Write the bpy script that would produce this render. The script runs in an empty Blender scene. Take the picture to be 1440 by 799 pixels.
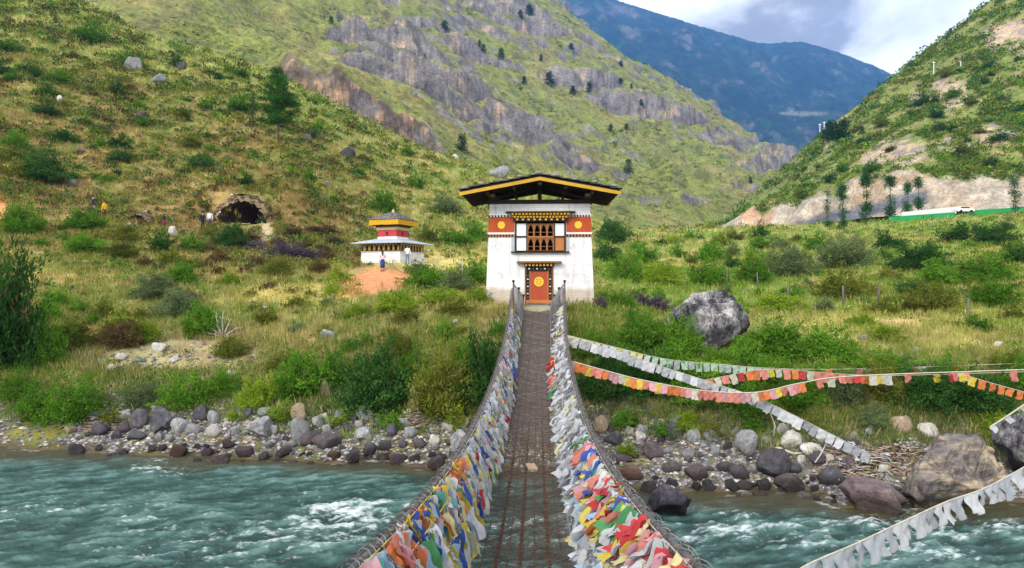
import bpy, math, random
import numpy as np
from mathutils import Vector, Matrix, Euler

R = random.Random(11)
rng = np.random.default_rng(11)
C = bpy.context.scene.collection
F, CX, HY, EYE = 900.0, 720.0, 393.0, 5.5      # focal length / principal column / horizon row of the 1440 px wide photo, eye height over the river

def P(px, py, D):
    return Vector(((px - CX) / F * D, D, EYE + (HY - py) / F * D))

def tag(o, label=None, cat=None, group=None, kind=None):
    if label: o['label'] = label
    if cat: o['category'] = cat
    if group: o['group'] = group
    if kind: o['kind'] = kind
    return o

def empty(name, loc=(0, 0, 0), rz=0.0):
    o = bpy.data.objects.new(name, None)
    o.empty_display_size = 0.2
    o.location = loc
    o.rotation_euler = (0, 0, rz)
    C.objects.link(o)
    return o

# ------------------------------------------------------------------ noise
def _hash(ix, iy, seed):
    h = (ix.astype(np.int64) * 374761393 + iy.astype(np.int64) * 668265263 + seed * 1442695041) & 0xffffffff
    h = ((h ^ (h >> 13)) * 1274126177) & 0xffffffff
    h = (h ^ (h >> 16)) & 0xffffffff
    return h / 4294967296.0

def pnoise(x, y, seed=0):
    x = np.asarray(x, dtype=np.float64); y = np.asarray(y, dtype=np.float64)
    x0 = np.floor(x); y0 = np.floor(y)
    fx = x - x0; fy = y - y0
    u = fx * fx * fx * (fx * (fx * 6 - 15) + 10); v = fy * fy * fy * (fy * (fy * 6 - 15) + 10)
    def g(ox, oy):
        a = _hash(x0 + ox, y0 + oy, seed) * 2 * math.pi
        return np.cos(a) * (fx - ox) + np.sin(a) * (fy - oy)
    n = (g(0, 0) * (1 - u) + g(1, 0) * u) * (1 - v) + (g(0, 1) * (1 - u) + g(1, 1) * u) * v
    return n * 1.5

def fbm(x, y, seed=0, octv=4, gain=0.5, lac=2.03):
    a, s, f, t = 1.0, 0.0, 1.0, 0.0
    for i in range(octv):
        s = s + a * pnoise(np.asarray(x) * f + i * 17.3, np.asarray(y) * f - i * 9.1, seed + i); t += a
        a *= gain; f *= lac
    return s / t * 1.25

def ridged(x, y, seed=0, octv=4):
    a, s, f, t = 1.0, 0.0, 1.0, 0.0
    for i in range(octv):
        s = s + a * (1 - np.abs(pnoise(np.asarray(x) * f + i * 7.7, np.asarray(y) * f + i * 3.1, seed + i)) * 1.6); t += a
        a *= 0.5; f *= 2.07
    return s / t

def sstep(a, b, x):
    t = np.clip((np.asarray(x, dtype=np.float64) - a) / (b - a), 0, 1)
    return t * t * (3 - 2 * t)

def blurn(a, n, axis):
    if n < 1: return a
    for _ in range(2):
        p = [(0, 0)] * a.ndim; p[axis] = (n, n)
        b = np.pad(a, p, mode='edge'); cs = np.cumsum(b, axis=axis)
        z = [(0, 0)] * a.ndim; z[axis] = (1, 0)
        cs = np.pad(cs, z)
        k = 2 * n + 1
        hi = np.take(cs, range(k, k + a.shape[axis]), axis=axis); lo = np.take(cs, range(0, a.shape[axis]), axis=axis)
        a = (hi - lo) / k
    return a

def mixc(c0, c1, t):
    t = np.asarray(t)[..., None]
    return c0 * (1 - t) + np.asarray(c1) * t

# ------------------------------------------------------------------ mesh collecting
def set_mesh(me, V, loops, starts, totals, mats=None, smooth=False, col=None):
    me.vertices.add(len(V)); me.vertices.foreach_set('co', np.ascontiguousarray(V, dtype=np.float32).ravel())
    me.loops.add(len(loops)); me.loops.foreach_set('vertex_index', np.asarray(loops, dtype=np.int32))
    me.polygons.add(len(starts)); me.polygons.foreach_set('loop_start', np.asarray(starts, dtype=np.int32))
    me.polygons.foreach_set('loop_total', np.asarray(totals, dtype=np.int32))
    if mats is not None: me.polygons.foreach_set('material_index', np.asarray(mats, dtype=np.int32))
    me.polygons.foreach_set('use_smooth', np.full(len(starts), bool(smooth)))
    if col is not None:
        at = me.color_attributes.new('Col', 'FLOAT_COLOR', 'POINT')
        c4 = np.ones((len(V), 4), dtype=np.float32); c4[:, :3] = col
        at.data.foreach_set('color', c4.ravel())
    me.update(calc_edges=True)
    return me

class MB:
    """collects shapes and links them as ONE mesh object"""
    def __init__(s):
        s.v = []; s.f = []; s.m = []; s.n = 0; s.c = []
    def add(s, verts, faces, mat=0, col=None):
        verts = [tuple(p) for p in verts]
        s.v += verts
        for f in faces: s.f.append(tuple(i + s.n for i in f)); s.m.append(mat)
        s.n += len(verts)
        s.c += [col or (1, 1, 1)] * len(verts)
        return s
    def box(s, x0, x1, y0, y1, z0, z1, mat=0):
        v = [(x0, y0, z0), (x1, y0, z0), (x1, y1, z0), (x0, y1, z0), (x0, y0, z1), (x1, y0, z1), (x1, y1, z1), (x0, y1, z1)]
        return s.add(v, [(3, 2, 1, 0), (4, 5, 6, 7), (0, 1, 5, 4), (1, 2, 6, 5), (2, 3, 7, 6), (3, 0, 4, 7)], mat)
    def hexa(s, bot, top, mat=0):
        return s.add(list(bot) + list(top), [(3, 2, 1, 0), (4, 5, 6, 7), (0, 1, 5, 4), (1, 2, 6, 5), (2, 3, 7, 6), (3, 0, 4, 7)], mat)
    def bar(s, a, b, w, h, mat=0, up=(0, 0, 1)):
        a = Vector(a); b = Vector(b); d = (b - a).normalized(); u = Vector(up)
        sx = d.cross(u)
        if sx.length < 1e-4: sx = d.cross(Vector((1, 0, 0)))
        sx.normalize(); uu = sx.cross(d).normalized()
        q = [sx * w / 2 * i + uu * h / 2 * j for i, j in ((-1, -1), (1, -1), (1, 1), (-1, 1))]
        return s.add([a + k for k in q] + [b + k for k in q], [(0, 1, 2, 3), (7, 6, 5, 4), (4, 5, 1, 0), (5, 6, 2, 1), (6, 7, 3, 2), (7, 4, 0, 3)], mat)
    def tube(s, pts, r, sides=6, mat=0, cap=True):
        pts = [Vector(p) for p in pts]; n = len(pts)
        rs = r if isinstance(r, (list, tuple)) else [r] * n
        V = []; prev = None
        for i, p in enumerate(pts):
            t = (pts[min(i + 1, n - 1)] - pts[max(i - 1, 0)])
            t = t.normalized() if t.length > 1e-9 else Vector((0, 0, 1))
            if prev is None:
                a = t.cross(Vector((0, 0, 1)))
                if a.length < 1e-3: a = t.cross(Vector((1, 0, 0)))
            else: a = prev - t * prev.dot(t)
            if a.length < 1e-6: a = t.cross(Vector((1, 0, 0)))
            a.normalize(); prev = a; b = t.cross(a)
            for k in range(sides):
                w = 2 * math.pi * k / sides
                V.append(p + (a * math.cos(w) + b * math.sin(w)) * rs[i])
        Fc = [(i * sides + k, i * sides + (k + 1) % sides, (i + 1) * sides + (k + 1) % sides, (i + 1) * sides + k) for i in range(n - 1) for k in range(sides)]
        if cap: Fc += [tuple(range(sides))[::-1], tuple((n - 1) * sides + k for k in range(sides))]
        return s.add(V, Fc, mat)
    def prism(s, poly, y0, y1, mat=0):
        n = len(poly)
        V = [(x, y0, z) for x, z in poly] + [(x, y1, z) for x, z in poly]
        return s.add(V, [tuple(range(n)), tuple(range(2 * n - 1, n - 1, -1))] + [(i, i + n, (i + 1) % n + n, (i + 1) % n) for i in range(n)], mat)
    def ring(s, outer, inner, y0, y1, mat=0):
        n = len(outer)
        V = [(x, y0, z) for x, z in outer] + [(x, y0, z) for x, z in inner] + [(x, y1, z) for x, z in outer] + [(x, y1, z) for x, z in inner]
        Fc = []
        for i in range(n):
            j = (i + 1) % n
            Fc += [(i, j, n + j, n + i), (2 * n + j, 2 * n + i, 3 * n + i, 3 * n + j), (i, 2 * n + i, 2 * n + j, j), (n + j, 3 * n + j, 3 * n + i, n + i)]
        return s.add(V, Fc, mat)
    def lathe(s, prof, cx=0, cy=0, sides=12, mat=0):
        V = []; n = len(prof)
        for r, z in prof:
            for k in range(sides):
                a = 2 * math.pi * k / sides
                V.append((cx + r * math.cos(a), cy + r * math.sin(a), z))
        Fc = [(i * sides + k, i * sides + (k + 1) % sides, (i + 1) * sides + (k + 1) % sides, (i + 1) * sides + k) for i in range(n - 1) for k in range(sides)]
        Fc += [tuple(range(sides))[::-1], tuple((n - 1) * sides + k for k in range(sides))]
        return s.add(V, Fc, mat)
    def mesh(s, name, mats, smooth=False, off=(0, 0, 0), col=False):
        me = bpy.data.meshes.new(name)
        V = np.array(s.v, dtype=np.float64).reshape(-1, 3) - np.array(off)
        tot = [len(f) for f in s.f]; st = np.concatenate([[0], np.cumsum(tot)[:-1]]) if tot else []
        set_mesh(me, V, [i for f in s.f for i in f], st, tot, s.m, smooth, np.array(s.c) if col else None)
        for m in (mats if isinstance(mats, (list, tuple)) else [mats]): me.materials.append(m)
        return me
    def build(s, name, mats, parent=None, smooth=False, loc=None, col=False):
        off = (0, 0, 0)
        if loc is not None: off = loc
        o = bpy.data.objects.new(name, s.mesh(name, mats, smooth, off, col))
        C.objects.link(o)
        if parent is not None: o.parent = parent
        if loc is not None: o.location = loc
        return o

def wbuild(mb, name, mats, parent, smooth=False, col=False):
    """part given in world coordinates under an unrotated thing"""
    o = bpy.data.objects.new(name, mb.mesh(name, mats, smooth, parent.location, col))
    C.objects.link(o); o.parent = parent
    return o

# ------------------------------------------------------------------ materials
def nt(name):
    m = bpy.data.materials.new(name); m.use_nodes = True
    t = m.node_tree; t.nodes.clear()
    return m, t, t.nodes, t.links

def node(N, typ, **kw):
    n = N.new(typ)
    for k, v in kw.items():
        if k == 'inp':
            for a, b in v.items(): n.inputs[a].default_value = b
        else: setattr(n, k, v)
    return n

def ramp(N, L, fac, stops):
    r = N.new('ShaderNodeValToRGB'); e = r.color_ramp.elements
    while len(e) < len(stops): e.new(0.5)
    for k, (p, c) in enumerate(stops):
        e[k].position = p; e[k].color = (c, c, c, 1) if isinstance(c, (int, float)) else (*c, 1)
    if fac is not None: L.new(fac, r.inputs[0])
    return r

def mixrgb(N, L, fac, a, b, mode='MIX'):
    m = N.new('ShaderNodeMix'); m.data_type = 'RGBA'; m.blend_type = mode
    for sock, val in ((m.inputs[0], fac), (m.inputs[6], a), (m.inputs[7], b)):
        if hasattr(val, 'is_output'): L.new(val, sock)
        elif isinstance(val, (int, float)): sock.default_value = val
        else: sock.default_value = (*val, 1)
    return m.outputs[2]

def paint(name, col, rough=0.6, var=0.25, scale=6.0, bump=0.2, spec=0.3, metal=0.0, streak=False, coords='Object'):
    m, t, N, L = nt(name)
    tc = N.new('ShaderNodeTexCoord')
    mp = node(N, 'ShaderNodeMapping'); L.new(tc.outputs[coords], mp.inputs[0])
    if streak: mp.inputs['Scale'].default_value = (1, 1, 0.12)
    nz = node(N, 'ShaderNodeTexNoise', inp={'Scale': scale, 'Detail': 6.0, 'Roughness': 0.6}); L.new(mp.outputs[0], nz.inputs[0])
    r = ramp(N, L, nz.outputs[0], [(0.25, tuple(c * (1 - var) for c in col)), (0.75, tuple(min(1, c * (1 + var * 0.6)) for c in col))])
    b = node(N, 'ShaderNodeBsdfPrincipled', inp={'Roughness': rough, 'Specular IOR Level': spec, 'Metallic': metal})
    L.new(r.outputs[0], b.inputs['Base Color'])
    if bump:
        bp = node(N, 'ShaderNodeBump', inp={'Strength': bump, 'Distance': 0.02}); L.new(nz.outputs[0], bp.inputs['Height']); L.new(bp.outputs[0], b.inputs['Normal'])
    o = N.new('ShaderNodeOutputMaterial'); L.new(b.outputs[0], o.inputs[0])
    return m

def attr_mat(name, rough=0.85, nscale=1.0, namt=0.35, bump=0.5, bdist=0.1, spec=0.15, detail=8.0, scale2=None):
    """surface whose base colour is the Col attribute broken up by noise"""
    m, t, N, L = nt(name)
    a = node(N, 'ShaderNodeAttribute', attribute_name='Col')
    g = N.new('ShaderNodeNewGeometry')
    nz = node(N, 'ShaderNodeTexNoise', inp={'Scale': nscale, 'Detail': detail, 'Roughness': 0.65}); L.new(g.outputs['Position'], nz.inputs[0])
    r = ramp(N, L, nz.outputs[0], [(0.28, 1 - namt), (0.5, 1.0), (0.72, 1 + namt)])
    c = mixrgb(N, L, 1.0, a.outputs['Color'], r.outputs[0], 'MULTIPLY')
    h = nz.outputs[0]
    if scale2:
        n2 = node(N, 'ShaderNodeTexNoise', inp={'Scale': scale2, 'Detail': 6.0, 'Roughness': 0.7}); L.new(g.outputs['Position'], n2.inputs[0])
        r2 = ramp(N, L, n2.outputs[0], [(0.3, 1 - namt), (0.7, 1 + namt)])
        c = mixrgb(N, L, 1.0, c, r2.outputs[0], 'MULTIPLY')
    b = node(N, 'ShaderNodeBsdfPrincipled', inp={'Roughness': rough, 'Specular IOR Level': spec})
    L.new(c, b.inputs['Base Color'])
    bp = node(N, 'ShaderNodeBump', inp={'Strength': bump, 'Distance': bdist}); L.new(h, bp.inputs['Height']); L.new(bp.outputs[0], b.inputs['Normal'])
    o = N.new('ShaderNodeOutputMaterial'); L.new(b.outputs[0], o.inputs[0])
    return m

def leaf_mat(name, tint=(1, 1, 1), trans=0.3, attr=True, var=0.25):
    m, t, N, L = nt(name)
    a = node(N, 'ShaderNodeAttribute', attribute_name='Col')
    c = mixrgb(N, L, 1.0, a.outputs['Color'], tint, 'MULTIPLY')
    oi = N.new('ShaderNodeObjectInfo')
    rr = ramp(N, L, oi.outputs['Random'], [(0.0, (1 - var, 1 - var * 0.9, 1 - var)), (1.0, (1 + var, 1 + var * 0.8, 1 + var * 0.5))])
    c = mixrgb(N, L, 1.0, c, rr.outputs[0], 'MULTIPLY')
    d = N.new('ShaderNodeBsdfDiffuse'); L.new(c, d.inputs[0])
    tr = N.new('ShaderNodeBsdfTranslucent'); L.new(c, tr.inputs[0])
    mx = N.new('ShaderNodeMixShader'); mx.inputs[0].default_value = trans
    L.new(d.outputs[0], mx.inputs[1]); L.new(tr.outputs[0], mx.inputs[2])
    o = N.new('ShaderNodeOutputMaterial'); L.new(mx.outputs[0], o.inputs[0])
    return m

def cloth_mat(name, col):
    m, t, N, L = nt(name)
    tc = N.new('ShaderNodeTexCoord')
    nz = node(N, 'ShaderNodeTexNoise', inp={'Scale': 14.0, 'Detail': 3.0}); L.new(tc.outputs['Object'], nz.inputs[0])
    oi = N.new('ShaderNodeObjectInfo')
    nz.inputs['Roughness'].default_value = .7; nz.inputs['Detail'].default_value = 6.0
    r = ramp(N, L, nz.outputs[0], [(0.3, 0.72), (0.7, 1.0)])
    r2 = ramp(N, L, oi.outputs['Random'], [(0.0, 0.75), (1.0, 1.08)])
    c = mixrgb(N, L, 1.0, col, r.outputs[0], 'MULTIPLY'); c = mixrgb(N, L, 1.0, c, r2.outputs[0], 'MULTIPLY')
    d = N.new('ShaderNodeBsdfDiffuse'); L.new(c, d.inputs[0])
    tr = N.new('ShaderNodeBsdfTranslucent'); L.new(c, tr.inputs[0])
    mx = N.new('ShaderNodeMixShader'); mx.inputs[0].default_value = 0.35
    L.new(d.outputs[0], mx.inputs[1]); L.new(tr.outputs[0], mx.inputs[2])
    o = N.new('ShaderNodeOutputMaterial'); L.new(mx.outputs[0], o.inputs[0])
    return m
# ------------------------------------------------------------------ height sheets: real 3-D ground, one row per distance
class Sheet:
    def __init__(s, table, px0, px1, npx, d0, d1, nd, blur=(6, 4)):
        s.px = np.linspace(px0, px1, npx); s.ln = np.linspace(math.log(d0), math.log(d1), nd)
        s.D = np.exp(s.ln)
        keys = sorted(table)
        cols = []
        for k in keys:
            t = table[k]
            d = np.log([a for a, b in t]); y = [b for a, b in t]
            cols.append(np.interp(s.ln, d, y))
        cols = np.array(cols)                                  # keys x nd
        out = np.empty((npx, nd))
        for j in range(nd): out[:, j] = np.interp(s.px, keys, cols[:, j])
        out = blurn(blurn(out, blur[0], 0), blur[1], 1)
        s.tan = (HY - out) / F
        DD = s.D[None, :]
        s.X = (s.px[:, None] - CX) / F * DD; s.Y = np.broadcast_to(DD, s.X.shape).copy(); s.Z = EYE + s.tan * DD
    def z(s, x, D):
        D = np.maximum(np.asarray(D, dtype=np.float64), s.D[0]); px = CX + np.asarray(x) / D * F
        i = np.clip((px - s.px[0]) / (s.px[1] - s.px[0]), 0, len(s.px) - 1.001); j = np.clip((np.log(D) - s.ln[0]) / (s.ln[1] - s.ln[0]), 0, len(s.ln) - 1.001)
        i0 = i.astype(int); j0 = j.astype(int); fi = i - i0; fj = j - j0
        Z = s.Z
        return (Z[i0, j0] * (1 - fi) + Z[i0 + 1, j0] * fi) * (1 - fj) + (Z[i0, j0 + 1] * (1 - fi) + Z[i0 + 1, j0 + 1] * fi) * fj
    def hit(s, px, py, dmin=0):
        """first ground point seen at a photo position"""
        i = int(np.clip(round((px - s.px[0]) / (s.px[1] - s.px[0])), 0, len(s.px) - 1))
        row = HY - (s.Z[i] - EYE) / s.D * F
        ok = np.nonzero((row <= py) & (s.D > dmin))[0]
        if len(ok) == 0: return None
        j = ok[0]; D = s.D[j]
        if j > 0 and row[j - 1] > py > row[j]:
            f = (row[j - 1] - py) / (row[j - 1] - row[j]); D = s.D[j - 1] * (1 - f) + D * f
        x = (px - CX) / F * D
        return Vector((x, D, float(s.z(x, D))))
    def slope(s):
        du = np.stack([np.gradient(s.X, axis=0), np.gradient(s.Y, axis=0), np.gradient(s.Z, axis=0)], -1)
        dv = np.stack([np.gradient(s.X, axis=1), np.gradient(s.Y, axis=1), np.gradient(s.Z, axis=1)], -1)
        n = np.cross(du, dv); n /= np.linalg.norm(n, axis=-1, keepdims=True) + 1e-12
        return n
    def build(s, name, mat, col, drop=None, kind='structure'):
        a, b = s.X.shape
        V = np.stack([s.X, s.Y, s.Z], -1).reshape(-1, 3)
        idx = np.arange(a * b).reshape(a, b)
        q = np.stack([idx[:-1, :-1], idx[1:, :-1], idx[1:, 1:], idx[:-1, 1:]], -1).reshape(-1, 4)
        if drop is not None: q = q[~drop(V[q].mean(1))]
        me = bpy.data.meshes.new(name)
        set_mesh(me, V, q.ravel(), np.arange(len(q)) * 4, np.full(len(q), 4), None, True, col.reshape(-1, 3))
        me.materials.append(mat)
        o = bpy.data.objects.new(name, me); C.objects.link(o)
        return tag(o, kind=kind)

# -- the near ground: river bed, banks, terraces and the hill on the left
TA = {
 -900: [(2, 1800), (12, 900), (21, 628), (24, 580), (28, 480), (34, 400), (45, 320), (60, 230), (90, 60), (140, -150), (200, -260), (300, -200)],
 -300: [(2, 1800), (14, 860), (20.9, 628), (23, 596), (27, 495), (32, 425), (40, 370), (52, 290), (70, 190), (100, 60), (140, -60), (180, -130), (300, -60)],
 0: [(2, 2800), (14, 860), (19.5, 665), (20.9, 630), (22.3, 602), (24, 565), (27, 500), (32, 440), (37, 400), (45, 350), (55, 300), (66, 250), (78, 200), (105, 100), (135, 22), (160, -22), (180, -30), (300, 60)],
 100: [(2, 2800), (14, 860), (19.3, 668), (20.5, 634), (22.2, 601), (24, 565), (27.4, 500), (32, 448), (37.5, 405), (45.5, 357), (55, 318), (62, 300), (68, 275), (80, 225), (98, 155), (120, 85), (145, 25), (165, 5), (185, 0), (300, 80)],
 200: [(2, 2800), (14, 860), (19, 672), (20.1, 639), (22, 602), (25, 552), (27.5, 500), (32, 455), (38, 412), (46, 367), (55, 331), (62, 312), (68, 286), (82, 238), (98, 185), (120, 118), (145, 62), (160, 48), (180, 50), (300, 120)],
 340: [(2, 2800), (14, 860), (18.5, 680), (19.6, 646), (21.8, 594), (25, 540), (28, 487), (33, 444), (38, 415), (46, 378), (54, 348), (62, 322), (66, 312), (67.6, 272), (80, 240), (100, 186), (125, 135), (155, 92), (170, 86), (185, 92), (300, 150)],
 400: [(2, 2800), (14, 860), (18.3, 684), (19.4, 648), (21.5, 592), (25, 530), (28, 482), (33, 441), (38, 415), (45, 386), (52, 366), (60, 337), (67, 308), (69, 280), (80, 246), (100, 197), (125, 151), (158, 112), (175, 108), (190, 118), (300, 170)],
 550: [(2, 2800), (14, 860), (17.9, 690), (18.9, 655), (21, 600), (23.5, 556), (26, 471), (27.5, 450), (31, 432), (36, 410), (42, 393), (46, 385), (50, 374), (55, 370), (60, 358), (68, 335), (85, 300), (105, 260), (130, 220), (155, 190), (175, 190), (300, 260)],
 650: [(2, 2800), (14, 860), (17.6, 695), (18.6, 658), (21, 602), (23.6, 545), (26, 462), (27.5, 445), (31, 427), (36, 411), (45, 393), (54, 376), (60, 366), (80, 330), (105, 284), (130, 248), (150, 228), (170, 232), (300, 300)],
 720: [(2, 2800), (14, 860), (17.4, 698), (18.5, 661), (21, 602), (24, 530), (26.3, 452), (27.5, 433), (30, 428), (36, 412), (45, 395), (60, 370), (80, 336), (105, 293), (130, 258), (150, 244), (170, 250), (300, 320)],
 850: [(2, 2800), (13, 900), (16.6, 712), (17.6, 674), (20, 610), (23, 540), (25.5, 470), (27.5, 443), (30, 428), (38, 410), (50, 395), (70, 374), (100, 345), (140, 320), (155, 318), (300, 345)],
 950: [(2, 2800), (12, 950), (15.4, 738), (16.5, 693), (19.3, 612), (22, 525), (25, 482), (30, 450), (38, 426), (50, 400), (70, 374), (100, 349), (140, 327), (160, 322), (230, 322), (300, 330)],
 1100: [(2, 2800), (12, 950), (15.2, 740), (16.4, 695), (18.5, 622), (21, 525), (24, 482), (30, 450), (40, 421), (55, 395), (75, 365), (100, 339), (130, 323), (150, 317), (225, 322), (300, 330)],
 1250: [(2, 2800), (11, 1000), (14.7, 752), (15.8, 706), (17.6, 640), (20, 530), (22, 492), (25, 465), (30, 445), (40, 416), (55, 381), (75, 347), (100, 325), (130, 317), (150, 314), (182, 309), (300, 330)],
 1440: [(2, 2800), (11, 1000), (14.4, 762), (15.5, 712), (17.3, 640), (19.7, 530), (22, 488), (26, 456), (32, 431), (40, 406), (55, 367), (75, 338), (100, 311), (130, 303), (150, 300), (164, 297), (300, 310)],
 1900: [(2, 2800), (11, 1000), (14.4, 765), (15.5, 715), (17.5, 630), (20, 520), (24, 470), (32, 425), (55, 350), (100, 284), (150, 274), (164, 272), (300, 290)],
 2600: [(2, 2800), (11, 1000), (14.4, 765), (15.5, 715), (17.5, 630), (20, 520), (24, 470), (32, 425), (55, 340), (100, 260), (150, 245), (164, 245), (300, 270)],
}
A = Sheet(TA, -620, 2060, 900, 2.4, 300, 640, (10, 3))

GATE = P(759, 425, 28.5); GROT = -math.atan(0.0411)      # gatehouse: base of its front, and its turn to the bridge
def gate_xy(x, y):
    c, s_ = math.cos(-GROT), math.sin(-GROT)
    return (x - GATE.x) * c - (y - GATE.y) * s_, (x - GATE.x) * s_ + (y - GATE.y) * c
SHR = P(545, 370, 52.5)

def shape_A():
    X, Y, Z = A.X, A.Y, A.Z
    far = sstep(30, 70, Y)
    hill = sstep(560, 250, CX + X / Y * F) * sstep(45, 90, Y)
    amp = 0.16 + 0.5 * hill
    amp = amp * sstep(0.05, 0.9, Z)
    dz = amp * fbm(X / 5.5, Y / 5.5, 3, 4) * 1.4 + 0.09 * (1 + 1.5 * far) * fbm(X / 1.3, Y / 1.3, 9, 3) * sstep(-.2, .6, Z)
    dz += sstep(0.5, 2, Z) * 0.25 * far * fbm(X / 14, Y / 14, 21, 3) * (1 - hill)
    dz += hill * 3.2 * fbm(X / 26, Y / 26, 33, 3)
    dz += hill * sstep(85, 125, Y) * 1.3 * (ridged(X / 11, Y / 16, 41, 4) - 0.6)
    Z += dz
    Z += 0.34 * fbm(X / 2.6, Y / 1.6, 13, 3) * sstep(-1.0, -.2, Z) * sstep(1.6, .5, Z) * sstep(12, 14, Y) * sstep(30, 26, Y)
    # flat pads under the two buildings and the landing
    gx, gy = gate_xy(X, Y)
    w = sstep(5.0, 3.0, np.abs(gx)) * sstep(-1.6, -0.3, gy) * sstep(7.5, 5.0, gy)
    Z[:] = Z * (1 - w) + (GATE.z - 0.10) * w
    w = sstep(1.6, 0.9, np.abs(gx)) * sstep(-2.0, -0.9, gy) * sstep(1.5, 0.5, gy)
    Z[:] = Z * (1 - w) + (GATE.z - 0.12) * w
    r = np.hypot(X - SHR.x, Y - SHR.y - 1.2); w = sstep(6.0, 3.6, r)
    Z[:] = Z * (1 - w) + (SHR.z - 0.05) * w
    for cx_, cd_, wd_, rise in ((340, 64.6, 4.2, 2.7), (193, 61.0, 1.9, 1.1)):    # little scarps the caves open into
        x0 = (cx_ - CX) / F * cd_
        Z += rise * sstep(cd_ + .1, cd_ + 1.5, Y) * sstep(cd_ + 14, cd_ + 5, Y) * sstep(wd_ * 1.9, wd_ * .6, np.abs(X - x0))
    # heap of red earth in front of the shrine
    m = P(540, 388, 45.0); r = np.hypot((X - m.x) / 1.9, (Y - m.y) / 2.2)
    Z += 0.55 * sstep(1.0, 0.1, r) * (1 + 0.3 * fbm(X / .5, Y / .5, 5, 3))
shape_A()

def region(px, py, rx, ry, PX, PY, nz):
    return sstep(1.25, 0.75, np.hypot((PX - px) / rx, (PY - py) / ry) + nz * 0.5)

def color_A():
    X, Y, Z = A.X, A.Y, A.Z
    PX = CX + X / Y * F; PY = HY - (Z - EYE) / Y * F
    n1 = fbm(X / 7, Y / 7, 101, 4); n2 = fbm(X / 1.6, Y / 1.6, 102, 4); n3 = fbm(X / 0.5, Y / 0.5, 103, 2); n4 = fbm(X / 20, Y / 20, 104, 3)
    c = np.empty(X.shape + (3,)); c[:] = (0.150, 0.155, 0.042)
    c = mixc(c, (0.30, 0.225, 0.085), sstep(-0.1, 0.55, n1 + 0.5 * n2))
    c = mixc(c, (0.090, 0.135, 0.022), sstep(0.05, 0.6, -n1 * 0.7 + n4 + 0.4 * n2) * 0.8)
    c = mixc(c, (0.185, 0.115, 0.06), sstep(0.25, 0.75, n2 + 0.5 * n3) * 0.7)
    left = sstep(620, 420, PX) * sstep(38, 60, Y)
    c = mixc(c, (0.225, 0.145, 0.062), left * sstep(-0.45, 0.25, n1 + 0.6 * n2) * 0.85)
    right = sstep(800, 860, PX) * sstep(1500, 1440, PX) * sstep(22, 28, Y)
    c = mixc(c, (0.115, 0.175, 0.030), right * sstep(-.4, .4, n4 - n1) * .7)
    c = mixc(c, (0.165, 0.19, 0.045), left * sstep(85, 130, Y) * (0.6 + 0.4 * sstep(-.3, .3, n2)))
    c = mixc(c, (0.14, 0.085, 0.045), left * sstep(0.3, 0.6, n1 - n2 * .4) * 0.7)
    top = sstep(100, 150, Y) * sstep(620, 420, PX)
    c = mixc(c, (0.19, 0.20, 0.055), top * 0.6)
    # heather slope beneath the cave
    c = mixc(c, (0.085, 0.065, 0.028), region(395, 355, 90, 36, PX, PY, n1) * sstep(45, 50, Y) * 0.85)
    # open straw grass
    for p in ((620, 365, 70, 14), (1300, 462, 190, 30), (420, 415, 90, 14), (1180, 470, 60, 20), (650, 428, 80, 10)):
        c = mixc(c, (0.42, 0.33, 0.13), region(*p, PX, PY, n2) * 0.8)
    c = mixc(c, (0.45, 0.25, 0.15), region(1265, 455, 45, 6, PX, PY, n2) * 0.7)
    c = mixc(c, (0.50, 0.20, 0.10), np.maximum(region(540, 393, 48, 14, PX, PY, n2), region(508, 408, 36, 14, PX, PY, n2)) * sstep(34, 37, Y) * sstep(51, 49, Y))
    c = mixc(c, (0.45, 0.17, 0.06), region(0, 303, 14, 22, PX, PY, n2))
    c = mixc(c, (0.36, 0.24, 0.12), region(60, 300, 70, 12, PX, PY, n2) * 0.7)
    c = mixc(c, (0.30, 0.19, 0.09), region(270, 300, 60, 10, PX, PY, n2) * 0.4 * sstep(56, 60, Y))
    c = mixc(c, (0.33, 0.24, 0.16), region(375, 325, 9, 22, PX, PY, n2 * .4) * sstep(56, 60, Y) * 0.8)
    c = mixc(c, (0.25, 0.19, 0.12), region(250, 500, 160, 34, PX, PY, n1) * 0.6 * sstep(20, 24, Y) * sstep(36, 30, Y))
    # bank: earth
    bank = sstep(0.9, 1.6, Z) * sstep(4.6, 3.6, Z) * sstep(34, 28, Y)
    c = mixc(c, (0.17, 0.12, 0.07), bank * 0.55 * sstep(-0.4, 0.3, n2))
    # gravel shore, moss and wet stones
    grav = sstep(1.9, 1.0, Z + 0.5 * n1) * sstep(26, 23, Y)
    c = mixc(c, (0.125, 0.108, 0.088), grav)
    c = mixc(c, (0.10, 0.135, 0.02), grav * sstep(0.05, .45, n1 + .5 * n2) * .8)
    c = mixc(c, (0.13, 0.13, 0.02), sstep(0.9, 0.3, Z) * sstep(-.05, .08, Z) * (.55 + .45 * sstep(430, 200, PX)) * sstep(-.4, .3, n2 + .5 * n3) * 0.9)
    c = mixc(c, (0.17, 0.14, 0.03), grav * sstep(0.1, 0.5, n2) * sstep(0.7, 0.2, Z))
    c = mixc(c, (0.065, 0.045, 0.03), sstep(0.22, 0.02, Z) * 0.8)
    # worn earth in front of the gate, and the paths
    gx, gy = gate_xy(X, Y)
    c = mixc(c, (0.20, 0.165, 0.135), sstep(0.75, 0.5, np.abs(gx) + n2 * .1) * sstep(0.4, 0.1, gy) * sstep(-2.5, -2, gy))
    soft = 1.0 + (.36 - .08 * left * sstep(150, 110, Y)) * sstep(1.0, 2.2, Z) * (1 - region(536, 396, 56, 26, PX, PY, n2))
    return np.clip(c * soft[..., None] * np.array((1.0, 1.04, .92)), 0, 1)

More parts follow.
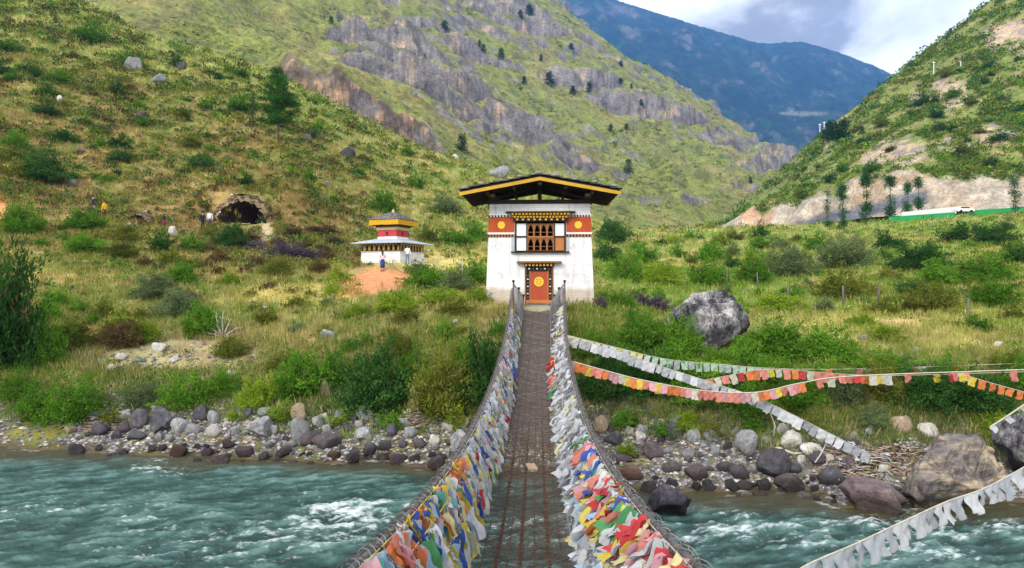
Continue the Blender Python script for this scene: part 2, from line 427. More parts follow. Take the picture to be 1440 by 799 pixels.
M_ground = attr_mat('ground_soil', nscale=1.3, namt=0.32, bump=0.8, bdist=0.12, scale2=9.0)

# caves: (px, py of the floor, half width, height, depth) in metres, hollowed into the slope
CAVES = []
for px, py, D, hw, hh, dp in ((340, 311, 64.6, 2.45, 2.35, 7.0), (193, 312, 61.0, 0.95, 0.95, 4.0)):
    q = P(px, py, D); q.z = float(A.z(q.x, q.y)); CAVES.append((q, hw, hh, dp))
def in_cave(c):
    near = np.zeros(len(c), dtype=bool)
    for q, hw, hh, dp in CAVES:
        e = np.sqrt(np.clip(1 - (np.abs(c[:, 0] - q.x) / (hw * 1.08)) ** 2, 0, 1))
        near |= (np.abs(c[:, 0] - q.x) < hw * 1.08) & (c[:, 1] > q.y - .25) & (c[:, 1] < q.y + dp) & (c[:, 2] < q.z + hh * e + .25) & (c[:, 2] > q.z - .02)
    return near
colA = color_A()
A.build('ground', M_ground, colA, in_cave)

# one wide sheet of valley floor far under and behind everything
vf = MB(); vf.add([(-9000, -400, -3), (9000, -400, -3), (9000, 9000, -3), (-9000, 9000, -3)], [(0, 1, 2, 3)])
tag(vf.build('valley_floor', paint('valley_earth', (0.10, 0.12, 0.05), 0.9, 0.3, 0.05)), kind='structure')

# -- the hillside right of the road
TB = {
 900: [(230, 335), (330, 330), (520, 330)],
 1010: [(230, 335), (300, 324), (304, 318), (330, 316), (420, 322), (520, 335)],
 1060: [(220, 332), (255, 323), (261, 291), (300, 285), (350, 272), (420, 290), (520, 320)],
 1100: [(200, 332), (222, 321), (228, 284), (262, 272), (330, 250), (400, 236), (430, 240), (520, 280)],
 1150: [(190, 330), (206, 319), (213, 270), (240, 250), (270, 226), (300, 212), (365, 193), (395, 195), (520, 250)],
 1200: [(180, 325), (190, 311), (198, 249), (225, 235), (265, 195), (310, 170), (355, 152), (385, 155), (520, 210)],
 1255: [(172, 318), (180, 304), (190, 238), (215, 222), (260, 170), (320, 118), (345, 108), (375, 112), (520, 170)],
 1350: [(165, 318), (172, 300), (181, 256), (200, 216), (240, 150), (300, 76), (348, 34), (380, 36), (520, 100)],
 1440: [(160, 310), (165, 291), (173, 250), (200, 190), (240, 110), (300, 20), (345, -34), (380, -34), (520, 30)],
 1900: [(160, 300), (165, 268), (175, 230), (200, 140), (240, 20), (300, -120), (400, -260), (520, -200)],
 2300: [(160, 290), (165, 258), (175, 220), (200, 100), (240, -40), (300, -220), (400, -380), (520, -330)],
}
B = Sheet(TB, 940, 2100, 560, 161, 520, 330, (5, 2))
def shape_B():
    X, Y, Z = B.X, B.Y, B.Z
    cutD0 = np.interp(CX + X / Y * F, sorted(TB), [TB[k][2][0] if k > 930 else 340 for k in sorted(TB)])
    cm = sstep(-9, -3, Y - cutD0) * sstep(9, 2, Y - cutD0) * sstep(1005, 1020, CX + X / Y * F)
    Z += cm * (1.6 * (ridged(X / 7, Y / 5, 351, 5) - .6) + .8 * (ridged(X / 2.5, Y / 2, 355, 4) - .6))
    up = sstep(1.0, 8.0, Z - 18.0)
    Z += up * (2.2 * fbm(X / 24, Y / 24, 51, 4) + 1.4 * (ridged(X / 12, Y / 20, 55, 4) - 0.6))
    Z += 0.5 * fbm(X / 4, Y / 4, 58, 3)
    n = np.abs(B.slope()[..., 2])
    PX = CX + X / Y * F; PY = HY - (Z - EYE) / Y * F
    n1 = fbm(X / 18, Y / 18, 151, 4); n2 = fbm(X / 5, Y / 5, 152, 3); n4 = fbm(X / 3, Z / 1.2, 153, 3)
    c = np.empty(X.shape + (3,)); c[:] = (0.155, 0.185, 0.040)
    c = mixc(c, (0.26, 0.24, 0.07), sstep(-.1, .5, n1 + .5 * n2))
    c = mixc(c, (0.07, 0.115, 0.025), sstep(.0, .5, n2 - .3 * n1) * 0.6)
    c = mixc(c, (0.30, 0.215, 0.14), sstep(0.25, 0.55, n2 + n1 * .6) * 0.5)
    rock = sstep(0.64, 0.48, n + 0.12 * n2)
    c = mixc(c, (0.21, 0.18, 0.175), rock * 0.9)
    # bare patches of broken rock
    patch = np.zeros(X.shape)
    for p in ((1335, 132, 26, 22), (1300, 140, 22, 14), (1425, 52, 42, 22), (1270, 215, 40, 20), (1225, 222, 20, 9), (1400, 190, 30, 14), (1335, 205, 30, 10), (1165, 205, 7, 7)):
        k = region(*p, PX, PY, n2); patch = np.maximum(patch, k)
        c = mixc(c, (0.40, 0.30, 0.20), k * sstep(-.5, .2, n4 + n1)); c = mixc(c, (0.20, 0.165, 0.17), k * sstep(.1, .4, -n2) * .8)
    # road cutting: bare stone with a band of blue slate
    cutD = np.array([[k, [d for d, y in TB[k]][2] if k > 930 else 340] for k in sorted(TB)])
    cd = np.interp(PX, cutD[:, 0], cutD[:, 1])
    cut = sstep(1.5, -1.5, Y - cd - 2.0 + 1.6 * n2) * sstep(1008, 1022, PX)
    base = mixc(np.full(X.shape + (3,), (0.345, 0.295, 0.225)), (0.32, 0.225, 0.14), sstep(-.1, .5, n1 + .6 * n4))
    base = mixc(base, (0.43, 0.385, 0.315), sstep(0.1, 0.5, fbm(X / 9, Z / 3, 161, 3)))
    base = mixc(base, (0.15, 0.13, 0.12), sstep(.25, .55, ridged(X / 5, Z / 2.2, 165, 4) - .38 + .2 * n2) * .55)
    base = mixc(base, (0.50, 0.28, 0.16), region(1065, 305, 26, 20, PX, PY, n2) * .7)
    slate = sstep(13, 5, np.abs(PY - (322 - (PX - 1110) * 0.235) + 6 * n2)) * sstep(1110, 1125, PX) * sstep(1312, 1300, PX)
    base = mixc(base, (0.085, 0.09, 0.115), slate * 0.95)
    c = mixc(c, base, cut)
    B.cut = np.maximum(cut, patch * .85)
    return np.clip(c, 0, 1)
colB = shape_B()
M_hill = attr_mat('hill_grass_rock', nscale=0.22, namt=0.4, bump=1.0, bdist=0.9, scale2=1.1)
B.build('hillside', M_hill, colB)

# -- the cliff-banded mountain behind the gatehouse
TC = {
 -500: [(170, 90), (300, -60), (600, -300), (1100, -500)],
 0: [(170, 75), (300, -10), (500, -110), (900, -260), (1100, -320)],
 200: [(165, 100), (260, 40), (400, -30), (700, -150), (1100, -260)],
 400: [(165, 150), (190, 135), (260, 92), (400, 30), (600, -50), (1100, -220)],
 600: [(165, 240), (200, 226), (300, 160), (450, 90), (650, 15), (800, -35), (1100, -130)],
 700: [(165, 290), (230, 262), (320, 215), (450, 158), (650, 80), (850, 5), (1000, -50), (1200, -50)],
 790: [(165, 325), (250, 297), (350, 255), (500, 190), (700, 105), (900, 32), (1000, -2), (1040, 2), (1200, 60)],
 850: [(165, 330), (265, 308), (380, 268), (550, 195), (750, 110), (930, 55), (970, 58), (1200, 110)],
 900: [(165, 335), (280, 317), (400, 275), (600, 198), (800, 128), (950, 85), (990, 90), (1200, 140)],
 1000: [(165, 345), (320, 325), (450, 285), (650, 220), (850, 163), (940, 148), (980, 154), (1200, 200)],
 1060: [(165, 350), (350, 325), (500, 283), (700, 225), (880, 184), (920, 188), (1200, 240)],
 1115: [(165, 355), (380, 325), (550, 275), (750, 226), (850, 208), (890, 214), (1200, 260)],
 1200: [(165, 360), (400, 332), (700, 290), (850, 268), (900, 275), (1200, 300)],
 1500: [(165, 370), (400, 345), (1200, 340)],
 2200: [(165, 375), (400, 345), (1200, 340)],
}
Cm = Sheet(TC, -420, 1560, 820, 168, 1180, 460, (10, 5))
def shape_C():
    X, Y, Z = Cm.X, Cm.Y, Cm.Z
    t = sstep(0, 60, Z - 10); crest = sstep(1.0, 0.86, Y / 950.)
    # spurs and gullies that run down towards the valley on the right
    a = math.radians(28); U = X * math.cos(a) + Y * math.sin(a); W = -X * math.sin(a) + Y * math.cos(a)
    wx = 30 * fbm(X / 120, Y / 120, 60, 3)
    sp = ridged((W + wx) / 150, (U - wx) / 520, 61, 4) - 0.6
    sc = sstep(180, 420, Y)
    Z += t * (0.25 + 0.75 * sc) * 46 * sp * (0.35 + 0.65 * crest)
    Z += t * (0.4 + 0.6 * sc) * 9 * (ridged(X / 46, Y / 70, 71, 5) - 0.6)
    # cliff steps
    lz = sstep(420, 540, CX + X / Y * F)
    m = sstep(0.02, 0.3, fbm((W) / 120, U / 240, 81, 4) + 0.06) * t * (.12 + .88 * lz)
    per = 34.0; q = (Z + 14 * fbm(X / 60, Y / 60, 83, 3)) / per; fl = np.floor(q); fr = q - fl
    stp = (fl + sstep(0.28, 0.62, fr) * 1.0) * per - (q * per)
    Z += m * stp * (0.35 + 0.65 * sc) * 1.2
    Z += t * 2.2 * fbm(X / 14, Y / 14, 91, 4) + t * m * 2.6 * (ridged(X / 9, Y / 9, 93, 4) - .6)
    # broken brown cliff just above the crest of the near hill
    ca = np.interp(Cm.px, A.px, (HY - (A.Z - EYE) / A.D[None, :] * F)[:, A.D > 40].min(1)); pc = HY - (Z - EYE) / Y * F
    j0 = np.argmax(pc < ca[:, None] - 1, axis=1); Dc = blurn(Cm.D[j0], 12, 0)[:, None] + 6 * fbm(X / 20, Y / 60, 95, 3) - 2
    wn = sstep(370, 410, Cm.px) * sstep(640, 590, Cm.px); wn = wn[:, None] * sstep(-.45, .0, fbm(X / 30, X / 90, 96, 2) + .1)
    Z += 8.5 * wn * (sstep(0, 3.5, Y - Dc) - sstep(10, 55, Y - Dc)) * (1 + .5 * fbm(X / 9, Y / 9, 97, 3))
    lowcliff = wn * sstep(-1, .6, Y - Dc) * sstep(7, 4, Y - Dc)
    n = np.abs(Cm.slope()[..., 2])
    n1 = fbm(X / 70, Y / 70, 171, 4); n2 = fbm(X / 14, Y / 14, 172, 4); n3 = fbm(X / 30, Z / 8, 173, 3)
    c = np.empty(X.shape + (3,)); c[:] = (0.180, 0.200, 0.046)
    c = mixc(c, (0.225, 0.205, 0.065), sstep(-.2, .5, n1 + .5 * n2))
    c = mixc(c, (0.085, 0.125, 0.03), sstep(.05, .5, n2 - n1 * .3) * .7)
    c = mixc(c, (0.17, 0.12, 0.075), sstep(.3, .6, n2 + .2) * .3)
    rock = sstep(0.595, 0.445, n + 0.13 * n2 + .22 * (1 - lz) + .10 * n1)
    rc = mixc(np.full(X.shape + (3,), (0.150, 0.140, 0.142)), (0.24, 0.212, 0.20), sstep(-.3, .4, n3))
    rc = mixc(rc, (0.46, 0.32, 0.21), sstep(0.28, 0.5, fbm(X / 22, Z / 14, 175, 3)) * .8)
    rc = mixc(rc, (0.07, 0.065, 0.07), sstep(0.15, .5, fbm(X / 10, Z / 16, 177, 3)) * .7)
    c = mixc(c, rc, rock)
    c = mixc(c, mixc(mixc(np.full(X.shape + (3,), (.10, .075, .06)), (.36, .23, .13), sstep(.0, .4, fbm(X / 5, Z / 4, 179, 3))), (.17, .15, .15), sstep(.1, .4, fbm(X / 11, Z / 6, 180, 3))), lowcliff * .9)
    return np.clip(c, 0, 1)
colC = shape_C()
M_mtn = attr_mat('mountain_grass_rock', nscale=0.09, namt=0.45, bump=1.0, bdist=5.0, scale2=0.5)
Cm.build('mountain', M_mtn, colC)

# -- far forested range
TD = {
 500: [(1800, 330), (2600, 150), (3600, -40), (4600, -150), (5200, -120)],
 790: [(1800, 340), (2400, 250), (3000, 130), (3800, 30), (4600, -22), (5000, -20), (5400, 10)],
 870: [(1800, 340), (2400, 245), (3000, 140), (3800, 50), (4600, 1), (5000, 3), (5400, 40)],
 930: [(1800, 340), (2400, 240), (3000, 140), (3800, 65), (4600, 20), (5000, 22), (5400, 60)],
 1000: [(1800, 340), (2400, 235), (3000, 160), (3800, 85), (4600, 43), (5000, 46), (5400, 80)],
 1060: [(1800, 340), (2400, 240), (3000, 175), (3800, 98), (4600, 60), (5000, 64), (5400, 90)],
 1140: [(1800, 335), (2400, 230), (2700, 200), (3400, 150), (4000, 95), (4600, 61), (5000, 66), (5400, 90)],
 1180: [(1800, 330), (2400, 215), (2700, 190), (3400, 150), (4000, 105), (4600, 73), (5000, 78), (5400, 100)],
 1255: [(1800, 330), (2400, 225), (3000, 180), (3800, 135), (4600, 106), (5000, 110), (5400, 130)],
 1350: [(1800, 330), (2400, 240), (3000, 210), (3800, 175), (4600, 150), (5400, 170)],
 1700: [(1800, 340), (5400, 250)],
}
Dm = Sheet(TD, 560, 1640, 420, 1800, 5400, 300, (5, 4))
def shape_D():
    X, Y, Z = Dm.X, Dm.Y, Dm.Z
    t = sstep(50, 300, Z) * sstep(4700, 4300, Y) + 0.12
    Z += t * 150 * (ridged((X + .4 * Y) / 620, (Y - .3 * X) / 900, 301, 4) - .62)
    Z += t * 35 * fbm(X / 160, Y / 160, 305, 4) + 12 * fbm(X / 45, Y / 45, 308, 3)
    n1 = fbm(X / 420, Y / 420, 311, 4); n2 = fbm(X / 90, Y / 90, 312, 4)
    n = np.abs(Dm.slope()[..., 2])
    PX = CX + X / Y * F; PY = HY - (Z - EYE) / Y * F
    c = np.empty(X.shape + (3,)); c[:] = (0.010, 0.030, 0.026)
    c = mixc(c, (0.022, 0.060, 0.032), sstep(0, .5, n2 + .3 * n1))
    low = sstep(640, 330, Z + 160 * n1 + 60 * n2)
    c = mixc(c, (0.13, 0.14, 0.06), low * 0.85)
    c = mixc(c, (0.05, 0.085, 0.035), low * sstep(.1, .5, n2) * .7)
    c = mixc(c, (0.20, 0.18, 0.16), sstep(.72, .58, n + .1 * n2) * sstep(.05, .4, fbm(X / 200, Y / 200, 315, 3)) * .5)
    c = mixc(c, (0.30, 0.29, 0.20), region(1130, 160, 34, 3, PX, PY, n2 * .9) * .6)
    return np.clip(c, 0, 1)
colD = shape_D()
M_far = attr_mat('far_forest', nscale=0.012, namt=0.45, bump=1.0, bdist=18.0, scale2=0.05)
Dm.build('far_mountain', M_far, colD)
# ------------------------------------------------------------------ camera, light, sky, air, water
sc = bpy.context.scene
cam = bpy.data.cameras.new('camera'); cam.sensor_width = 36.0; cam.lens = 36.0 * F / 1440.0
cam.shift_y = -(399.5 - HY) / 1440.0; cam.clip_start = 0.05; cam.clip_end = 30000
co = bpy.data.objects.new('camera', cam); co.location = (0, 0, EYE); co.rotation_euler = (math.radians(90), 0, 0)
C.objects.link(co); sc.camera = co
vs = sc.view_settings
vs.view_transform = 'Standard'; vs.look = 'None'; vs.gamma = 1.0; vs.use_curve_mapping = False; vs.exposure = 1.3
sc.cycles.max_bounces = 5; sc.cycles.diffuse_bounces = 3; sc.cycles.glossy_bounces = 2; sc.cycles.transmission_bounces = 3
sc.cycles.volume_bounces = 0; sc.cycles.use_denoising = True
try: sc.cycles.volume_max_steps = 64
except Exception: pass

SUN_EL, SUN_AZ = 34.0, 210.0           # compass-like: azimuth measured from +Y towards +X
sd = Vector((math.sin(math.radians(SUN_AZ)) * math.cos(math.radians(SUN_EL)), math.cos(math.radians(SUN_AZ)) * math.cos(math.radians(SUN_EL)), math.sin(math.radians(SUN_EL))))
sun = bpy.data.lights.new('sun', 'SUN'); sun.energy = 1.35; sun.angle = math.radians(24); sun.color = (1.0, 0.95, 0.88)
so = bpy.data.objects.new('sun', sun); so.rotation_euler = sd.to_track_quat('Z', 'Y').to_euler(); so.location = (0, 0, 60); C.objects.link(so)

w = bpy.data.worlds.new('World'); sc.world = w; w.use_nodes = True
t = w.node_tree; N = t.nodes; L = t.links; N.clear()
sky = N.new('ShaderNodeTexSky'); sky.sky_type = 'NISHITA'; sky.sun_disc = False
sky.sun_elevation = math.radians(SUN_EL); sky.sun_rotation = math.radians(SUN_AZ); sky.altitude = 2300
b1 = node(N, 'ShaderNodeBackground', inp={'Strength': 0.12}); L.new(sky.outputs[0], b1.inputs[0])
tc = N.new('ShaderNodeTexCoord')
mp = node(N, 'ShaderNodeMapping'); mp.inputs['Scale'].default_value = (1.0, 1.0, 1.9); L.new(tc.outputs['Generated'], mp.inputs[0])
nz = node(N, 'ShaderNodeTexNoise', inp={'Scale': 5.5, 'Detail': 7.0, 'Roughness': 0.55, 'Distortion': 0.25}); L.new(mp.outputs[0], nz.inputs[0])
nz2 = node(N, 'ShaderNodeTexNoise', inp={'Scale': 2.2, 'Detail': 4.0, 'Roughness': 0.5}); L.new(mp.outputs[0], nz2.inputs[0])
# one grey cloud bank hangs up the valley
d0 = P(1120, 22, 900.0) - Vector((0, 0, EYE)); d0.normalize()
vm = node(N, 'ShaderNodeVectorMath', operation='SUBTRACT'); L.new(tc.outputs['Generated'], vm.inputs[0]); vm.inputs[1].default_value = d0
vs1 = node(N, 'ShaderNodeVectorMath', operation='MULTIPLY'); L.new(vm.outputs[0], vs1.inputs[0]); vs1.inputs[1].default_value = (1.0, 1.0, 2.0)
vl = node(N, 'ShaderNodeVectorMath', operation='LENGTH'); L.new(vs1.outputs[0], vl.inputs[0])
mr = node(N, 'ShaderNodeMapRange', inp={'From Min': 0.20, 'From Max': 0.06, 'To Min': -0.1, 'To Max': 0.75}); L.new(vl.outputs['Value'], mr.inputs[0])
ad = node(N, 'ShaderNodeMath', operation='SUBTRACT'); L.new(nz.outputs[0], ad.inputs[0]); ad.inputs[1].default_value = 0.5
am = node(N, 'ShaderNodeMath', operation='MULTIPLY_ADD'); L.new(ad.outputs[0], am.inputs[0]); am.inputs[1].default_value = 2.2; L.new(mr.outputs[0], am.inputs[2])
cr = ramp(N, L, am.outputs[0], [(0.0, (0.90, 0.91, 0.93)), (0.28, (0.66, 0.655, 0.64)), (0.55, (0.30, 0.288, 0.265)), (1.0, (0.20, 0.19, 0.172))])
b2 = node(N, 'ShaderNodeBackground', inp={'Strength': 0.95}); L.new(cr.outputs[0], b2.inputs[0])
cov = ramp(N, L, nz2.outputs[0], [(0.25, 0.90), (0.45, 0.99)])
ms = N.new('ShaderNodeMixShader'); L.new(cov.outputs[0], ms.inputs[0]); L.new(b1.outputs[0], ms.inputs[1]); L.new(b2.outputs[0], ms.inputs[2])
wo = N.new('ShaderNodeOutputWorld'); L.new(ms.outputs[0], wo.inputs[0])

# air: one closed box of thin haze
hz = MB(); hz.box(-5500, 5500, -300, 5600, -4.5, 2250)
m, t, N, L = nt('haze_air')
pv = N.new('ShaderNodeVolumePrincipled'); pv.inputs['Density'].default_value = 0.00012
pv.inputs['Color'].default_value = (0.12, 0.36, 0.92, 1); pv.inputs['Anisotropy'].default_value = 0.0
o = N.new('ShaderNodeOutputMaterial'); L.new(pv.outputs[0], o.inputs['Volume'])
ho = hz.build('haze', m); tag(ho, kind='stuff')

# river
def build_water():
    npx, nd = 1050, 460
    px = np.linspace(-420, 1860, npx); D = np.exp(np.linspace(math.log(3.0), math.log(24.0), nd))
    X = (px[:, None] - CX) / F * D[None]; Y = np.broadcast_to(D[None], X.shape).copy()
    bed = A.z(X, Y); depth = np.clip(-bed, 0, 2)
    dep = sstep(0.0, 0.5, depth)
    Xd = X * 0.95 + Y * 0.30; Yd = Y * 0.95 - X * 0.30                # the current runs a little towards the camera on the right
    wv = fbm(Xd / 2.4, Yd / 0.95, 401, 3); w2 = ridged(Xd / 1.1, Yd / 0.42, 405, 4) - 0.6; w3 = fbm(Xd / 0.42, Yd / 0.19, 409, 3)
    rap = np.zeros(X.shape)
    PXg = CX + X / Y * F; PYg = HY + EYE / Y * F
    for a, b, rx, ry, k in ((500, 722, 110, 36, 1.0), (230, 655, 60, 16, .9), (1010, 745, 150, 50, .7), (1330, 735, 150, 36, .8), (1230, 715, 70, 22, 1.0), (60, 735, 190, 50, .5), (330, 740, 180, 60, .5),
                            (735, 760, 90, 60, .8), (1180, 690, 40, 10, .6), (960, 705, 60, 14, .7), (640, 690, 50, 20, .6), (250, 790, 200, 40, .55), (1300, 790, 200, 40, .5)):
        rap += k * np.exp(-(((PXg - a) / rx) ** 2 + ((PYg - b) / ry) ** 2))
    rap = np.clip(rap + 0.10 + 0.36 * fbm(X / 5, Y / 2.5, 415, 3), 0, 1.3)
    Z = dep * (0.085 * wv + (0.05 + 0.12 * rap) * w2 + 0.030 * w3)
    crest = 0.55 * w2 + 0.5 * wv + 0.25 * w3
    stk = fbm(Xd / 1.3, Yd / 0.30, 421, 4) * 0.5 + fbm(Xd / 0.30, Yd / 0.10, 423, 4) * 0.6
    foam = sstep(0.18, 1.15, crest * 0.75 + stk * 0.85 + rap * 0.66 - 0.26) * (0.45 + 0.55 * sstep(0.2, 0.7, rap)) * dep
    shore = sstep(0.16, 0.04, depth) * sstep(0.15, 0.5, fbm(X / .9, Y / .4, 431, 3) + .1) * 0.5
    foam = np.clip(foam + shore * sstep(0, .03, depth), 0, 1)
    col = np.stack([foam, sstep(0.02, 0.7, depth), sstep(-.75, .85, .55 * wv + .6 * w2 + .8 * fbm(Xd / .7, Yd / .22, 441, 4))], -1)
    V = np.stack([X, Y, Z], -1).reshape(-1, 3); idx = np.arange(npx * nd).reshape(npx, nd)
    q = np.stack([idx[:-1, :-1], idx[1:, :-1], idx[1:, 1:], idx[:-1, 1:]], -1).reshape(-1, 4)
    m, t, N, L = nt('river_water')
    a = node(N, 'ShaderNodeAttribute', attribute_name='Col'); sp = N.new('ShaderNodeSeparateColor'); L.new(a.outputs['Color'], sp.inputs[0])
    g = N.new('ShaderNodeNewGeometry')
    n1 = node(N, 'ShaderNodeTexNoise', inp={'Scale': 13.0, 'Detail': 8.0, 'Roughness': 0.72})
    mp = node(N, 'ShaderNodeMapping'); mp.inputs['Scale'].default_value = (0.45, 1.1, 1.0); mp.inputs['Rotation'].default_value = (0, 0, 0.3); L.new(g.outputs['Position'], mp.inputs[0]); L.new(mp.outputs[0], n1.inputs[0])
    deep = ramp(N, L, sp.outputs[2], [(0.10, (0.010, 0.036, 0.031)), (0.5, (0.036, 0.092, 0.078)), (0.85, (0.100, 0.185, 0.160))])
    cc = mixrgb(N, L, sp.outputs[1], (0.055, 0.045, 0.018), deep.outputs[0])
    fa = node(N, 'ShaderNodeMath', operation='MULTIPLY_ADD'); L.new(n1.outputs[0], fa.inputs[0]); fa.inputs[1].default_value = 1.5; fa.inputs[2].default_value = -0.78
    fs = node(N, 'ShaderNodeMath', operation='ADD'); L.new(fa.outputs[0], fs.inputs[0]); L.new(sp.outputs[0], fs.inputs[1])
    fr = ramp(N, L, fs.outputs[0], [(0.12, 0.0), (0.42, 0.35), (0.85, 0.88)])
    cf = mixrgb(N, L, fr.outputs[0], cc, (0.72, 0.78, 0.78))
    b = node(N, 'ShaderNodeBsdfPrincipled', inp={'IOR': 1.33, 'Specular IOR Level': 0.5})
    L.new(cf, b.inputs['Base Color'])
    rr = node(N, 'ShaderNodeMapRange', inp={'To Min': 0.10, 'To Max': 0.75}); L.new(fr.outputs[0], rr.inputs[0]); L.new(rr.outputs[0], b.inputs['Roughness'])
    bp = node(N, 'ShaderNodeBump', inp={'Strength': 0.9, 'Distance': 0.06}); L.new(n1.outputs[0], bp.inputs['Height']); L.new(bp.outputs[0], b.inputs['Normal'])
    o = N.new('ShaderNodeOutputMaterial'); L.new(b.outputs[0], o.inputs[0])
    me = bpy.data.meshes.new('water'); set_mesh(me, V, q.ravel(), np.arange(len(q)) * 4, np.full(len(q), 4), None, True, col.reshape(-1, 3)); me.materials.append(m)
    ob = bpy.data.objects.new('water', me); C.objects.link(ob); tag(ob, kind='structure')
build_water()
# ------------------------------------------------------------------ gatehouse
def white_brick():
    m, t, N, L = nt('whitewashed_brick')
    tc = N.new('ShaderNodeTexCoord')
    mp = node(N, 'ShaderNodeMapping'); mp.inputs['Rotation'].default_value = (math.radians(90), 0, 0); L.new(tc.outputs['Object'], mp.inputs[0])
    mq = node(N, 'ShaderNodeMapping'); L.new(mp.outputs[0], mq.inputs[0])
    br = node(N, 'ShaderNodeTexBrick', inp={'Scale': 1.0, 'Mortar Size': 0.012, 'Mortar Smooth': 0.5, 'Brick Width': 0.34, 'Row Height': 0.115})
    dn = node(N, 'ShaderNodeTexNoise', inp={'Scale': 3.0, 'Detail': 3.0}); L.new(tc.outputs['Object'], dn.inputs[0])
    va = node(N, 'ShaderNodeVectorMath', operation='MULTIPLY_ADD'); L.new(dn.outputs['Color'], va.inputs[0]); va.inputs[1].default_value = (0.13, 0.13, 0.13); L.new(mq.outputs[0], va.inputs[2]); L.new(va.outputs[0], br.inputs[0])
    br.inputs['Color1'].default_value = (.70, .70, .70, 1); br.inputs['Color2'].default_value = (.665, .665, .67, 1); br.inputs['Mortar'].default_value = (.61, .605, .60, 1)
    n1 = node(N, 'ShaderNodeTexNoise', inp={'Scale': 1.3, 'Detail': 8.0, 'Roughness': 0.7}); L.new(tc.outputs['Object'], n1.inputs[0])
    st = node(N, 'ShaderNodeMapping'); st.inputs['Scale'].default_value = (3.5, 3.5, 0.35); L.new(tc.outputs['Object'], st.inputs[0])
    n2 = node(N, 'ShaderNodeTexNoise', inp={'Scale': 1.4, 'Detail': 5.0}); L.new(st.outputs[0], n2.inputs[0])
    r1 = ramp(N, L, n1.outputs[0], [(0.33, (.66, .63, .60)), (0.44, (.95, .95, .95)), (0.6, (1, 1, 1))]); r2 = ramp(N, L, n2.outputs[0], [(0.32, (.80, .77, .74)), (0.47, (1, 1, 1))])
    c = mixrgb(N, L, 1.0, br.outputs[0], r1.outputs[0], 'MULTIPLY'); c = mixrgb(N, L, 0.8, c, r2.outputs[0], 'MULTIPLY')
    # splashed earth at the foot of the wall
    sx = N.new('ShaderNodeSeparateXYZ'); L.new(tc.outputs['Object'], sx.inputs[0])
    zz = node(N, 'ShaderNodeMath', operation='MULTIPLY_ADD'); L.new(n1.outputs[0], zz.inputs[0]); zz.inputs[1].default_value = -0.9; L.new(sx.outputs['Z'], zz.inputs[2])
    rz = ramp(N, L, zz.outputs[0], [(0.0, (.62, .50, .38)), (0.25, (1, 1, 1))])
    c = mixrgb(N, L, 0.8, c, rz.outputs[0], 'MULTIPLY')
    b = node(N, 'ShaderNodeBsdfPrincipled', inp={'Roughness': 0.9, 'Specular IOR Level': 0.1}); L.new(c, b.inputs['Base Color'])
    ht = node(N, 'ShaderNodeMath', operation='MULTIPLY_ADD'); L.new(n1.outputs[0], ht.inputs[0]); ht.inputs[1].default_value = 0.5
    iv = node(N, 'ShaderNodeMath', operation='SUBTRACT'); iv.inputs[0].default_value = 1.0; L.new(br.outputs['Fac'], iv.inputs[1]); L.new(iv.outputs[0], ht.inputs[2])
    bp = node(N, 'ShaderNodeBump', inp={'Strength': 0.5, 'Distance': 0.022}); L.new(ht.outputs[0], bp.inputs['Height']); L.new(bp.outputs[0], b.inputs['Normal'])
    o = N.new('ShaderNodeOutputMaterial'); L.new(b.outputs[0], o.inputs[0])
    return m

M_white = white_brick()
M_plain = paint('white_plaster', (0.66, 0.67, 0.68), 0.85, 0.12, 4, 0.15, 0.1)
M_check_w = paint('white_trim', (0.66, 0.66, 0.65), 0.8, 0.1, 9, 0.1, 0.1)
M_black = paint('black_trim', (0.02, 0.018, 0.02), 0.7, 0.3, 9, 0.1, 0.1)
M_red = paint('red_ochre_band', (0.40, 0.078, 0.030), 0.8, 0.22, 3.5, 0.15, 0.1)
M_door = paint('door_red', (0.33, 0.058, 0.020), 0.55, 0.2, 5, 0.15, 0.25, streak=True)
M_yellow = paint('yellow_paint', (0.50, 0.27, 0.028), 0.6, 0.2, 6, 0.1, 0.2)
M_fascia = paint('yellow_fascia', (0.46, 0.27, 0.028), 0.65, 0.25, 2.5, 0.15, 0.2)
M_gold = paint('gold_paint', (0.70, 0.45, 0.03), 0.5, 0.12, 8, 0.1, 0.3)
M_wood = paint('dark_wood', (0.040, 0.024, 0.014), 0.75, 0.4, 4, 0.3, 0.2, streak=True)
M_brown = paint('brown_wood', (0.17, 0.075, 0.03), 0.65, 0.3, 7, 0.2, 0.2, streak=True)
M_orange = paint('orange_wood', (0.40, 0.15, 0.045), 0.6, 0.22, 6, 0.2, 0.2)
M_greyp = paint('grey_panel', (0.36, 0.40, 0.43), 0.8, 0.2, 4, 0.1, 0.1)
M_roofb = paint('roof_boards', (0.035, 0.024, 0.017), 0.85, 0.4, 3, 0.3, 0.1)
M_slate = paint('roof_slate', (0.075, 0.07, 0.068), 0.8, 0.5, 3.2, 0.6, 0.2)
M_dark = paint('interior_shade', (0.012, 0.011, 0.01), 0.9, 0.2, 3, 0, 0.05)
M_stone = paint('roof_stone', (0.24, 0.23, 0.22), 0.9, 0.4, 7, 0.6, 0.1)

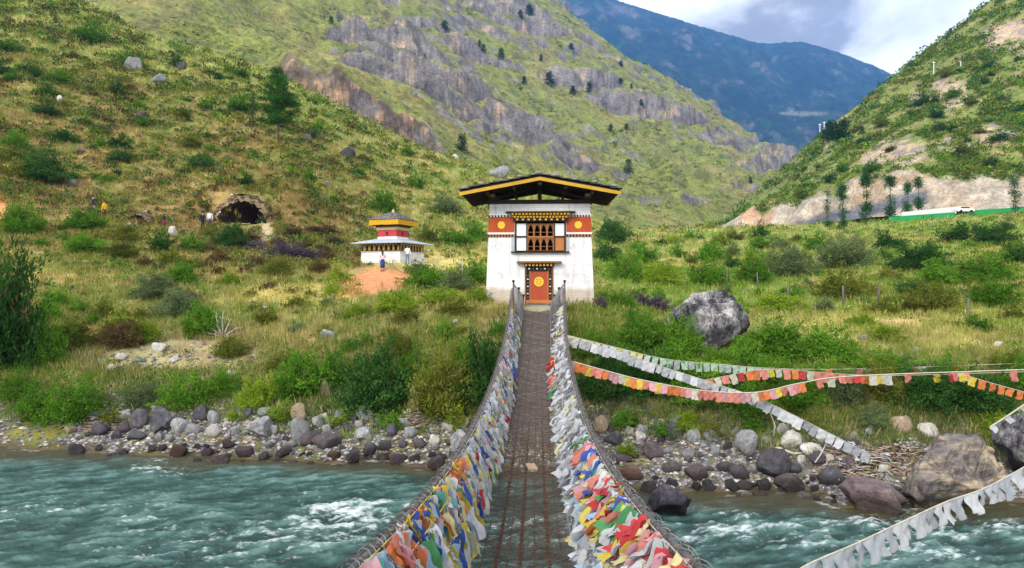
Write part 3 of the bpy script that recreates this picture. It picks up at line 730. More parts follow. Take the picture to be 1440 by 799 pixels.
S = 28.5 / F
def gx(px): return (px - 759) * S
def gz(py): return (425 - py) * S
gate = empty('gatehouse', GATE, GROT)
tag(gate, 'white two-storey bridge gatehouse with red bands, lattice window and orange door under dark gable roof', 'gatehouse')
ZB, ZT, DEP = -0.5, gz(287), 2.7
def hw(z): return 75.8 * S + (70.4 - 75.8) * S * (z - gz(415)) / (gz(287) - gz(415))
def wall_piece(mb, xa, xb, za, zb, y0=0.0, y1=0.45):
    """xa/xb None means the battered outer edge"""
    a0 = -hw(za) if xa is None else xa; a1 = -hw(zb) if xa is None else xa
    b0 = hw(za) if xb is None else xb; b1 = hw(zb) if xb is None else xb
    mb.hexa([(a0, y0, za), (b0, y0, za), (b0, y1, za), (a0, y1, za)], [(a1, y0, zb), (b1, y0, zb), (b1, y1, zb), (a1, y1, zb)])
wl = MB()
dx0, dx1, dz1 = gx(738), gx(778), gz(371)
wx0, wx1, wz0, wz1 = gx(724), gx(795.5), gz(354), gz(311)
wall_piece(wl, None, dx0, ZB, dz1); wall_piece(wl, dx1, None, ZB, dz1)
wall_piece(wl, None, None, dz1, wz0)
wall_piece(wl, None, wx0, wz0, wz1); wall_piece(wl, wx1, None, wz0, wz1)
wall_piece(wl, None, None, wz1, ZT)
wall_piece(wl, None, None, ZB, ZT, DEP - 0.45, DEP)
for sg in (-1, 1):
    a, b = hw(ZB), hw(ZT)
    q0 = [(sg * a, 0.45, ZB), (sg * (a - .45), 0.45, ZB), (sg * (a - .45), DEP - .45, ZB), (sg * a, DEP - .45, ZB)]
    q1 = [(sg * b, 0.45, ZT), (sg * (b - .45), 0.45, ZT), (sg * (b - .45), DEP - .45, ZT), (sg * b, DEP - .45, ZT)]
    wl.hexa(q0, q1)
wl.build('wall', M_white, gate)
MB().box(-hw(ZT) + .46, hw(ZT) - .46, .46, DEP - .46, ZT - .22, ZT - .06).build('added_attic_floor', M_roofb, gate)  # unseen slab added to keep daylight from the open attic out of the window
MB().box(-hw(ZT) + .5, hw(ZT) - .5, 1.3, 1.4, 0, ZT - .25).build('interior_shade_sheet', M_dark, gate)  # near-black sheet, its colour stands in for the shade inside behind the lattice

# red bands with their yellow discs, and the chequer rows above and below
def bandx(z, sg, inner): return [sg * (hw(z) + .012), inner]
for sg, inner, dpx in ((-1, gx(723.2), 705), (1, gx(796.6), 813)):
    mb = MB(); z0, z1 = gz(327), gz(305)
    mb.hexa([(sg * (hw(z0) + .015), -.022, z0), (inner, -.022, z0), (inner, .2, z0), (sg * (hw(z0) + .015), .6, z0)], [(sg * (hw(z1) + .015), -.022, z1), (inner, -.022, z1), (inner, .2, z1), (sg * (hw(z1) + .015), .6, z1)])
    bd = mb.build('red_band', M_red, gate)
    mb = MB(); n = 28; r = 5.2 * S; cx, cz = gx(dpx), gz(316.5)
    mb.prism([(cx + r * math.cos(2 * math.pi * k / n), cz + r * math.sin(2 * math.pi * k / n)) for k in range(n)], -.034, -.0225)
    mb.build('disc', M_gold, bd)
    for ya, yb, inn in ((301.0, 305, gx(717.5) if sg < 0 else gx(803)), (327, 333.2, gx(723.5) if sg < 0 else gx(796.3))):
        mb = MB(); z0, z1 = gz(yb), gz(ya); e = hw((z0 + z1) / 2) + .03
        x0, x1 = sorted((sg * e, inn))
        zm = z0 + (z1 - z0) * .58
        mb.box(x0, x1, -.05, .02, zm, z1, 0)
        n = max(4, int((x1 - x0) / (4.0 * S))); dx = (x1 - x0) / n
        for k in range(n):
            mb.box(x0 + dx * (k + .02), x0 + dx * (k + .5), -.045, .015, z0, zm - .002, 1)
            mb.box(x0 + dx * (k + .52), x0 + dx * (k + .98), -.04, .015, z0, zm - .002, 2)
        mb.build('chequer_row', [M_check_w, M_black, M_orange if ya > 320 else M_check_w], gate)

# window
win = empty('window', (0, 0, 0)); win.parent = gate
mb = MB(); fw = 2.2 * S
mb.box(wx0, wx0 + fw, -.06, .12, wz0, wz1); mb.box(wx1 - fw, wx1, -.06, .12, wz0, wz1)
mb.box(wx0 + fw, wx1 - fw, -.06, .12, wz1 - 1.6 * S, wz1)
zc = gz(333); mb.box(wx0 + fw, gx(740), -.055, .1, zc - .035, zc + .035); mb.box(gx(780), wx1 - fw, -.055, .1, zc - .035, zc + .035)
mb.box(gx(740), gx(741.6), -.07, .11, wz0, wz1 - 1.6 * S); mb.box(gx(778.6), gx(780.2), -.07, .11, wz0, wz1 - 1.6 * S)
mb.build('window_frame', M_wood, win)
MB().box(gx(718.5), gx(800.5), -.16, .02, gz(355.5), wz0 - .001).build('sill', M_wood, win)
for a, b, m_ in ((gz(332), gz(314.5), (M_plain, M_plain)), (gz(352.5), gz(334.2), (M_plain, M_orange))):
    for (x0, x1), mm in zip(((wx0 + fw + .004, gx(740) - .004), (gx(780.2) + .004, wx1 - fw - .004)), m_):
        o = MB().box(x0, x1, -.02, .02, a, b).build('shutter', mm, win)
        if mm is M_orange: o['label'] = 'bare orange-brown wooden shutter'
for x0, x1 in ((gx(719.2), gx(723.6)), (gx(796), gx(800.2))):
    MB().box(x0, x1, -.03, .01, gz(353.4), gz(334)).build('side_panel', M_greyp, win)
# trefoil-arched lattice, two rows of four
mb = MB(); lx0, lx1 = gx(741.8), gx(778.4)
def arch(cx, z0, z1, w_, n=40):
    inn = []; zs = z0 + (z1 - z0) * .52
    prof = [(-1, 0), (-1, .5), (-.98, .58), (-.8, .66), (-.62, .68), (-.66, .74), (-.58, .84), (-.38, .88), (-.26, .87), (-.16, .95), (0, 1.0)]
    prof = prof + [(-a, b) for a, b in prof[-2::-1]]
    inn = [(cx + a * w_ * .36, z0 + .02 + b * (z1 - z0 - .06)) for a, b in prof]
    out = []
    x0, x1 = cx - w_ / 2, cx + w_ / 2
    k = len(inn)
    for i, (a, b) in enumerate(prof):
        if b <= .6: out.append((x0 if a < 0 else x1, z0 + b * (z1 - z0)))
        else:
            out.append((cx + w_ / 2 * max(-1, min(1, a * 1.25)), z1 if abs(a) < .8 else z0 + b * (z1 - z0)))
    out[0] = (x0, z0); out[-1] = (x1, z0)
    return out, inn
cwid = (lx1 - lx0) / 4
for (za, zb) in ((gz(352.6), gz(334.4)), (gz(332.6), gz(314.6))):
    for k in range(4):
        o_, i_ = arch(lx0 + cwid * (k + .5), za, zb, cwid * .985)
        mb.ring(o_, i_, -.045, .03, 0)
        mb.box(lx0 + cwid * (k + .02), lx0 + cwid * (k + .98), -.035, .02, za + .17, za + .20, 0)
    for k in range(5): mb.box(lx0 + cwid * k - .016, lx0 + cwid * k + .016, -.06, -.046, za, zb, 1)
mb.box(lx0, lx1, -.065, .02, gz(334.3), gz(332.7), 1)
mb.build('lattice', [M_brown, M_orange], win)
# stepped cornice of the window
mb = MB()
mb.box(gx(711.5), gx(808.5), -.42, .03, gz(299.6), gz(298.4), 0)
for (ya, yb, pr, x0p, x1p, off) in ((299.7, 303.2, .34, 719, 801, 0), (303.9, 307.0, .26, 722, 798, .5)):
    mb.box(gx(x0p) + .02, gx(x1p) - .02, -pr + .06, .03, gz(yb), gz(ya), 0)
    n = 17; dx = (gx(x1p) - gx(x0p)) / n
    for k in range(n):
        x = gx(x0p) + dx * (k + .1)
        mb.hexa([(x + dx * .12, -pr, gz(yb)), (x + dx * .68, -pr, gz(yb)), (x + dx * .68, -pr + .055, gz(yb)), (x + dx * .12, -pr + .055, gz(yb))],
                [(x, -pr, gz(ya) - .012), (x + dx * .8, -pr, gz(ya) - .012), (x + dx * .8, -pr + .055, gz(ya) - .012), (x, -pr + .055, gz(ya) - .012)], 1)
mb.box(gx(722), gx(798), -.22, .03, gz(311.2), gz(307.1), 2)
for k in range(9): mb.box(gx(726 + k * 8), gx(729 + k * 8), -.235, -.221, gz(310.6), gz(308), 1)
mb.build('window_cornice', [M_wood, M_yellow, M_black], gate)

# door
mb = MB(); mb.box(gx(727), gx(789.5), -.30, .02, gz(370.2), gz(367.6))
mb.build('door_canopy', M_brown, gate)
mb = MB()
for k in range(8): mb.box(gx(738.5 + k * 5.0), gx(741.4 + k * 5.0), -.2, -.041, gz(374.3), gz(371), 0)
mb.box(gx(737), gx(779), -.04, .02, gz(374.8), gz(370.3), 1)
mb.build('door_cornice', [M_yellow, M_black], gate)
dr = empty('door', (0, 0, 0)); dr.parent = gate
fr = MB()
zt, zl = gz(374.9), gz(381)
for x0, x1 in ((738, 740), (775.8, 778)): fr.box(gx(x0), gx(x1), -.05, .2, -.06, zt, 0)
for x0, x1 in ((740, 744.6), (771.4, 775.8)):
    fr.box(gx(x0), gx(x1), -.02, .2, .1, zl, 1)
    for k in range(7):
        zc = .2 + k * .16
        fr.box(gx(x0 + 1.2), gx(x1 - 1.2), -.035, -.021, zc, zc + .045, 2 if k % 2 else 0)
fr.box(gx(740), gx(775.8), -.03, .2, zl, zt, 1)
for k in range(6): fr.box(gx(743 + k * 5.5), gx(745.4 + k * 5.5), -.045, -.031, zl + .07, zt - .07, 0 if k % 2 else 2)
fr.box(gx(744.6), gx(746), -.01, .2, .1, zl, 4); fr.box(gx(770), gx(771.4), -.01, .2, .1, zl, 4); 
fr.build('door_frame', [M_brown, M_black, M_check_w, M_red, M_orange], dr)
lf = MB(); lf.box(gx(746), gx(758.1), .03, .09, .1, zl); lf.box(gx(758.2), gx(770), .03, .09, .1, zl)
lf.build('leaf', M_door, dr)
MB().box(gx(740), gx(775.8), -.16, .2, -.06, .099).build('threshold', M_orange, dr)
mb = MB(); cx, cz = gx(757.8), gz(396.2); n = 36
def circ(r, n=36): return [(cx + r * math.cos(2 * math.pi * k / n), cz + r * math.sin(2 * math.pi * k / n)) for k in range(n)]
mb.ring(circ(6.7 * S), circ(4.9 * S), .016, .0295); mb.ring(circ(1.8 * S), circ(.7 * S), .016, .0295)
for k in range(8):
    a = math.pi / 8 + k * math.pi / 4; ca, sa = math.cos(a), math.sin(a)
    r0, r1, h0, h1 = 1.75 * S, 5.0 * S, .5 * S, 1.15 * S
    mb.prism([(cx + ca * r0 - sa * h0, cz + sa * r0 + ca * h0), (cx + ca * r0 + sa * h0, cz + sa * r0 - ca * h0), (cx + ca * r1 + sa * h1, cz + sa * r1 - ca * h1), (cx + ca * r1 - sa * h1, cz + sa * r1 + ca * h1)], .018, .0285)
mb.build('wheel_emblem', M_gold, dr)

# roof: low gable with ridge along the bridge, open truss ends
RY0, RY1 = -1.25, 3.0
zr = lambda py: (HY - py) / F * (28.5 + RY0) + EYE - GATE.z
EX = 112.3 * (28.5 + RY0) / F; ZE, ZA = zr(271), zr(250)
roof = empty('roof', (0, 0, 0)); roof.parent = gate
for sg in (-1, 1):
    mb = MB(); th = .10
    mb.hexa([(0, RY0, ZA), (sg * EX, RY0, ZE), (sg * EX, RY1, ZE), (0, RY1, ZA)], [(0, RY0, ZA + th), (sg * EX, RY0, ZE + th), (sg * EX, RY1, ZE + th), (0, RY1, ZA + th)], 0)
    mb.build('roof_boards', M_roofb, roof)
    # slates: overlapping rows
    mb = MB(); rows = 8
    for r_ in range(rows):
        a, b = r_ / rows, (r_ + 1.18) / rows
        y = RY0 - .10
        while y < RY1 + .05:
            wd = R.uniform(.35, .6); lift = th + .012 + .025 * R.random() + .03 * (1 - (r_ % 2) * .1)
            bb = min(1.03, b + R.uniform(-.01, .02)); y1 = min(y + wd - .015, RY1 + .1)
            def pt(t_, yy, h): return (sg * EX * t_, yy, ZA + (ZE - ZA) * t_ + h)
            mb.hexa([pt(a, y, lift - .02), pt(bb, y, lift + .02), pt(bb, y1, lift + .02), pt(a, y1, lift - .02)],
                    [pt(a, y, lift + .006), pt(bb, y, lift + .055), pt(bb, y1, lift + .055), pt(a, y1, lift + .006)])
            y += wd
    mb.build('slates', M_slate, roof)
    # yellow bargeboards front and back
    for yy in (RY0, RY1):
        y0, y1 = (yy - .06, yy - .001) if yy < 0 else (yy + .001, yy + .06)
        mb = MB(); h0, h1 = -.115, .03
        mb.hexa([(0, y0, ZA + h0), (sg * (EX + .03), y0, ZE + h0), (sg * (EX + .03), y1, ZE + h0), (0, y1, ZA + h0)], [(0, y0, ZA + h1), (sg * (EX + .03), y0, ZE + h1), (sg * (EX + .03), y1, ZE + h1), (0, y1, ZA + h1)], 0)
        mb.build('fascia', M_fascia, roof)
    # rafters and purlins in dark wood
    mb = MB()
    for k in range(8):
        yy = RY0 + .25 + k * (RY1 - RY0 - .5) / 7
        mb.bar((0, yy, ZA - .07), (sg * (EX - .12), yy, ZE - .07), .09, .12)
    for t_ in (.33, .66): mb.bar((sg * EX * t_, RY0 + .08, ZA + (ZE - ZA) * t_ - .18), (sg * EX * t_, RY1 - .08, ZA + (ZE - ZA) * t_ - .18), .12, .1)
    mb.build('rafters', M_wood, roof)
mb = MB(); mb.bar((0, RY0 + .06, ZA - .2), (0, RY1 - .06, ZA - .2), .16, .16)
for yy in (.12, DEP - .35):
    mb.box(-hw(ZT) - .12, hw(ZT) + .12, yy, yy + .2, ZT + .002, ZT + .21)
    mb.box(-.09, .09, yy + .02, yy + .18, ZT + .21, ZA - .12)
    for sg in ((-1, 1) if yy < 1 else ()):
        mb.bar((sg * 2.1, yy + .1, ZT + .24), (sg * .1, yy + .1, ZA - .18), .12, .12)
        mb.box(sg * 2.0 - .07, sg * 2.0 + .07, yy + .02, yy + .18, ZT + .21, ZT + .42)
for sg in (-1, 1): mb.box(sg * 2.05 - .1, sg * 2.05 + .1, RY0 + .2, RY1 - .2, ZT + .212, ZT + .33)
mb.build('truss', M_wood, roof)
# ------------------------------------------------------------------ stones that lie on the roofs, and the shrine with its prayer wheels
def rock_mesh(name, mat, seed, sub=3, flat=0.65, rough=0.35, facet=0.5, elong=1.3):
    import bmesh
    bm = bmesh.new(); bmesh.ops.create_icosphere(bm, subdivisions=sub, radius=1.0)
    co_ = np.array([v.co for v in bm.verts]); rg = np.random.default_rng(seed)
    # cut by random planes for facets
    d = co_.copy()
    for _ in range(11):
        n = rg.normal(size=3); n /= np.linalg.norm(n); h = rg.uniform(.55, .92)
        k = d @ n - h; d -= np.clip(k, 0, None)[:, None] * n * facet * 1.6
    s_ = seed * 3.7
    n1 = fbm(d[:, 0] * 1.6 + s_, d[:, 1] * 1.6 + d[:, 2] * 1.3, seed, 4); n2 = fbm(d[:, 1] * 4 + s_, d[:, 2] * 4 - d[:, 0] * 2, seed + 5, 3)
    d *= (1 + rough * .55 * n1 + rough * .16 * n2)[:, None]
    d[:, 0] *= elong; d[:, 2] *= flat
    for v, c in zip(bm.verts, d): v.co = c
    me = bpy.data.meshes.new(name); bm.to_mesh(me); bm.free()
    for p in me.polygons: p.use_smooth = True
    me.materials.append(mat)
    return me

def stone_mat(name, c0, c1, c2=None, scale=2.2, bands=False, bump=0.8, crack=0.7, pos=(.32, .58, .72)):
    m, t, N, L = nt(name)
    tc = N.new('ShaderNodeTexCoord'); oi = N.new('ShaderNodeObjectInfo')
    va = node(N, 'ShaderNodeVectorMath', operation='ADD'); L.new(tc.outputs['Object'], va.inputs[0]); L.new(oi.outputs['Location'], va.inputs[1])
    src = va.outputs[0]
    if bands:
        mp = node(N, 'ShaderNodeMapping'); mp.inputs['Scale'].default_value = (0.45, 0.7, 2.6); mp.inputs['Rotation'].default_value = (0.2, 0.35, 0.2); L.new(src, mp.inputs[0]); src = mp.outputs[0]
    n1 = node(N, 'ShaderNodeTexNoise', inp={'Scale': scale, 'Detail': 8.0, 'Roughness': 0.65, 'Distortion': 0.4 if bands else 0.0}); L.new(src, n1.inputs[0])
    n2 = node(N, 'ShaderNodeTexNoise', inp={'Scale': scale * 5, 'Detail': 5.0, 'Roughness': 0.7}); L.new(va.outputs[0], n2.inputs[0])
    st = [(pos[0], c0), (pos[1], c1)] + ([(pos[2], c2)] if c2 else [])
    r = ramp(N, L, n1.outputs[0], st)
    r2 = ramp(N, L, n2.outputs[0], [(0.3, 0.7), (0.65, 1.15)])
    rr = ramp(N, L, oi.outputs['Random'], [(0.0, 0.72), (1.0, 1.3)])
    c = mixrgb(N, L, 1.0, r.outputs[0], r2.outputs[0], 'MULTIPLY'); c = mixrgb(N, L, 1.0, c, rr.outputs[0], 'MULTIPLY')
    n3 = node(N, 'ShaderNodeTexNoise', inp={'Scale': scale * 1.5, 'Detail': 5.0, 'Roughness': 0.6, 'Distortion': 0.8}); L.new(va.outputs[0], n3.inputs[0])
    ck = ramp(N, L, n3.outputs[0], [(0.455, 1.0), (0.485, crack), (0.50, crack), (0.535, 1.0)]); c = mixrgb(N, L, 1.0, c, ck.outputs[0], 'MULTIPLY')
    gp_ = N.new('ShaderNodeNewGeometry'); sz = N.new('ShaderNodeSeparateXYZ'); L.new(gp_.outputs['Position'], sz.inputs[0])
    wz = node(N, 'ShaderNodeMath', operation='MULTIPLY_ADD'); L.new(n1.outputs[0], wz.inputs[0]); wz.inputs[1].default_value = -.5; L.new(sz.outputs['Z'], wz.inputs[2])
    wr = ramp(N, L, wz.outputs[0], [(0.0, (.42, .40, .38)), (0.16, (1, 1, 1))]); c = mixrgb(N, L, 1.0, c, wr.outputs[0], 'MULTIPLY')     # wet foot at the waterline
    b = node(N, 'ShaderNodeBsdfPrincipled', inp={'Roughness': 0.82, 'Specular IOR Level': 0.2}); L.new(c, b.inputs['Base Color'])
    sm = node(N, 'ShaderNodeMath', operation='MULTIPLY_ADD'); L.new(n2.outputs[0], sm.inputs[0]); sm.inputs[1].default_value = .5; L.new(n1.outputs[0], sm.inputs[2])
    bp = node(N, 'ShaderNodeBump', inp={'Strength': bump, 'Distance': 0.08}); L.new(sm.outputs[0], bp.inputs['Height']); L.new(bp.outputs[0], b.inputs['Normal'])
    o = N.new('ShaderNodeOutputMaterial'); L.new(b.outputs[0], o.inputs[0])
    return m
SM = {
 'grey': stone_mat('grey_stone', (.15, .155, .16), (.30, .30, .30), (.40, .39, .37)),
 'pale': stone_mat('pale_stone', (.33, .31, .27), (.52, .49, .44), (.6, .57, .52)),
 'dark': stone_mat('dark_slate_stone', (.045, .045, .052), (.095, .09, .10), (.15, .14, .145)),
 'plum': stone_mat('plum_stone', (.050, .040, .044), (.105, .082, .086), (.17, .145, .145)),
 'tan': stone_mat('tan_stone', (.24, .17, .11), (.38, .29, .20), (.46, .37, .28)),
 'rust': stone_mat('rust_stone', (.085, .048, .034), (.15, .09, .066)),
}
roof_rock = [rock_mesh('stone', M_stone, 900 + k, 2, .6, .4) for k in range(3)]
STONES = []
def add_stone(name, loc, size, mesh, rz=None, mat=None, tilt=0.0):
    o = bpy.data.objects.new(name, mesh); C.objects.link(o)
    o.location = loc; o.scale = size if hasattr(size, '__len__') else (size,) * 3
    o.rotation_euler = (R.uniform(-tilt, tilt), R.uniform(-tilt, tilt), R.uniform(0, 6.28) if rz is None else rz)
    if mat is not None:
        o.material_slots[0].link = 'OBJECT'; o.material_slots[0].material = mat
    return o
ORD = ['first', 'second', 'third', 'fourth', 'fifth', 'sixth', 'seventh', 'eighth', 'ninth', 'tenth', 'eleventh', 'twelfth', 'thirteenth', 'fourteenth', 'fifteenth', 'sixteenth', 'seventeenth', 'eighteenth', 'nineteenth', 'twentieth']
gw = Matrix.Translation(GATE) @ Matrix.Rotation(GROT, 4, 'Z')
spots = [(-.97, .3), (-.74, .15), (-.5, .25), (-.26, .1), (-.02, .2), (.2, .15), (.44, .25), (.68, .12), (.93, .2)]
for k, (t_, yo) in enumerate(spots):
    p = gw @ Vector((EX * t_, RY0 + yo, ZA + (ZE - ZA) * abs(t_) + .25))
    o = add_stone('roof_stone', p, (R.uniform(.13, .18), R.uniform(.12, .16), R.uniform(.11, .15)), roof_rock[k % 3])
    tag(o, f'{"small rounded" if k % 2 else "grey lumpy"} stone weighing down the gatehouse roof edge, {ORD[k]} from the left', 'stone', 'stones holding down the gatehouse roof')

M_swall = paint('shrine_white', (0.62, 0.61, 0.59), 0.9, 0.3, 2.2, 0.4, 0.1)
M_sred = paint('shrine_red', (0.42, 0.05, 0.05), 0.75, 0.2, 4, 0.1, 0.1)
M_beige = paint('shrine_beige', (0.50, 0.36, 0.20), 0.8, 0.15, 5, 0.1, 0.1)
M_sroof = paint('shrine_roof_metal', (0.40, 0.43, 0.50), 0.45, 0.2, 3, 0.1, 0.4)
M_cloth_y = paint('yellow_fringe_cloth', (0.60, 0.33, 0.015), 0.85, 0.15, 6, 0.2, 0.1)
M_wheel = paint('prayer_wheel_gold', (0.50, 0.29, 0.035), 0.45, 0.2, 9, 0.1, 0.4)
SS = 52.5 / F
shrine = empty('shrine', (SHR.x, SHR.y + 2.5, SHR.z), math.radians(-22.6))
tag(shrine, 'square white shrine with rows of golden prayer wheels, red upper storey and yellow-edged slate roof', 'shrine')
aa = 1.92
def frust(mb, h0, z0, h1, z1, mat=0, cy=0):
    mb.hexa([(-h0, -h0, z0), (h0, -h0, z0), (h0, h0, z0), (-h0, h0, z0)], [(-h1, -h1, z1), (h1, -h1, z1), (h1, h1, z1), (-h1, h1, z1)], mat)
zh = lambda py: (370 - py) * SS
mb = MB(); frust(mb, aa + .06, -.3, aa - .02, zh(354)); mb.build('wall', M_swall, shrine)
mb = MB(); frust(mb, aa + .02, zh(354) + .001, aa + .02, zh(352.7)); mb.build('ledge', M_greyp, shrine)
mb = MB(); frust(mb, aa - .42, zh(352.7) + .002, aa - .42, zh(341.5)); mb.build('core', M_brown, shrine)
wheel = MB(); wheel.lathe([(.02, 0), (.13, .01), (.145, .03), (.145, .10), (.155, .11), (.155, .15), (.145, .16), (.145, .33), (.155, .34), (.155, .38), (.145, .39), (.145, .46), (.13, .48), (.02, .49)], sides=14, mat=0)
wmesh = wheel.mesh('prayer_wheel', M_wheel, True)
zb = zh(352.7) + .05
for side in range(4):
    rm = Matrix.Rotation(side * math.pi / 2, 4, 'Z')
    n = 8
    pm = MB()
    for k in range(n):
        x = -aa + .26 + (2 * aa - .52) * k / (n - 1)
        o = bpy.data.objects.new('prayer_wheel', wmesh); C.objects.link(o); o.parent = shrine; o.location = rm @ Vector((x, -aa + .22, zb)); o.rotation_euler = (0, 0, R.random())
    for k in range(n + 1):
        x = -aa + .06 + (2 * aa - .12) * k / n
        o = MB().box(x - .035, x + .035, -aa + .04, -aa + .11, zh(352.7) + .003, zh(342.6)).build('post', M_wood, shrine); o.rotation_euler = (0, 0, side * math.pi / 2)
    mb = MB(); mb.box(-aa + .12, aa - .12, -aa + .02, -aa + .3, zh(344.6), zh(343.4), 0)
    for k in range(26):
        x = -aa + .14 + k * (2 * aa - .28) / 26
        mb.box(x, x + .075, -aa - .06, -aa + .019, zh(344.2), zh(342.7), 1 if k % 2 else 2)
    o = mb.build('eave_beam', [M_brown, M_black, M_check_w], shrine); o.rotation_euler = (0, 0, side * math.pi / 2)
mb = MB(); ze = zh(341.8); frust(mb, aa + .62, ze, aa + .62, ze + .05); frust(mb, aa + .62, ze + .051, 1.05, zh(334.2)); mb.build('lower_roof', M_sroof, shrine)
mb = MB(); frust(mb, .96, zh(334.6), .93, zh(331)); mb.build('upper_ledge', M_plain, shrine)
ub = .92
mb = MB(); frust(mb, ub, zh(331) + .001, ub - .02, zh(321.2)); up = mb.build('upper_wall', M_sred, shrine)
for side in range(4):
    mb = MB(); mb.prism([(-.1, zh(328.6)), (.1, zh(328.6)), (.1, zh(325)), (.06, zh(324)), (-.06, zh(324)), (-.1, zh(325))], -ub - .03, -ub + .02)
    o = mb.build('niche', M_wood, shrine); o.rotation_euler = (0, 0, side * math.pi / 2)
mb = MB(); frust(mb, ub + .05, zh(321.2) + .001, ub + .06, zh(317)); mb.build('frieze', M_beige, shrine)
mb = MB(); frust(mb, ub + .12, zh(317) + .001, ub + .3, zh(313.5)); mb.build('eave_brackets', M_wood, shrine)
ra = 1.44
mb = MB(); frust(mb, ra - .02, zh(313.6), ra - .02, zh(307.2)); frust(mb, ra - .05, zh(307.2) + .001, .12, zh(295.5)); mb.build('upper_roof', M_roofb, shrine)
for side in range(4):
    mb = MB(); n = 30; pts = []
    for k in range(n):
        x0 = -ra + 2 * ra * k / n; x1 = -ra + 2 * ra * (k + .93) / n; dz = R.uniform(0, .04); dy = .02 * (k % 2)
        mb.box(x0, x1, -ra - .012 - dy, -ra - .001 - dy, zh(313.9) - dz, zh(306.8))
    o = mb.build('fringe', M_cloth_y, shrine); o.rotation_euler = (0, 0, side * math.pi / 2)
    mb = MB(); rows = 6
    for r_ in range(rows):
        t0, t1 = r_ / rows, (r_ + 1.2) / rows
        def hp(t_): return ra + .09 - (ra - .03) * t_, zh(306.9) + (zh(294.6) - zh(306.9)) * t_
        (h0, z0), (h1, z1) = hp(t0), hp(min(1, t1))
        x = -h0
        while x < h0 - .05:
            wd = R.uniform(.2, .38); x1 = min(x + wd - .02, h0); j = R.uniform(0, .035)
            f = lambda xx: max(-h1, min(h1, xx))
            mb.hexa([(x, -h0, z0 + .01 + j), (x1, -h0, z0 + .01 + j), (f(x1), -h1, z1), (f(x), -h1, z1)], [(x, -h0, z0 + .05 + j), (x1, -h0, z0 + .05 + j), (f(x1), -h1, z1 + .02), (f(x), -h1, z1 + .02)])
            x += wd
    o = mb.build('slates', stone_mat('shrine_slate', (.06, .055, .055), (.17, .16, .155), (.3, .29, .28), 3.0) if side == 0 else bpy.data.materials['shrine_slate'], shrine); o.rotation_euler = (0, 0, side * math.pi / 2)
mb = MB(); mb.lathe([(.02, 0), (.16, .0), (.16, .08), (.1, .12), (.12, .2), (.05, .3), (.01, .36)]); o = mb.build('finial', M_beige, shrine, True); o.location = (0, 0, zh(295.3))
# ------------------------------------------------------------------ suspension bridge of iron chains and wire netting
def bx(D): return 0.0411 * D - 0.13 * math.sin(math.pi * min(1, max(0, (D + 2) / 30.0)))
def rail_z(D): return EYE - 2.6 + 2.4 * ((D - 13) / 15.0) ** 2
def deck_z(D): return EYE - 3.4 + 2.4 * ((D - 13) / 15.0) ** 2
def rail_pt(D, sg, dl=0.0, dz=0.0):
    h = 1.0 + 0.1 * sstep(20, 28, D) if D < 90 else 1.0
    return Vector((bx(D) + sg * (float(h) - dl), D, rail_z(D) + dz))
def deck_pt(D, u, dz=0.0):                      # u from -1 to 1 across the walkway
    return Vector((bx(D) - 0.06 + u * 0.57, D, deck_z(D) + dz - 0.05 * (1 - u * u)))
def side_pt(D, sg, t):                          # t = 0 at the rail, 1 at the walkway edge
    a = rail_pt(D, sg); b = deck_pt(D, sg)
    p = a.lerp(b, t); p.x -= sg * 0.10 * math.sin(math.pi * t); return p
M_rust = paint('rusty_iron', (0.085, 0.045, 0.030), 0.85, 0.45, 9, 0.3, 0.2)
M_wire = paint('netting_wire', (0.20, 0.20, 0.205), 0.6, 0.35, 9, 0, 0.3, 0.3)
M_wire2 = paint('weathered_wire', (0.11, 0.085, 0.075), 0.7, 0.4, 9, 0, 0.2, 0.2)
M_cable = paint('wrapped_cable', (0.13, 0.115, 0.11), 0.8, 0.5, 25, 0.3, 0.2)
M_board = paint('weathered_board', (0.33, 0.235, 0.15), 0.85, 0.25, 8, 0.3, 0.1)
DN, DF = -2.0, 27.4
bridge = empty('suspension_bridge', (bx(DF), DF, deck_z(DF) - .1))
tag(bridge, 'narrow hanging footbridge of rusty iron chains and wire netting leading to the gatehouse door', 'bridge')
dl_ = np.linspace(DN, DF, 90)
for sg in (-1, 1):
    mb = MB(); mb.tube([rail_pt(D, sg) for D in dl_], .030, 7, 0)
    for ph in range(4):                         # twisted wire bound round the hand cable
        pts = []; n = int((DF - 1.5) / .035)
        for k in range(n):
            D = 1.5 + k * .035; a = D * (15 + 2 * ph) * (1 if ph % 2 else -1) + ph * 1.9 + .5 * math.sin(D * 7 + ph); r = .058 + .014 * math.sin(D * 11 + ph * 2)
            c = rail_pt(D, sg); pts.append(c + Vector((math.cos(a) * r, 0, math.sin(a) * r)))
        mb.tube(pts, .0042 if ph else .0055, 3, 1 if ph % 2 else 2, False)
    wbuild(mb, 'hand_cable', [M_cable, M_wire, M_wire2], bridge, True)
    mb = MB()
    sp = .075; n = int((DF - 1.5) / sp)
    for k in range(n):
        for dr in (-1, 1):
            D0 = 1.5 + k * sp; D1 = D0 + dr * .75
            if not 1.2 < D1 < DF: continue
            mb.tube([side_pt(D0 + (D1 - D0) * t_, sg, t_) + Vector((R.uniform(-.008, .008), 0, R.uniform(-.006, .006))) for t_ in (0, .25, .5, .75, 1)], .0028, 3, R.choice((0, 0, 1)), False)
    for t_ in (.35, .7): mb.tube([side_pt(D, sg, t_) for D in dl_], .006, 4, 1, False)
    wbuild(mb, 'side_netting', [M_wire, M_wire2], bridge)
    mb = MB(); mb.tube([deck_pt(D, sg, .01) for D in dl_], .02, 6, 0); mb.tube([deck_pt(D, sg * 1.04, .04) for D in dl_], .01, 5, 0)
    wbuild(mb, 'edge_cable', [M_wire], bridge, True)
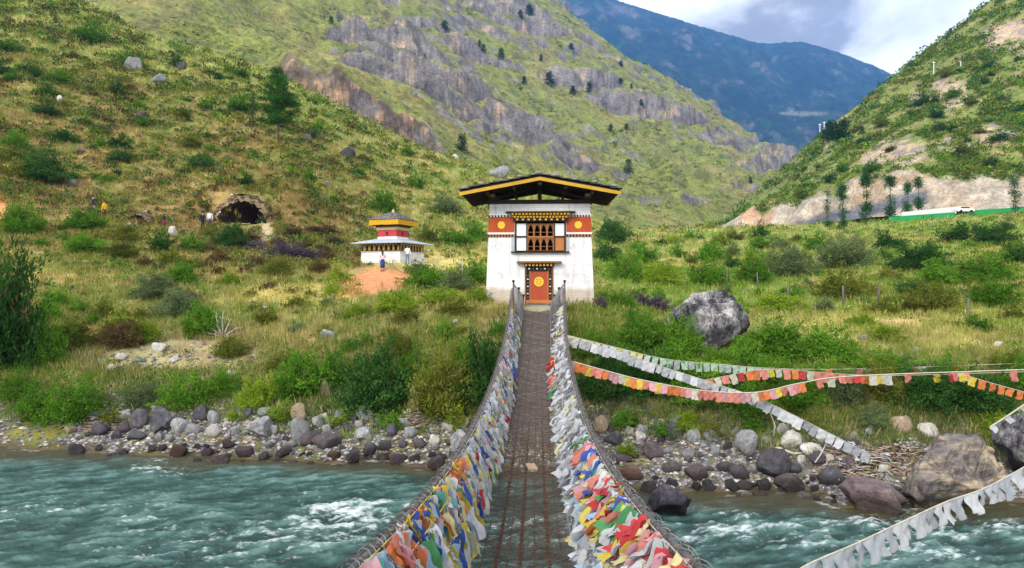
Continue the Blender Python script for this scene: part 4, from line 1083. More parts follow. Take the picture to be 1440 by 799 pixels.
# chains under the walkway
def chain(mb, fn, d0, d1, ln=.115, r=.011, w=.026):
    n = int((d1 - d0) / (ln * .82)); sides, seg = 4, 8
    for k in range(n):
        D = d0 + (d1 - d0) * k / n; a = Vector(fn(D)); b = Vector(fn(D + ln)); t_ = (b - a).normalized(); c = (a + b) / 2
        up = Vector((0, 0, 1)); s1 = t_.cross(up).normalized(); u1 = s1.cross(t_)
        e1 = s1 if k % 2 else u1; e2 = u1 if k % 2 else s1
        V = []
        for i in range(seg):
            ph = 2 * math.pi * i / seg; ctr = c + t_ * math.cos(ph) * ln * .5 + e1 * math.sin(ph) * w
            rad = (t_ * math.cos(ph) + e1 * math.sin(ph)).normalized()
            for j in range(sides):
                q = 2 * math.pi * j / sides; V.append(ctr + rad * math.cos(q) * r + e2 * math.sin(q) * r)
        mb.add(V, [(i * sides + j, i * sides + (j + 1) % sides, ((i + 1) % seg) * sides + (j + 1) % sides, ((i + 1) % seg) * sides + j) for i in range(seg) for j in range(sides)], 0)
for u in (-.52, -.06, .5):
    mb = MB(); chain(mb, lambda D: deck_pt(D, u, -.035), 1.5, 20.0)
    wbuild(mb, 'iron_chain', [M_rust], bridge)
mb = MB(); sp = .05
for k in range(int((DF - 1.5) / sp)):
    for dr in (-1, 1):
        D0 = 1.5 + k * sp; D1 = D0 + .8
        if D1 > DF: continue
        if R.random() < .12: continue
        mb.tube([deck_pt(D0 + (D1 - D0) * t_, dr * (2 * t_ - 1), R.uniform(-.006, .006)) for t_ in (0, .2, .4, .6, .8, 1)], .0030, 3, R.choice((0, 1, 1)), False)
for u in (-.78, -.3, .22, .75): mb.tube([deck_pt(D, u, -.008) for D in dl_], .006, 4, 1, False)
wbuild(mb, 'deck_netting', [M_wire2, M_rust], bridge)
# matting of old netting that covers the far half of the walkway
def mat_mat():
    m, t, N, L = nt('old_matting')
    g = N.new('ShaderNodeNewGeometry')
    mp = node(N, 'ShaderNodeMapping'); mp.inputs['Scale'].default_value = (22, 7, 1); L.new(g.outputs['Position'], mp.inputs[0])
    n1 = node(N, 'ShaderNodeTexNoise', inp={'Scale': 1.0, 'Detail': 6.0, 'Roughness': .7}); L.new(mp.outputs[0], n1.inputs[0])
    r = ramp(N, L, n1.outputs[0], [(0.3, (.050, .044, .040)), (.55, (.175, .162, .148)), (.75, (.30, .285, .265))])
    d = N.new('ShaderNodeBsdfPrincipled'); d.inputs['Roughness'].default_value = .9; d.inputs['Specular IOR Level'].default_value = .1; L.new(r.outputs[0], d.inputs['Base Color'])
    sx = N.new('ShaderNodeSeparateXYZ'); L.new(g.outputs['Position'], sx.inputs[0])
    n2 = node(N, 'ShaderNodeTexNoise', inp={'Scale': 14.0, 'Detail': 4.0}); L.new(g.outputs['Position'], n2.inputs[0])
    mr = node(N, 'ShaderNodeMapRange', inp={'From Min': 8.5, 'From Max': 18.0, 'To Min': 0.24, 'To Max': 0.74}); L.new(sx.outputs['Y'], mr.inputs[0])
    th = node(N, 'ShaderNodeMath', operation='LESS_THAN'); L.new(n2.outputs[0], th.inputs[0]); L.new(mr.outputs[0], th.inputs[1])
    tr = N.new('ShaderNodeBsdfTransparent'); mx = N.new('ShaderNodeMixShader'); L.new(th.outputs[0], mx.inputs[0]); L.new(tr.outputs[0], mx.inputs[1]); L.new(d.outputs[0], mx.inputs[2])
    o = N.new('ShaderNodeOutputMaterial'); L.new(mx.outputs[0], o.inputs[0]); return m
mb = MB(); ds = np.linspace(3.0, DF + .5, 60); us = np.linspace(-.93, .93, 9)
mb.add([deck_pt(D, u, -.012 + R.uniform(-.006, .006)) for D in ds for u in us], [(i * 9 + j, i * 9 + j + 1, (i + 1) * 9 + j + 1, (i + 1) * 9 + j) for i in range(59) for j in range(8)])
wbuild(mb, 'deck_matting', [mat_mat()], bridge, True)
# netting posts that step down to the door
for sg in (-1, 1):
    for D, px, py in ((26.6, 722 if sg < 0 else 794, 397), (27.35, 729.5 if sg < 0 else 786, 407), (27.95, 736 if sg < 0 else 779.5, 417)):
        top = P(px, py, D); zb_ = float(A.z(top.x, D)) - .05
        mb = MB(); mb.tube([(top.x, D, min(zb_, top.z - .4)), (top.x, D, top.z)], .035, 7, 0); mb.tube([(top.x, D, top.z), (top.x, D, top.z + .09)], .055, 8, 1)
        wbuild(mb, 'post', [M_rust, M_black], bridge)
    mb = MB()
    prev = [rail_pt(25.6, sg), P(722 if sg < 0 else 794, 398, 26.6), P(729.5 if sg < 0 else 786, 408, 27.35), P(736 if sg < 0 else 779.5, 418, 27.95)]
    foot = [deck_pt(25.6, sg), deck_pt(26.4, sg), deck_pt(27.1, sg), deck_pt(27.9, sg)]
    mb.tube(prev, .012, 5, 0, False)
    def seg(lst, t_):
        i = min(2, int(t_ * 3)); return lst[i].lerp(lst[i + 1], t_ * 3 - i)
    for k in range(34):
        a, b = k / 34, min(1, k / 34 + .18); mb.tube([seg(prev, a), seg(foot, b)], .004, 3, 0, False); mb.tube([seg(prev, b), seg(foot, a)], .004, 3, 0, False)
    wbuild(mb, 'end_netting', [M_wire], bridge)
# loose board lying on the netting, and dead twigs caught in it
q = deck_pt(11.6, .12, .02); mb = MB(); mb.box(-.085, .085, -.2, .2, 0, .025)
o = mb.build('loose_board', M_board); o.location = q; o.rotation_euler = (-.03, 0, .12); tag(o, 'small pale wooden board lying on the bridge netting', 'board')
# ------------------------------------------------------------------ prayer flags
FC = {
 'white': (.60, .61, .63), 'grey': (.43, .45, .49), 'cream': (.58, .55, .44), 'yellow': (.72, .56, .05), 'pale_yellow': (.70, .64, .28), 'orange': (.70, .19, .04),
 'coral': (.66, .22, .16), 'red': (.56, .03, .035), 'pink': (.66, .34, .38), 'blue': (.03, .09, .42), 'light_blue': (.38, .54, .68), 'green': (.06, .30, .09), 'pale_green': (.40, .55, .42), 'teal': (.10, .42, .38),
}
FM = {k: cloth_mat('flag_cloth_' + k, tuple(a * .95 + .045 for a in v)) for k, v in FC.items()}
M_cord = paint('flag_cord', (0.42, 0.38, 0.30), 0.9, 0.3, 9, 0, 0.1)
M_cordy = paint('yellow_cord', (.58, .45, .08), .9, .25, 9, 0, .1)
def flag_proto(seed, w=.25, h=.33, curl=1.0):
    rg = np.random.default_rng(seed); nx, nz_ = 5, 8
    V = []; a1, a2, ph, tw, sk = rg.uniform(.02, .06) * curl, rg.uniform(.01, .03) * curl, rg.uniform(0, 6.28), rg.uniform(-.55, .55) * curl, rg.uniform(-.3, .3)
    pin = rg.uniform(0, .4) * curl
    for j in range(nz_):
        t_ = j / (nz_ - 1)
        for i in range(nx):
            s_ = i / (nx - 1) - .5
            x = s_ * w * (1 - pin * t_ * (1 - .3 * t_)); z = -h * t_ - .012 * math.sin(s_ * 9 + ph)
            y = a1 * math.sin(3.2 * t_ + ph) * t_ + a2 * math.sin(8 * t_ + 5 * s_ + ph) + .02 * math.sin(9 * s_ + ph) * t_
            an = tw * t_
            V.append((x * math.cos(an) - y * math.sin(an) + sk * h * t_ * .5, x * math.sin(an) + y * math.cos(an), z))
    V = [(x, y, z) for x, y, z in V]
    mb = MB(); mb.add(V, [(j * nx + i, j * nx + i + 1, (j + 1) * nx + i + 1, (j + 1) * nx + i) for j in range(nz_ - 1) for i in range(nx - 1)])
    return mb.mesh('flag', FM['white'], True)
FP = [flag_proto(500 + k) for k in range(10)]
FS = [flag_proto(540 + k, .23, .28, .8) for k in range(6)]
nflag = 0
def put_flag(root, p, tang, hang, col, proto, sc_=1.0):
    x = Vector(tang).normalized(); h = Vector(hang); z = -(h - x * h.dot(x)).normalized(); y = z.cross(x)
    o = bpy.data.objects.new('flag', proto); C.objects.link(o); o.parent = root
    m3 = Matrix((x, y, z)).transposed()
    o.rotation_euler = m3.to_euler(); o.location = p - root.location
    o.scale = sc_ if hasattr(sc_, '__len__') else (sc_,) * 3
    o.material_slots[0].link = 'OBJECT'; o.material_slots[0].material = FM[col]
    return o
def pick(d):
    ks = list(d); return R.choices(ks, [d[k] for k in ks])[0]
# strings tied along both hand cables
def rail_string(sg, D0, D1, n, colf, label, rows=((0, 0), (.10, -.16)), hang=None, sl=1.0):
    root = empty('prayer_flag_string', rail_pt(D0, sg)); tag(root, label, 'prayer flags', f'prayer flags tied along the {"left" if sg < 0 else "right"} hand cable')
    mb = MB()
    for dl, dz in rows: mb.tube([rail_pt(D, sg, dl + .05, dz + .02) for D in np.linspace(D0, D1, 16)], .006, 4, 0, False)
    wbuild(mb, 'cord', M_cordy if sg < 0 and D0 < 7 else M_cord, root)
    for k in range(n):
        dl, dz = rows[k % len(rows)]; D = D0 + (D1 - D0) * (k + R.random()) / n
        nr_ = .72 + .28 * float(sstep(3.2, 7.5, D))
        yaw = R.uniform(-1.1, 1.1) if sg < 0 else R.uniform(-1.2, 1.2)
        tg = Vector((math.sin(yaw), math.cos(yaw), R.uniform(-.25, .25)))
        hx = R.uniform(.05, .6) if sg < 0 else -R.uniform(.45, 1.25)
        put_flag(root, rail_pt(D, sg, dl + .05 + R.uniform(0, .05), dz + R.uniform(-.04, .04)), tg, (hx, R.uniform(-.25, .25), -1), pick(colf(k / n, k % len(rows))), R.choice(FP), (R.uniform(.36, .8) * nr_, .9, R.uniform(.7, 1.15) * sl * nr_))
W = dict(white=6, grey=2, cream=1.5)
rail_string(-1, 3.0, 5.0, 92, lambda t_, r: dict(orange=3, red=2, white=2.5, light_blue=2, pink=2, pale_yellow=1.5, coral=2, teal=.7), 'orange, red, pink and white flags on the left cable nearest the viewer')
rail_string(-1, 5.0, 7.4, 96, lambda t_, r: dict(white=4, light_blue=1.6, pale_yellow=2, yellow=2, orange=1.6, blue=1.5, pink=1, green=1, teal=.6), 'white and yellow flags with blue and orange ones on left cable over the water')
rail_string(-1, 7.4, 10.2, 95, lambda t_, r: dict(orange=5, coral=3, yellow=1, white=1) if r == 0 and t_ < .5 else dict(white=4, pale_yellow=2.2, blue=1.4, light_blue=1.2, coral=1, red=.6, green=.7, grey=1.5), 'dense flags on left cable topped by a run of bright orange ones')
rail_string(-1, 10.2, 15.5, 98, lambda t_, r: dict(white=6, grey=1.4, cream=1, pale_yellow=1.6, blue=1.5, red=.8, yellow=.9, green=.6, pink=.7), 'faded white flags with few coloured ones on left cable over the stony shore', ((0, 0), (.1, -.2), (.2, -.36)), sl=1.1)
rail_string(-1, 15.5, 25.2, 98, lambda t_, r: dict(white=6, grey=1.6, blue=1.8, pale_yellow=1.4, yellow=.6, pink=.7, red=.4, green=.4), 'pale tattered flags with touches of blue on left cable nearest the gatehouse', ((0, 0), (.12, -.24), (.24, -.42)), sl=1.2)
rail_string(1, 3.0, 5.2, 92, lambda t_, r: dict(red=4, white=3.5, pink=2, pale_yellow=1, coral=2, yellow=.9), 'red, pink and white flags on the right cable nearest the viewer')
rail_string(1, 5.2, 7.4, 94, lambda t_, r: dict(red=3, white=4, yellow=1.1, green=1.1, blue=1.2, coral=1.6, light_blue=1.2, orange=1, pink=1), 'red, green, yellow and white flags blowing inward on the right cable over the water')
rail_string(1, 7.4, 10.4, 86, lambda t_, r: dict(white=5, blue=2.4, coral=2, pale_yellow=2, light_blue=1.5, green=.5, yellow=.5, pink=1), 'white and blue flags with a coral clump on right cable above the dark rock')
rail_string(1, 10.4, 17.0, 98, lambda t_, r: dict(white=9, grey=2.5, cream=1.4, pale_yellow=.8), 'all white flags in a thick row on the right cable over the stony shore', ((0, 0), (.12, -.2), (.26, -.36)), sl=1.15)
rail_string(1, 17.0, 20.6, 70, lambda t_, r: dict(red=3, white=3, yellow=.7, green=.9, coral=1.5) if r == 2 else dict(white=8, grey=1.5, pale_yellow=.6), 'white flags with red and green ones below on right cable near two side strings', ((0, 0), (.14, -.2), (.34, -.40)), sl=1.15)
rail_string(1, 20.6, 25.4, 66, lambda t_, r: dict(white=6, cream=1.6, pale_yellow=1.6, yellow=.9, grey=.8, pink=.4), 'white and yellowish flags on right cable nearest the gatehouse', ((0, 0), (.16, -.26)))
LOW = ((.12, -.26), (.22, -.42))
for sg, D0, D1, n, cf, lb in (
  (-1, 3.0, 5.4, 84, dict(white=3, light_blue=2, pale_yellow=2, coral=1.5, pink=1, blue=.6, teal=.5), 'lower row of white, blue and yellowish flags on left netting nearest the viewer'),
  (-1, 5.4, 8.2, 80, dict(white=4, pale_yellow=2, yellow=1.6, light_blue=1.5, blue=1.2, orange=.7), 'lower row of white and yellow flags on left netting over the water'),
  (-1, 8.2, 12.0, 90, dict(white=5, pale_yellow=2, yellow=1.2, blue=1.4, grey=1, green=.9, red=.8, coral=.6), 'lower row of pale streaming flags on left netting by the waterline'),
  (-1, 12.0, 18.0, 96, dict(white=6, grey=1.6, pale_yellow=1.2, blue=1, red=.4, green=.3, yellow=.5), 'lower row of tattered white flags on left netting over the stony shore'),
  (1, 3.0, 5.2, 78, dict(white=4, red=2.4, pink=1.6, pale_yellow=1.4, grey=1), 'lower row of white and red flags on right netting nearest the viewer'),
  (1, 5.2, 7.8, 88, dict(white=6, light_blue=1.6, grey=2, coral=1, yellow=.7), 'lower row of white streaming flags on right netting over the water'),
  (1, 7.8, 12.0, 84, dict(white=7, grey=2, light_blue=1.2, pale_yellow=.8), 'lower row of white and pale blue flags on right netting by the waterline'),
  (1, 12.0, 18.0, 90, dict(white=8, grey=2.4, cream=1), 'lower row of white flags on right netting over the stony shore')):
    rail_string(sg, D0, D1, n, (lambda c: lambda t_, r: c)(cf), lb, LOW, sl=1.15)
# free strings across the bank
def spline(pts, n):
    pts = [pts[0] * 2 - pts[1]] + pts + [pts[-1] * 2 - pts[-2]]; out = []
    for i in range(1, len(pts) - 2):
        a, b, c, d = pts[i - 1:i + 3]
        for k in range(n):
            t_ = k / n; out.append(((2 * b) + (c - a) * t_ + (2 * a - 5 * b + 4 * c - d) * t_ * t_ + (3 * b - a - 3 * c + d) * t_ ** 3) * .5)
    return out + [pts[-2]]
def free_string(label, ctrl, spacing, colf, size=1.0, t0=0.0, t1=1.0, cord=.009, hang=(.12, -.1, -1), jit=.25, group='flag strings slung over the right bank'):
    pts = spline([P(*c) for c in ctrl], 14)
    root = empty('prayer_flag_string', pts[0]); tag(root, label, 'prayer flags', group)
    mb = MB(); mb.tube(pts, cord, 4, 0, False); wbuild(mb, 'cord', M_cord, root)
    cum = [0]
    for a, b in zip(pts, pts[1:]): cum.append(cum[-1] + (b - a).length)
    tot = cum[-1]; s_ = tot * t0 + .05; n = 0
    while s_ < tot * t1 and n < 99:
        i = max(j for j in range(len(cum)) if cum[j] <= s_); i = min(i, len(pts) - 2)
        p = pts[i].lerp(pts[i + 1], (s_ - cum[i]) / max(1e-6, cum[i + 1] - cum[i])); tg = pts[i + 1] - pts[i]
        c = colf(s_ / tot)
        if c: put_flag(root, p - Vector((0, 0, cord * .3)), tg, (hang[0] + R.uniform(-jit, jit), hang[1] + R.uniform(-jit, jit), -1), pick(c), R.choice(FS), (size * R.uniform(.88, 1.04), size, size * R.uniform(.85, 1.1))); n += 1
        s_ += spacing * R.uniform(.92, 1.1)
    return root
free_string('string of white and cream flags turning pale green towards the right, highest over the bank', [(800, 472, 21), (868, 489, 20.6), (936, 505, 20.4), (1010, 512, 20.2), (1085, 518, 20), (1200, 519, 19.8), (1440, 511, 19.5)], .23,
            lambda t_: dict(white=3, cream=1, pale_yellow=2) if t_ < .2 else dict(pale_green=5, grey=1) if t_ < .46 else (dict(coral=2, orange=1, pale_green=1) if R.random() < .3 else None), .95)
free_string('long string of white flags dropping from the right cable to the driftwood on the shore', [(800, 474, 21), (860, 491, 20.4), (930, 515, 19.6), (1010, 541, 18.9), (1066, 560, 18.4), (1140, 596, 17.6), (1222, 638, 16.9)], .215, lambda t_: dict(white=6, grey=3), 1.0)
free_string('sagging string of orange and pink flags, lowest over the bank', [(803, 508, 18.6), (850, 521, 18.4), (905, 535, 18.2), (985, 549, 18), (1062, 552, 18), (1125, 539, 18), (1200, 529, 18), (1440, 520, 18)], .165,
            lambda t_: dict(orange=3, coral=4, pink=2.5, yellow=1.2, red=.8, cream=.8) if t_ < .52 else (dict(coral=1, cream=1) if R.random() < .12 else None), .95, cord=.018)
free_string('string of orange, cream and red pennants behind the white string, from mid bank rightward', [(985, 536, 19.2), (1020, 529, 19.1), (1062, 521, 19), (1110, 520, 19), (1180, 526, 18.8), (1260, 528, 18.6), (1440, 523, 18.2)], .22,
            lambda t_: dict(orange=2, coral=2.5, cream=1.5, yellow=1, red=.8, white=.6) if t_ < .62 or R.random() < .3 else None, .95)
free_string('short string of orange flags slanting over dark bushes at the right edge', [(1352, 526, 17.5), (1395, 539, 17.2), (1450, 554, 17)], .23, lambda t_: dict(orange=3, coral=2, cream=1, yellow=1), .8)
free_string('grey-white string of flags sagging over the rapids at the lower right', [(1085, 832, 6.0), (1130, 797, 6.1), (1200, 766, 6.4), (1262, 737, 6.8), (1330, 706, 7.3), (1390, 684, 7.8), (1470, 640, 8.6)], .165,
            lambda t_: dict(white=4, grey=4), .82, hang=(-.15, -.2, -1), jit=.3)
free_string('thin white string of twisted flags running up from the large boulder', [(1392, 601, 15.3), (1420, 583, 15.2), (1460, 556, 15)], .38, lambda t_: dict(white=2, grey=1), .62, cord=.022, jit=.5)
# ------------------------------------------------------------------ plants
def quads_mesh(name, V, col, mat, k=4):
    n = len(V) // k; me = bpy.data.meshes.new(name)
    set_mesh(me, V, np.arange(n * k), np.arange(n) * k, np.full(n, k), None, False, col); me.materials.append(mat)
    return me
def unit(v): return v / (np.linalg.norm(v, axis=-1, keepdims=True) + 1e-9)
def leaves(p, d, ln, wd, rg):
    """diamond leaves at p pointing along d"""
    d = unit(d); s_ = unit(np.cross(d, rg.normal(size=d.shape))); nrm = np.cross(d, s_)
    ln = ln[:, None]; wd = wd[:, None]
    V = np.stack([p, p + d * ln * .5 + s_ * wd * .5 + nrm * ln * .06, p + d * ln, p + d * ln * .5 - s_ * wd * .5 + nrm * ln * .06], 1)
    return V.reshape(-1, 3)
KIND = {
 'green': ((.042, .115, .012), (.135, .285, .028)), 'dark': ((.016, .056, .014), (.058, .140, .030)), 'lime': ((.115, .20, .014), (.25, .36, .032)),
 'grey': ((.070, .108, .046), (.16, .21, .09)), 'olive': ((.070, .096, .014), (.18, .20, .036)), 'heather': ((.062, .048, .018), (.135, .090, .036)), 'purple': ((.062, .050, .058), (.125, .10, .13)),
}
M_leaf = leaf_mat('leaves', trans=0.28)
M_leaf_far = leaf_mat('leaves_far', trans=0.2)
M_bark = paint('bark', (0.085, 0.065, 0.050), 0.9, 0.35, 6, 0.5, 0.1)
M_dead = paint('dead_wood', (0.40, 0.36, 0.31), 0.9, 0.25, 9, 0.3, 0.1)
def bush_mesh(kind, seed, stems, per, ln, hgt, upright=.5):
    rg = np.random.default_rng(seed); lo, hi = (np.array(c) for c in KIND[kind])
    az = rg.uniform(0, 2 * np.pi, stems); el = np.arcsin(np.clip(rg.uniform(0.02, 1.0, stems) ** (1 - .5 * upright), 0, 1))
    lump = 1 + .48 * pnoise(az * 1.3 + seed, el * 2.2, seed) + rg.uniform(-.3, .22, stems) + np.where(rg.random(stems) < .06, .35, 0)
    d = np.stack([np.cos(az) * np.cos(el), np.sin(az) * np.cos(el), np.sin(el) * hgt], 1)
    base = np.stack([rg.normal(0, .34, stems), rg.normal(0, .34, stems), np.zeros(stems)], 1)
    i = np.repeat(np.arange(stems), per); n = len(i)
    t_ = rg.uniform(.16, 1, n) ** .75
    tip = d[i] * lump[i][:, None] * .86
    bend = np.stack([np.zeros(n), np.zeros(n), (t_ * (1 - t_)) * .5 * hgt], 1)
    spread = .10 * (1.15 - t_)[:, None] + .02
    p = base[i] * (1 - t_)[:, None] + tip * t_[:, None] + bend + rg.normal(size=(n, 3)) * spread
    p[:, 2] = np.abs(p[:, 2])
    tang = unit(tip - base[i])
    dd = tang * .8 + rg.normal(size=(n, 3)) * .62 + np.array([0, 0, .25])
    L_ = ln * rg.uniform(.6, 1.3, n)
    V = leaves(p, dd, L_, L_ * rg.uniform(.28, .5, n), rg)
    k = np.clip(.68 * rg.random(stems)[i] + .32 * rg.random(n), 0, 1)
    c = lo * (1 - k[:, None]) + hi * k[:, None]
    dead = (rg.random(stems) < .05)[i] & (rg.random(n) < .7); c[dead] = np.array((.16, .11, .06)) * (.6 + .8 * rg.random(dead.sum()))[:, None]
    if kind in ('purple', 'heather'):
        fl = rg.random(n) < (.18 if kind == 'purple' else .04); c[fl] = (.17, .12, .20)
    return quads_mesh('bush', V, np.repeat(c, 4, 0), M_leaf)
BM = {}
for kind in KIND:
    for lod, (st, per, ln) in enumerate(((170, 62, .088), (95, 30, .15), (52, 15, .26))):
        BM[kind, lod] = [bush_mesh(kind, 700 + 13 * j + 101 * lod + len(kind), st, per, ln, 1.5) for j in range(3 if lod else 3)]
BUSHES = []
def size_word(w): return 'tiny' if w < 17 else 'small' if w < 32 else 'medium' if w < 55 else 'broad' if w < 85 else 'large'
CW = {'green': 'green', 'dark': 'dark green', 'lime': 'yellow-green', 'grey': 'grey-green', 'olive': 'olive', 'heather': 'brown heathery', 'purple': 'purple-flowered'}
def add_bush(px, py, wpx, hpx, kind, zone, sheet=None, name='bush', sink=.12):
    sh = sheet or A; q = sh.hit(px, py)
    if q is None: return None
    D = q.y; w_ = wpx / F * D / 2; h_ = hpx / F * D
    pxl = wpx * 1024 / 1440
    lod = 0 if pxl > 36 else 1 if pxl > 15 else 2
    o = bpy.data.objects.new(name, R.choice(BM[kind, lod])); C.objects.link(o)
    o.location = (q.x, q.y + w_ * .35, float(sh.z(q.x, q.y + w_ * .35)) - sink * h_ ); o.scale = (w_ * 1.06, w_ * R.uniform(.8, 1.0), h_ * .70)
    # stand on the ground at its own foot
    o.location = (q.x, q.y, q.z - sink * h_)
    o.rotation_euler = (0, 0, R.uniform(0, 6.28))
    BUSHES.append((o, px, py, wpx, kind, zone)); return o
# the ones that can be picked out in the photograph
Zb = 'on the bank left of the bridge'
for b in ((100, 592, 100, 62, 'green'), (55, 590, 70, 50, 'green'), (268, 572, 88, 50, 'green'), (205, 572, 70, 36, 'grey'), (425, 556, 95, 68, 'green'), (528, 572, 135, 96, 'dark'), (470, 540, 60, 50, 'green'), (620, 582, 105, 98, 'olive'), (682, 575, 88, 120, 'dark'),
          (362, 574, 64, 48, 'lime'), (655, 540, 70, 70, 'green'), (585, 545, 60, 60, 'green'), (560, 498, 60, 36, 'olive'), (25, 560, 60, 40, 'green'), (318, 556, 60, 40, 'green'), (395, 520, 50, 26, 'olive'), (640, 600, 44, 30, 'lime'), (395, 590, 50, 24, 'lime'), (335, 590, 40, 18, 'lime'), (550, 600, 50, 22, 'green'), (478, 596, 44, 18, 'lime'), (160, 596, 50, 22, 'olive')): add_bush(*b, Zb)
for b in ((8, 520, 120, 185, 'dark'), (60, 512, 70, 80, 'green'), (100, 490, 70, 46, 'olive'), (170, 488, 76, 46, 'heather'), (200, 480, 60, 34, 'lime'), (285, 472, 62, 50, 'green'), (250, 445, 70, 44, 'grey'), (218, 420, 70, 40, 'grey'), (325, 500, 60, 28, 'olive'),
          (255, 400, 52, 34, 'green'), (30, 330, 70, 46, 'green'), (62, 258, 84, 50, 'dark'), (226, 354, 50, 30, 'dark'), (272, 354, 46, 26, 'green'), (120, 322, 60, 30, 'green'), (18, 250, 50, 30, 'olive'), (175, 340, 60, 28, 'olive'), (118, 355, 64, 30, 'green'), (420, 432, 44, 18, 'olive')):
    add_bush(*b, 'on the slope left of the shrine')
Zr = 'on the bank right of the bridge'
for b in ((905, 492, 92, 60, 'green'), (955, 500, 84, 58, 'green'), (1090, 505, 110, 60, 'green'), (1160, 510, 100, 52, 'green'), (1050, 516, 70, 44, 'green'), (850, 560, 90, 76, 'dark'), (915, 556, 100, 66, 'dark'), (985, 566, 100, 60, 'green'), (1050, 580, 90, 52, 'green'), (1120, 572, 90, 46, 'green'),
          (835, 500, 60, 40, 'green'), (880, 600, 50, 26, 'green'), (965, 600, 60, 24, 'lime'), (1190, 570, 70, 50, 'grey'), (1240, 560, 80, 54, 'olive'), (1300, 572, 100, 60, 'dark'), (1372, 578, 110, 66, 'dark'), (1430, 560, 80, 60, 'green'), (1225, 600, 56, 36, 'grey'), (1330, 545, 90, 44, 'green'), (1270, 525, 80, 30, 'grey'), (1420, 520, 70, 30, 'olive'),
          (940, 530, 90, 50, 'green'), (1010, 528, 70, 40, 'green'), (1400, 610, 60, 34, 'lime'), (1150, 610, 50, 24, 'olive'), (1095, 542, 90, 40, 'green'), (1165, 545, 80, 40, 'green'), (1000, 545, 80, 40, 'lime'), (870, 525, 70, 46, 'green'), (1040, 548, 70, 36, 'dark'), (1240, 530, 80, 40, 'green'), (935, 612, 50, 20, 'green'), (1000, 612, 50, 20, 'olive'), (1060, 606, 50, 22, 'green'), (880, 640, 40, 18, 'lime'), (1170, 622, 40, 18, 'grey')): add_bush(*b, Zr)
Zf = 'in the field right of the gatehouse'
for b in ((1190, 376, 96, 50, 'grey'), (1290, 380, 80, 40, 'dark'), (1110, 388, 80, 44, 'grey'), (1180, 420, 90, 40, 'olive'), (1310, 438, 90, 46, 'olive'), (1395, 432, 90, 44, 'green'), (1370, 465, 50, 22, 'green'), (1160, 440, 44, 22, 'grey'), (1215, 462, 64, 24, 'lime'), (1245, 478, 60, 22, 'lime'), (1380, 395, 110, 40, 'green'),
          (1320, 400, 80, 36, 'green'), (1060, 398, 70, 40, 'green'), (995, 400, 70, 36, 'green'), (930, 400, 70, 36, 'lime'), (880, 395, 60, 40, 'green'), (1000, 368, 60, 30, 'green'), (1068, 336, 26, 26, 'dark'), (905, 372, 50, 30, 'green'), (1430, 452, 50, 24, 'olive'), (1095, 438, 90, 28, 'lime'), (1010, 432, 70, 24, 'lime'), (860, 340, 60, 36, 'dark'), (850, 368, 40, 34, 'dark'),
          (1400, 345, 60, 34, 'dark'), (1345, 340, 50, 26, 'dark'), (1250, 350, 50, 22, 'dark'), (1430, 372, 50, 30, 'dark')): add_bush(*b, Zf)
for b in ((905, 434, 46, 22, 'purple'), (925, 437, 50, 22, 'purple'), (845, 432, 30, 16, 'purple'), (400, 362, 60, 22, 'purple'), (432, 366, 44, 20, 'purple'), (360, 352, 40, 18, 'purple')):
    add_bush(*b, 'beside the grey boulder' if b[0] > 880 else 'at the right foot of the gatehouse' if b[0] > 700 else 'on the heather slope below the cave')
Zg = 'between the shrine and the gatehouse'
for b in ((478, 398, 44, 22, 'lime'), (468, 418, 40, 22, 'lime'), (600, 405, 80, 34, 'green'), (640, 410, 70, 36, 'grey'), (668, 402, 50, 40, 'green'), (620, 428, 70, 26, 'lime'), (560, 436, 90, 30, 'lime'), (505, 448, 60, 22, 'lime'), (548, 424, 36, 14, 'grey'), (672, 428, 56, 24, 'lime'), (640, 440, 60, 20, 'olive'), (590, 385, 40, 20, 'grey'), (540, 300, 44, 36, 'green'), (640, 345, 70, 24, 'green'), (630, 300, 56, 28, 'grey'), (670, 340, 40, 30, 'green'), (600, 340, 44, 22, 'olive'), (570, 455, 50, 22, 'olive'), (700, 408, 40, 26, 'green')):
    add_bush(*b, Zg)
# the others, spread where the slopes carry them
def fill(n, x0, x1, y0, y1, s0, s1, kinds, zone, sheet=None, ratio=(.38, .68), ok=None, gap=.30, name='bush'):
    taken = [(b[1], b[2], b[3]) for b in BUSHES]; k = tries = 0
    while k < n and tries < n * 40:
        tries += 1
        px, py = R.uniform(x0, x1), R.uniform(y0, y1); s_ = s0 + (s1 - s0) * R.random() ** 1.6
        if ok and not ok(px, py): continue
        if any(math.hypot(px - a, (py - b) * 1.6) < gap * (s_ + c) for a, b, c in taken): continue
        if add_bush(px, py, s_, s_ * R.uniform(*ratio), pick(kinds), zone, sheet, name): k += 1; taken.append((px, py, s_))
lim = lambda px: 30 + px * .22
clus = lambda x, y: float(pnoise(x / 48., y / 30., 77)) + R.uniform(-.25, .25) > .02
fill(46, 5, 340, 60, 262, 16, 50, dict(dark=4, green=2.5, olive=2), 'on the steep slope above the caves', ok=lambda x, y: y > lim(x) and clus(x, y))
fill(20, 345, 690, 170, 300, 12, 34, dict(grey=2, green=3, dark=1.2, olive=1), 'on the slope right of the lone pine', ok=lambda x, y: y > 60 + x * .27)
fill(22, 0, 330, 325, 470, 26, 60, dict(green=3, dark=2, olive=3, lime=1, heather=1), 'on the slope left of the shrine')
fill(16, 290, 470, 322, 388, 26, 56, dict(heather=5, olive=1), 'on the heather slope below the cave', ratio=(.35, .5), gap=.3, ok=lambda x, y: x > 392 or y > 336)
fill(10, 330, 480, 395, 470, 20, 44, dict(olive=2, grey=2, heather=1), 'on the terrace above the left bank')
fill(34, 845, 1130, 330, 445, 20, 58, dict(green=4, grey=2, olive=2, lime=1.5, dark=1), Zf)
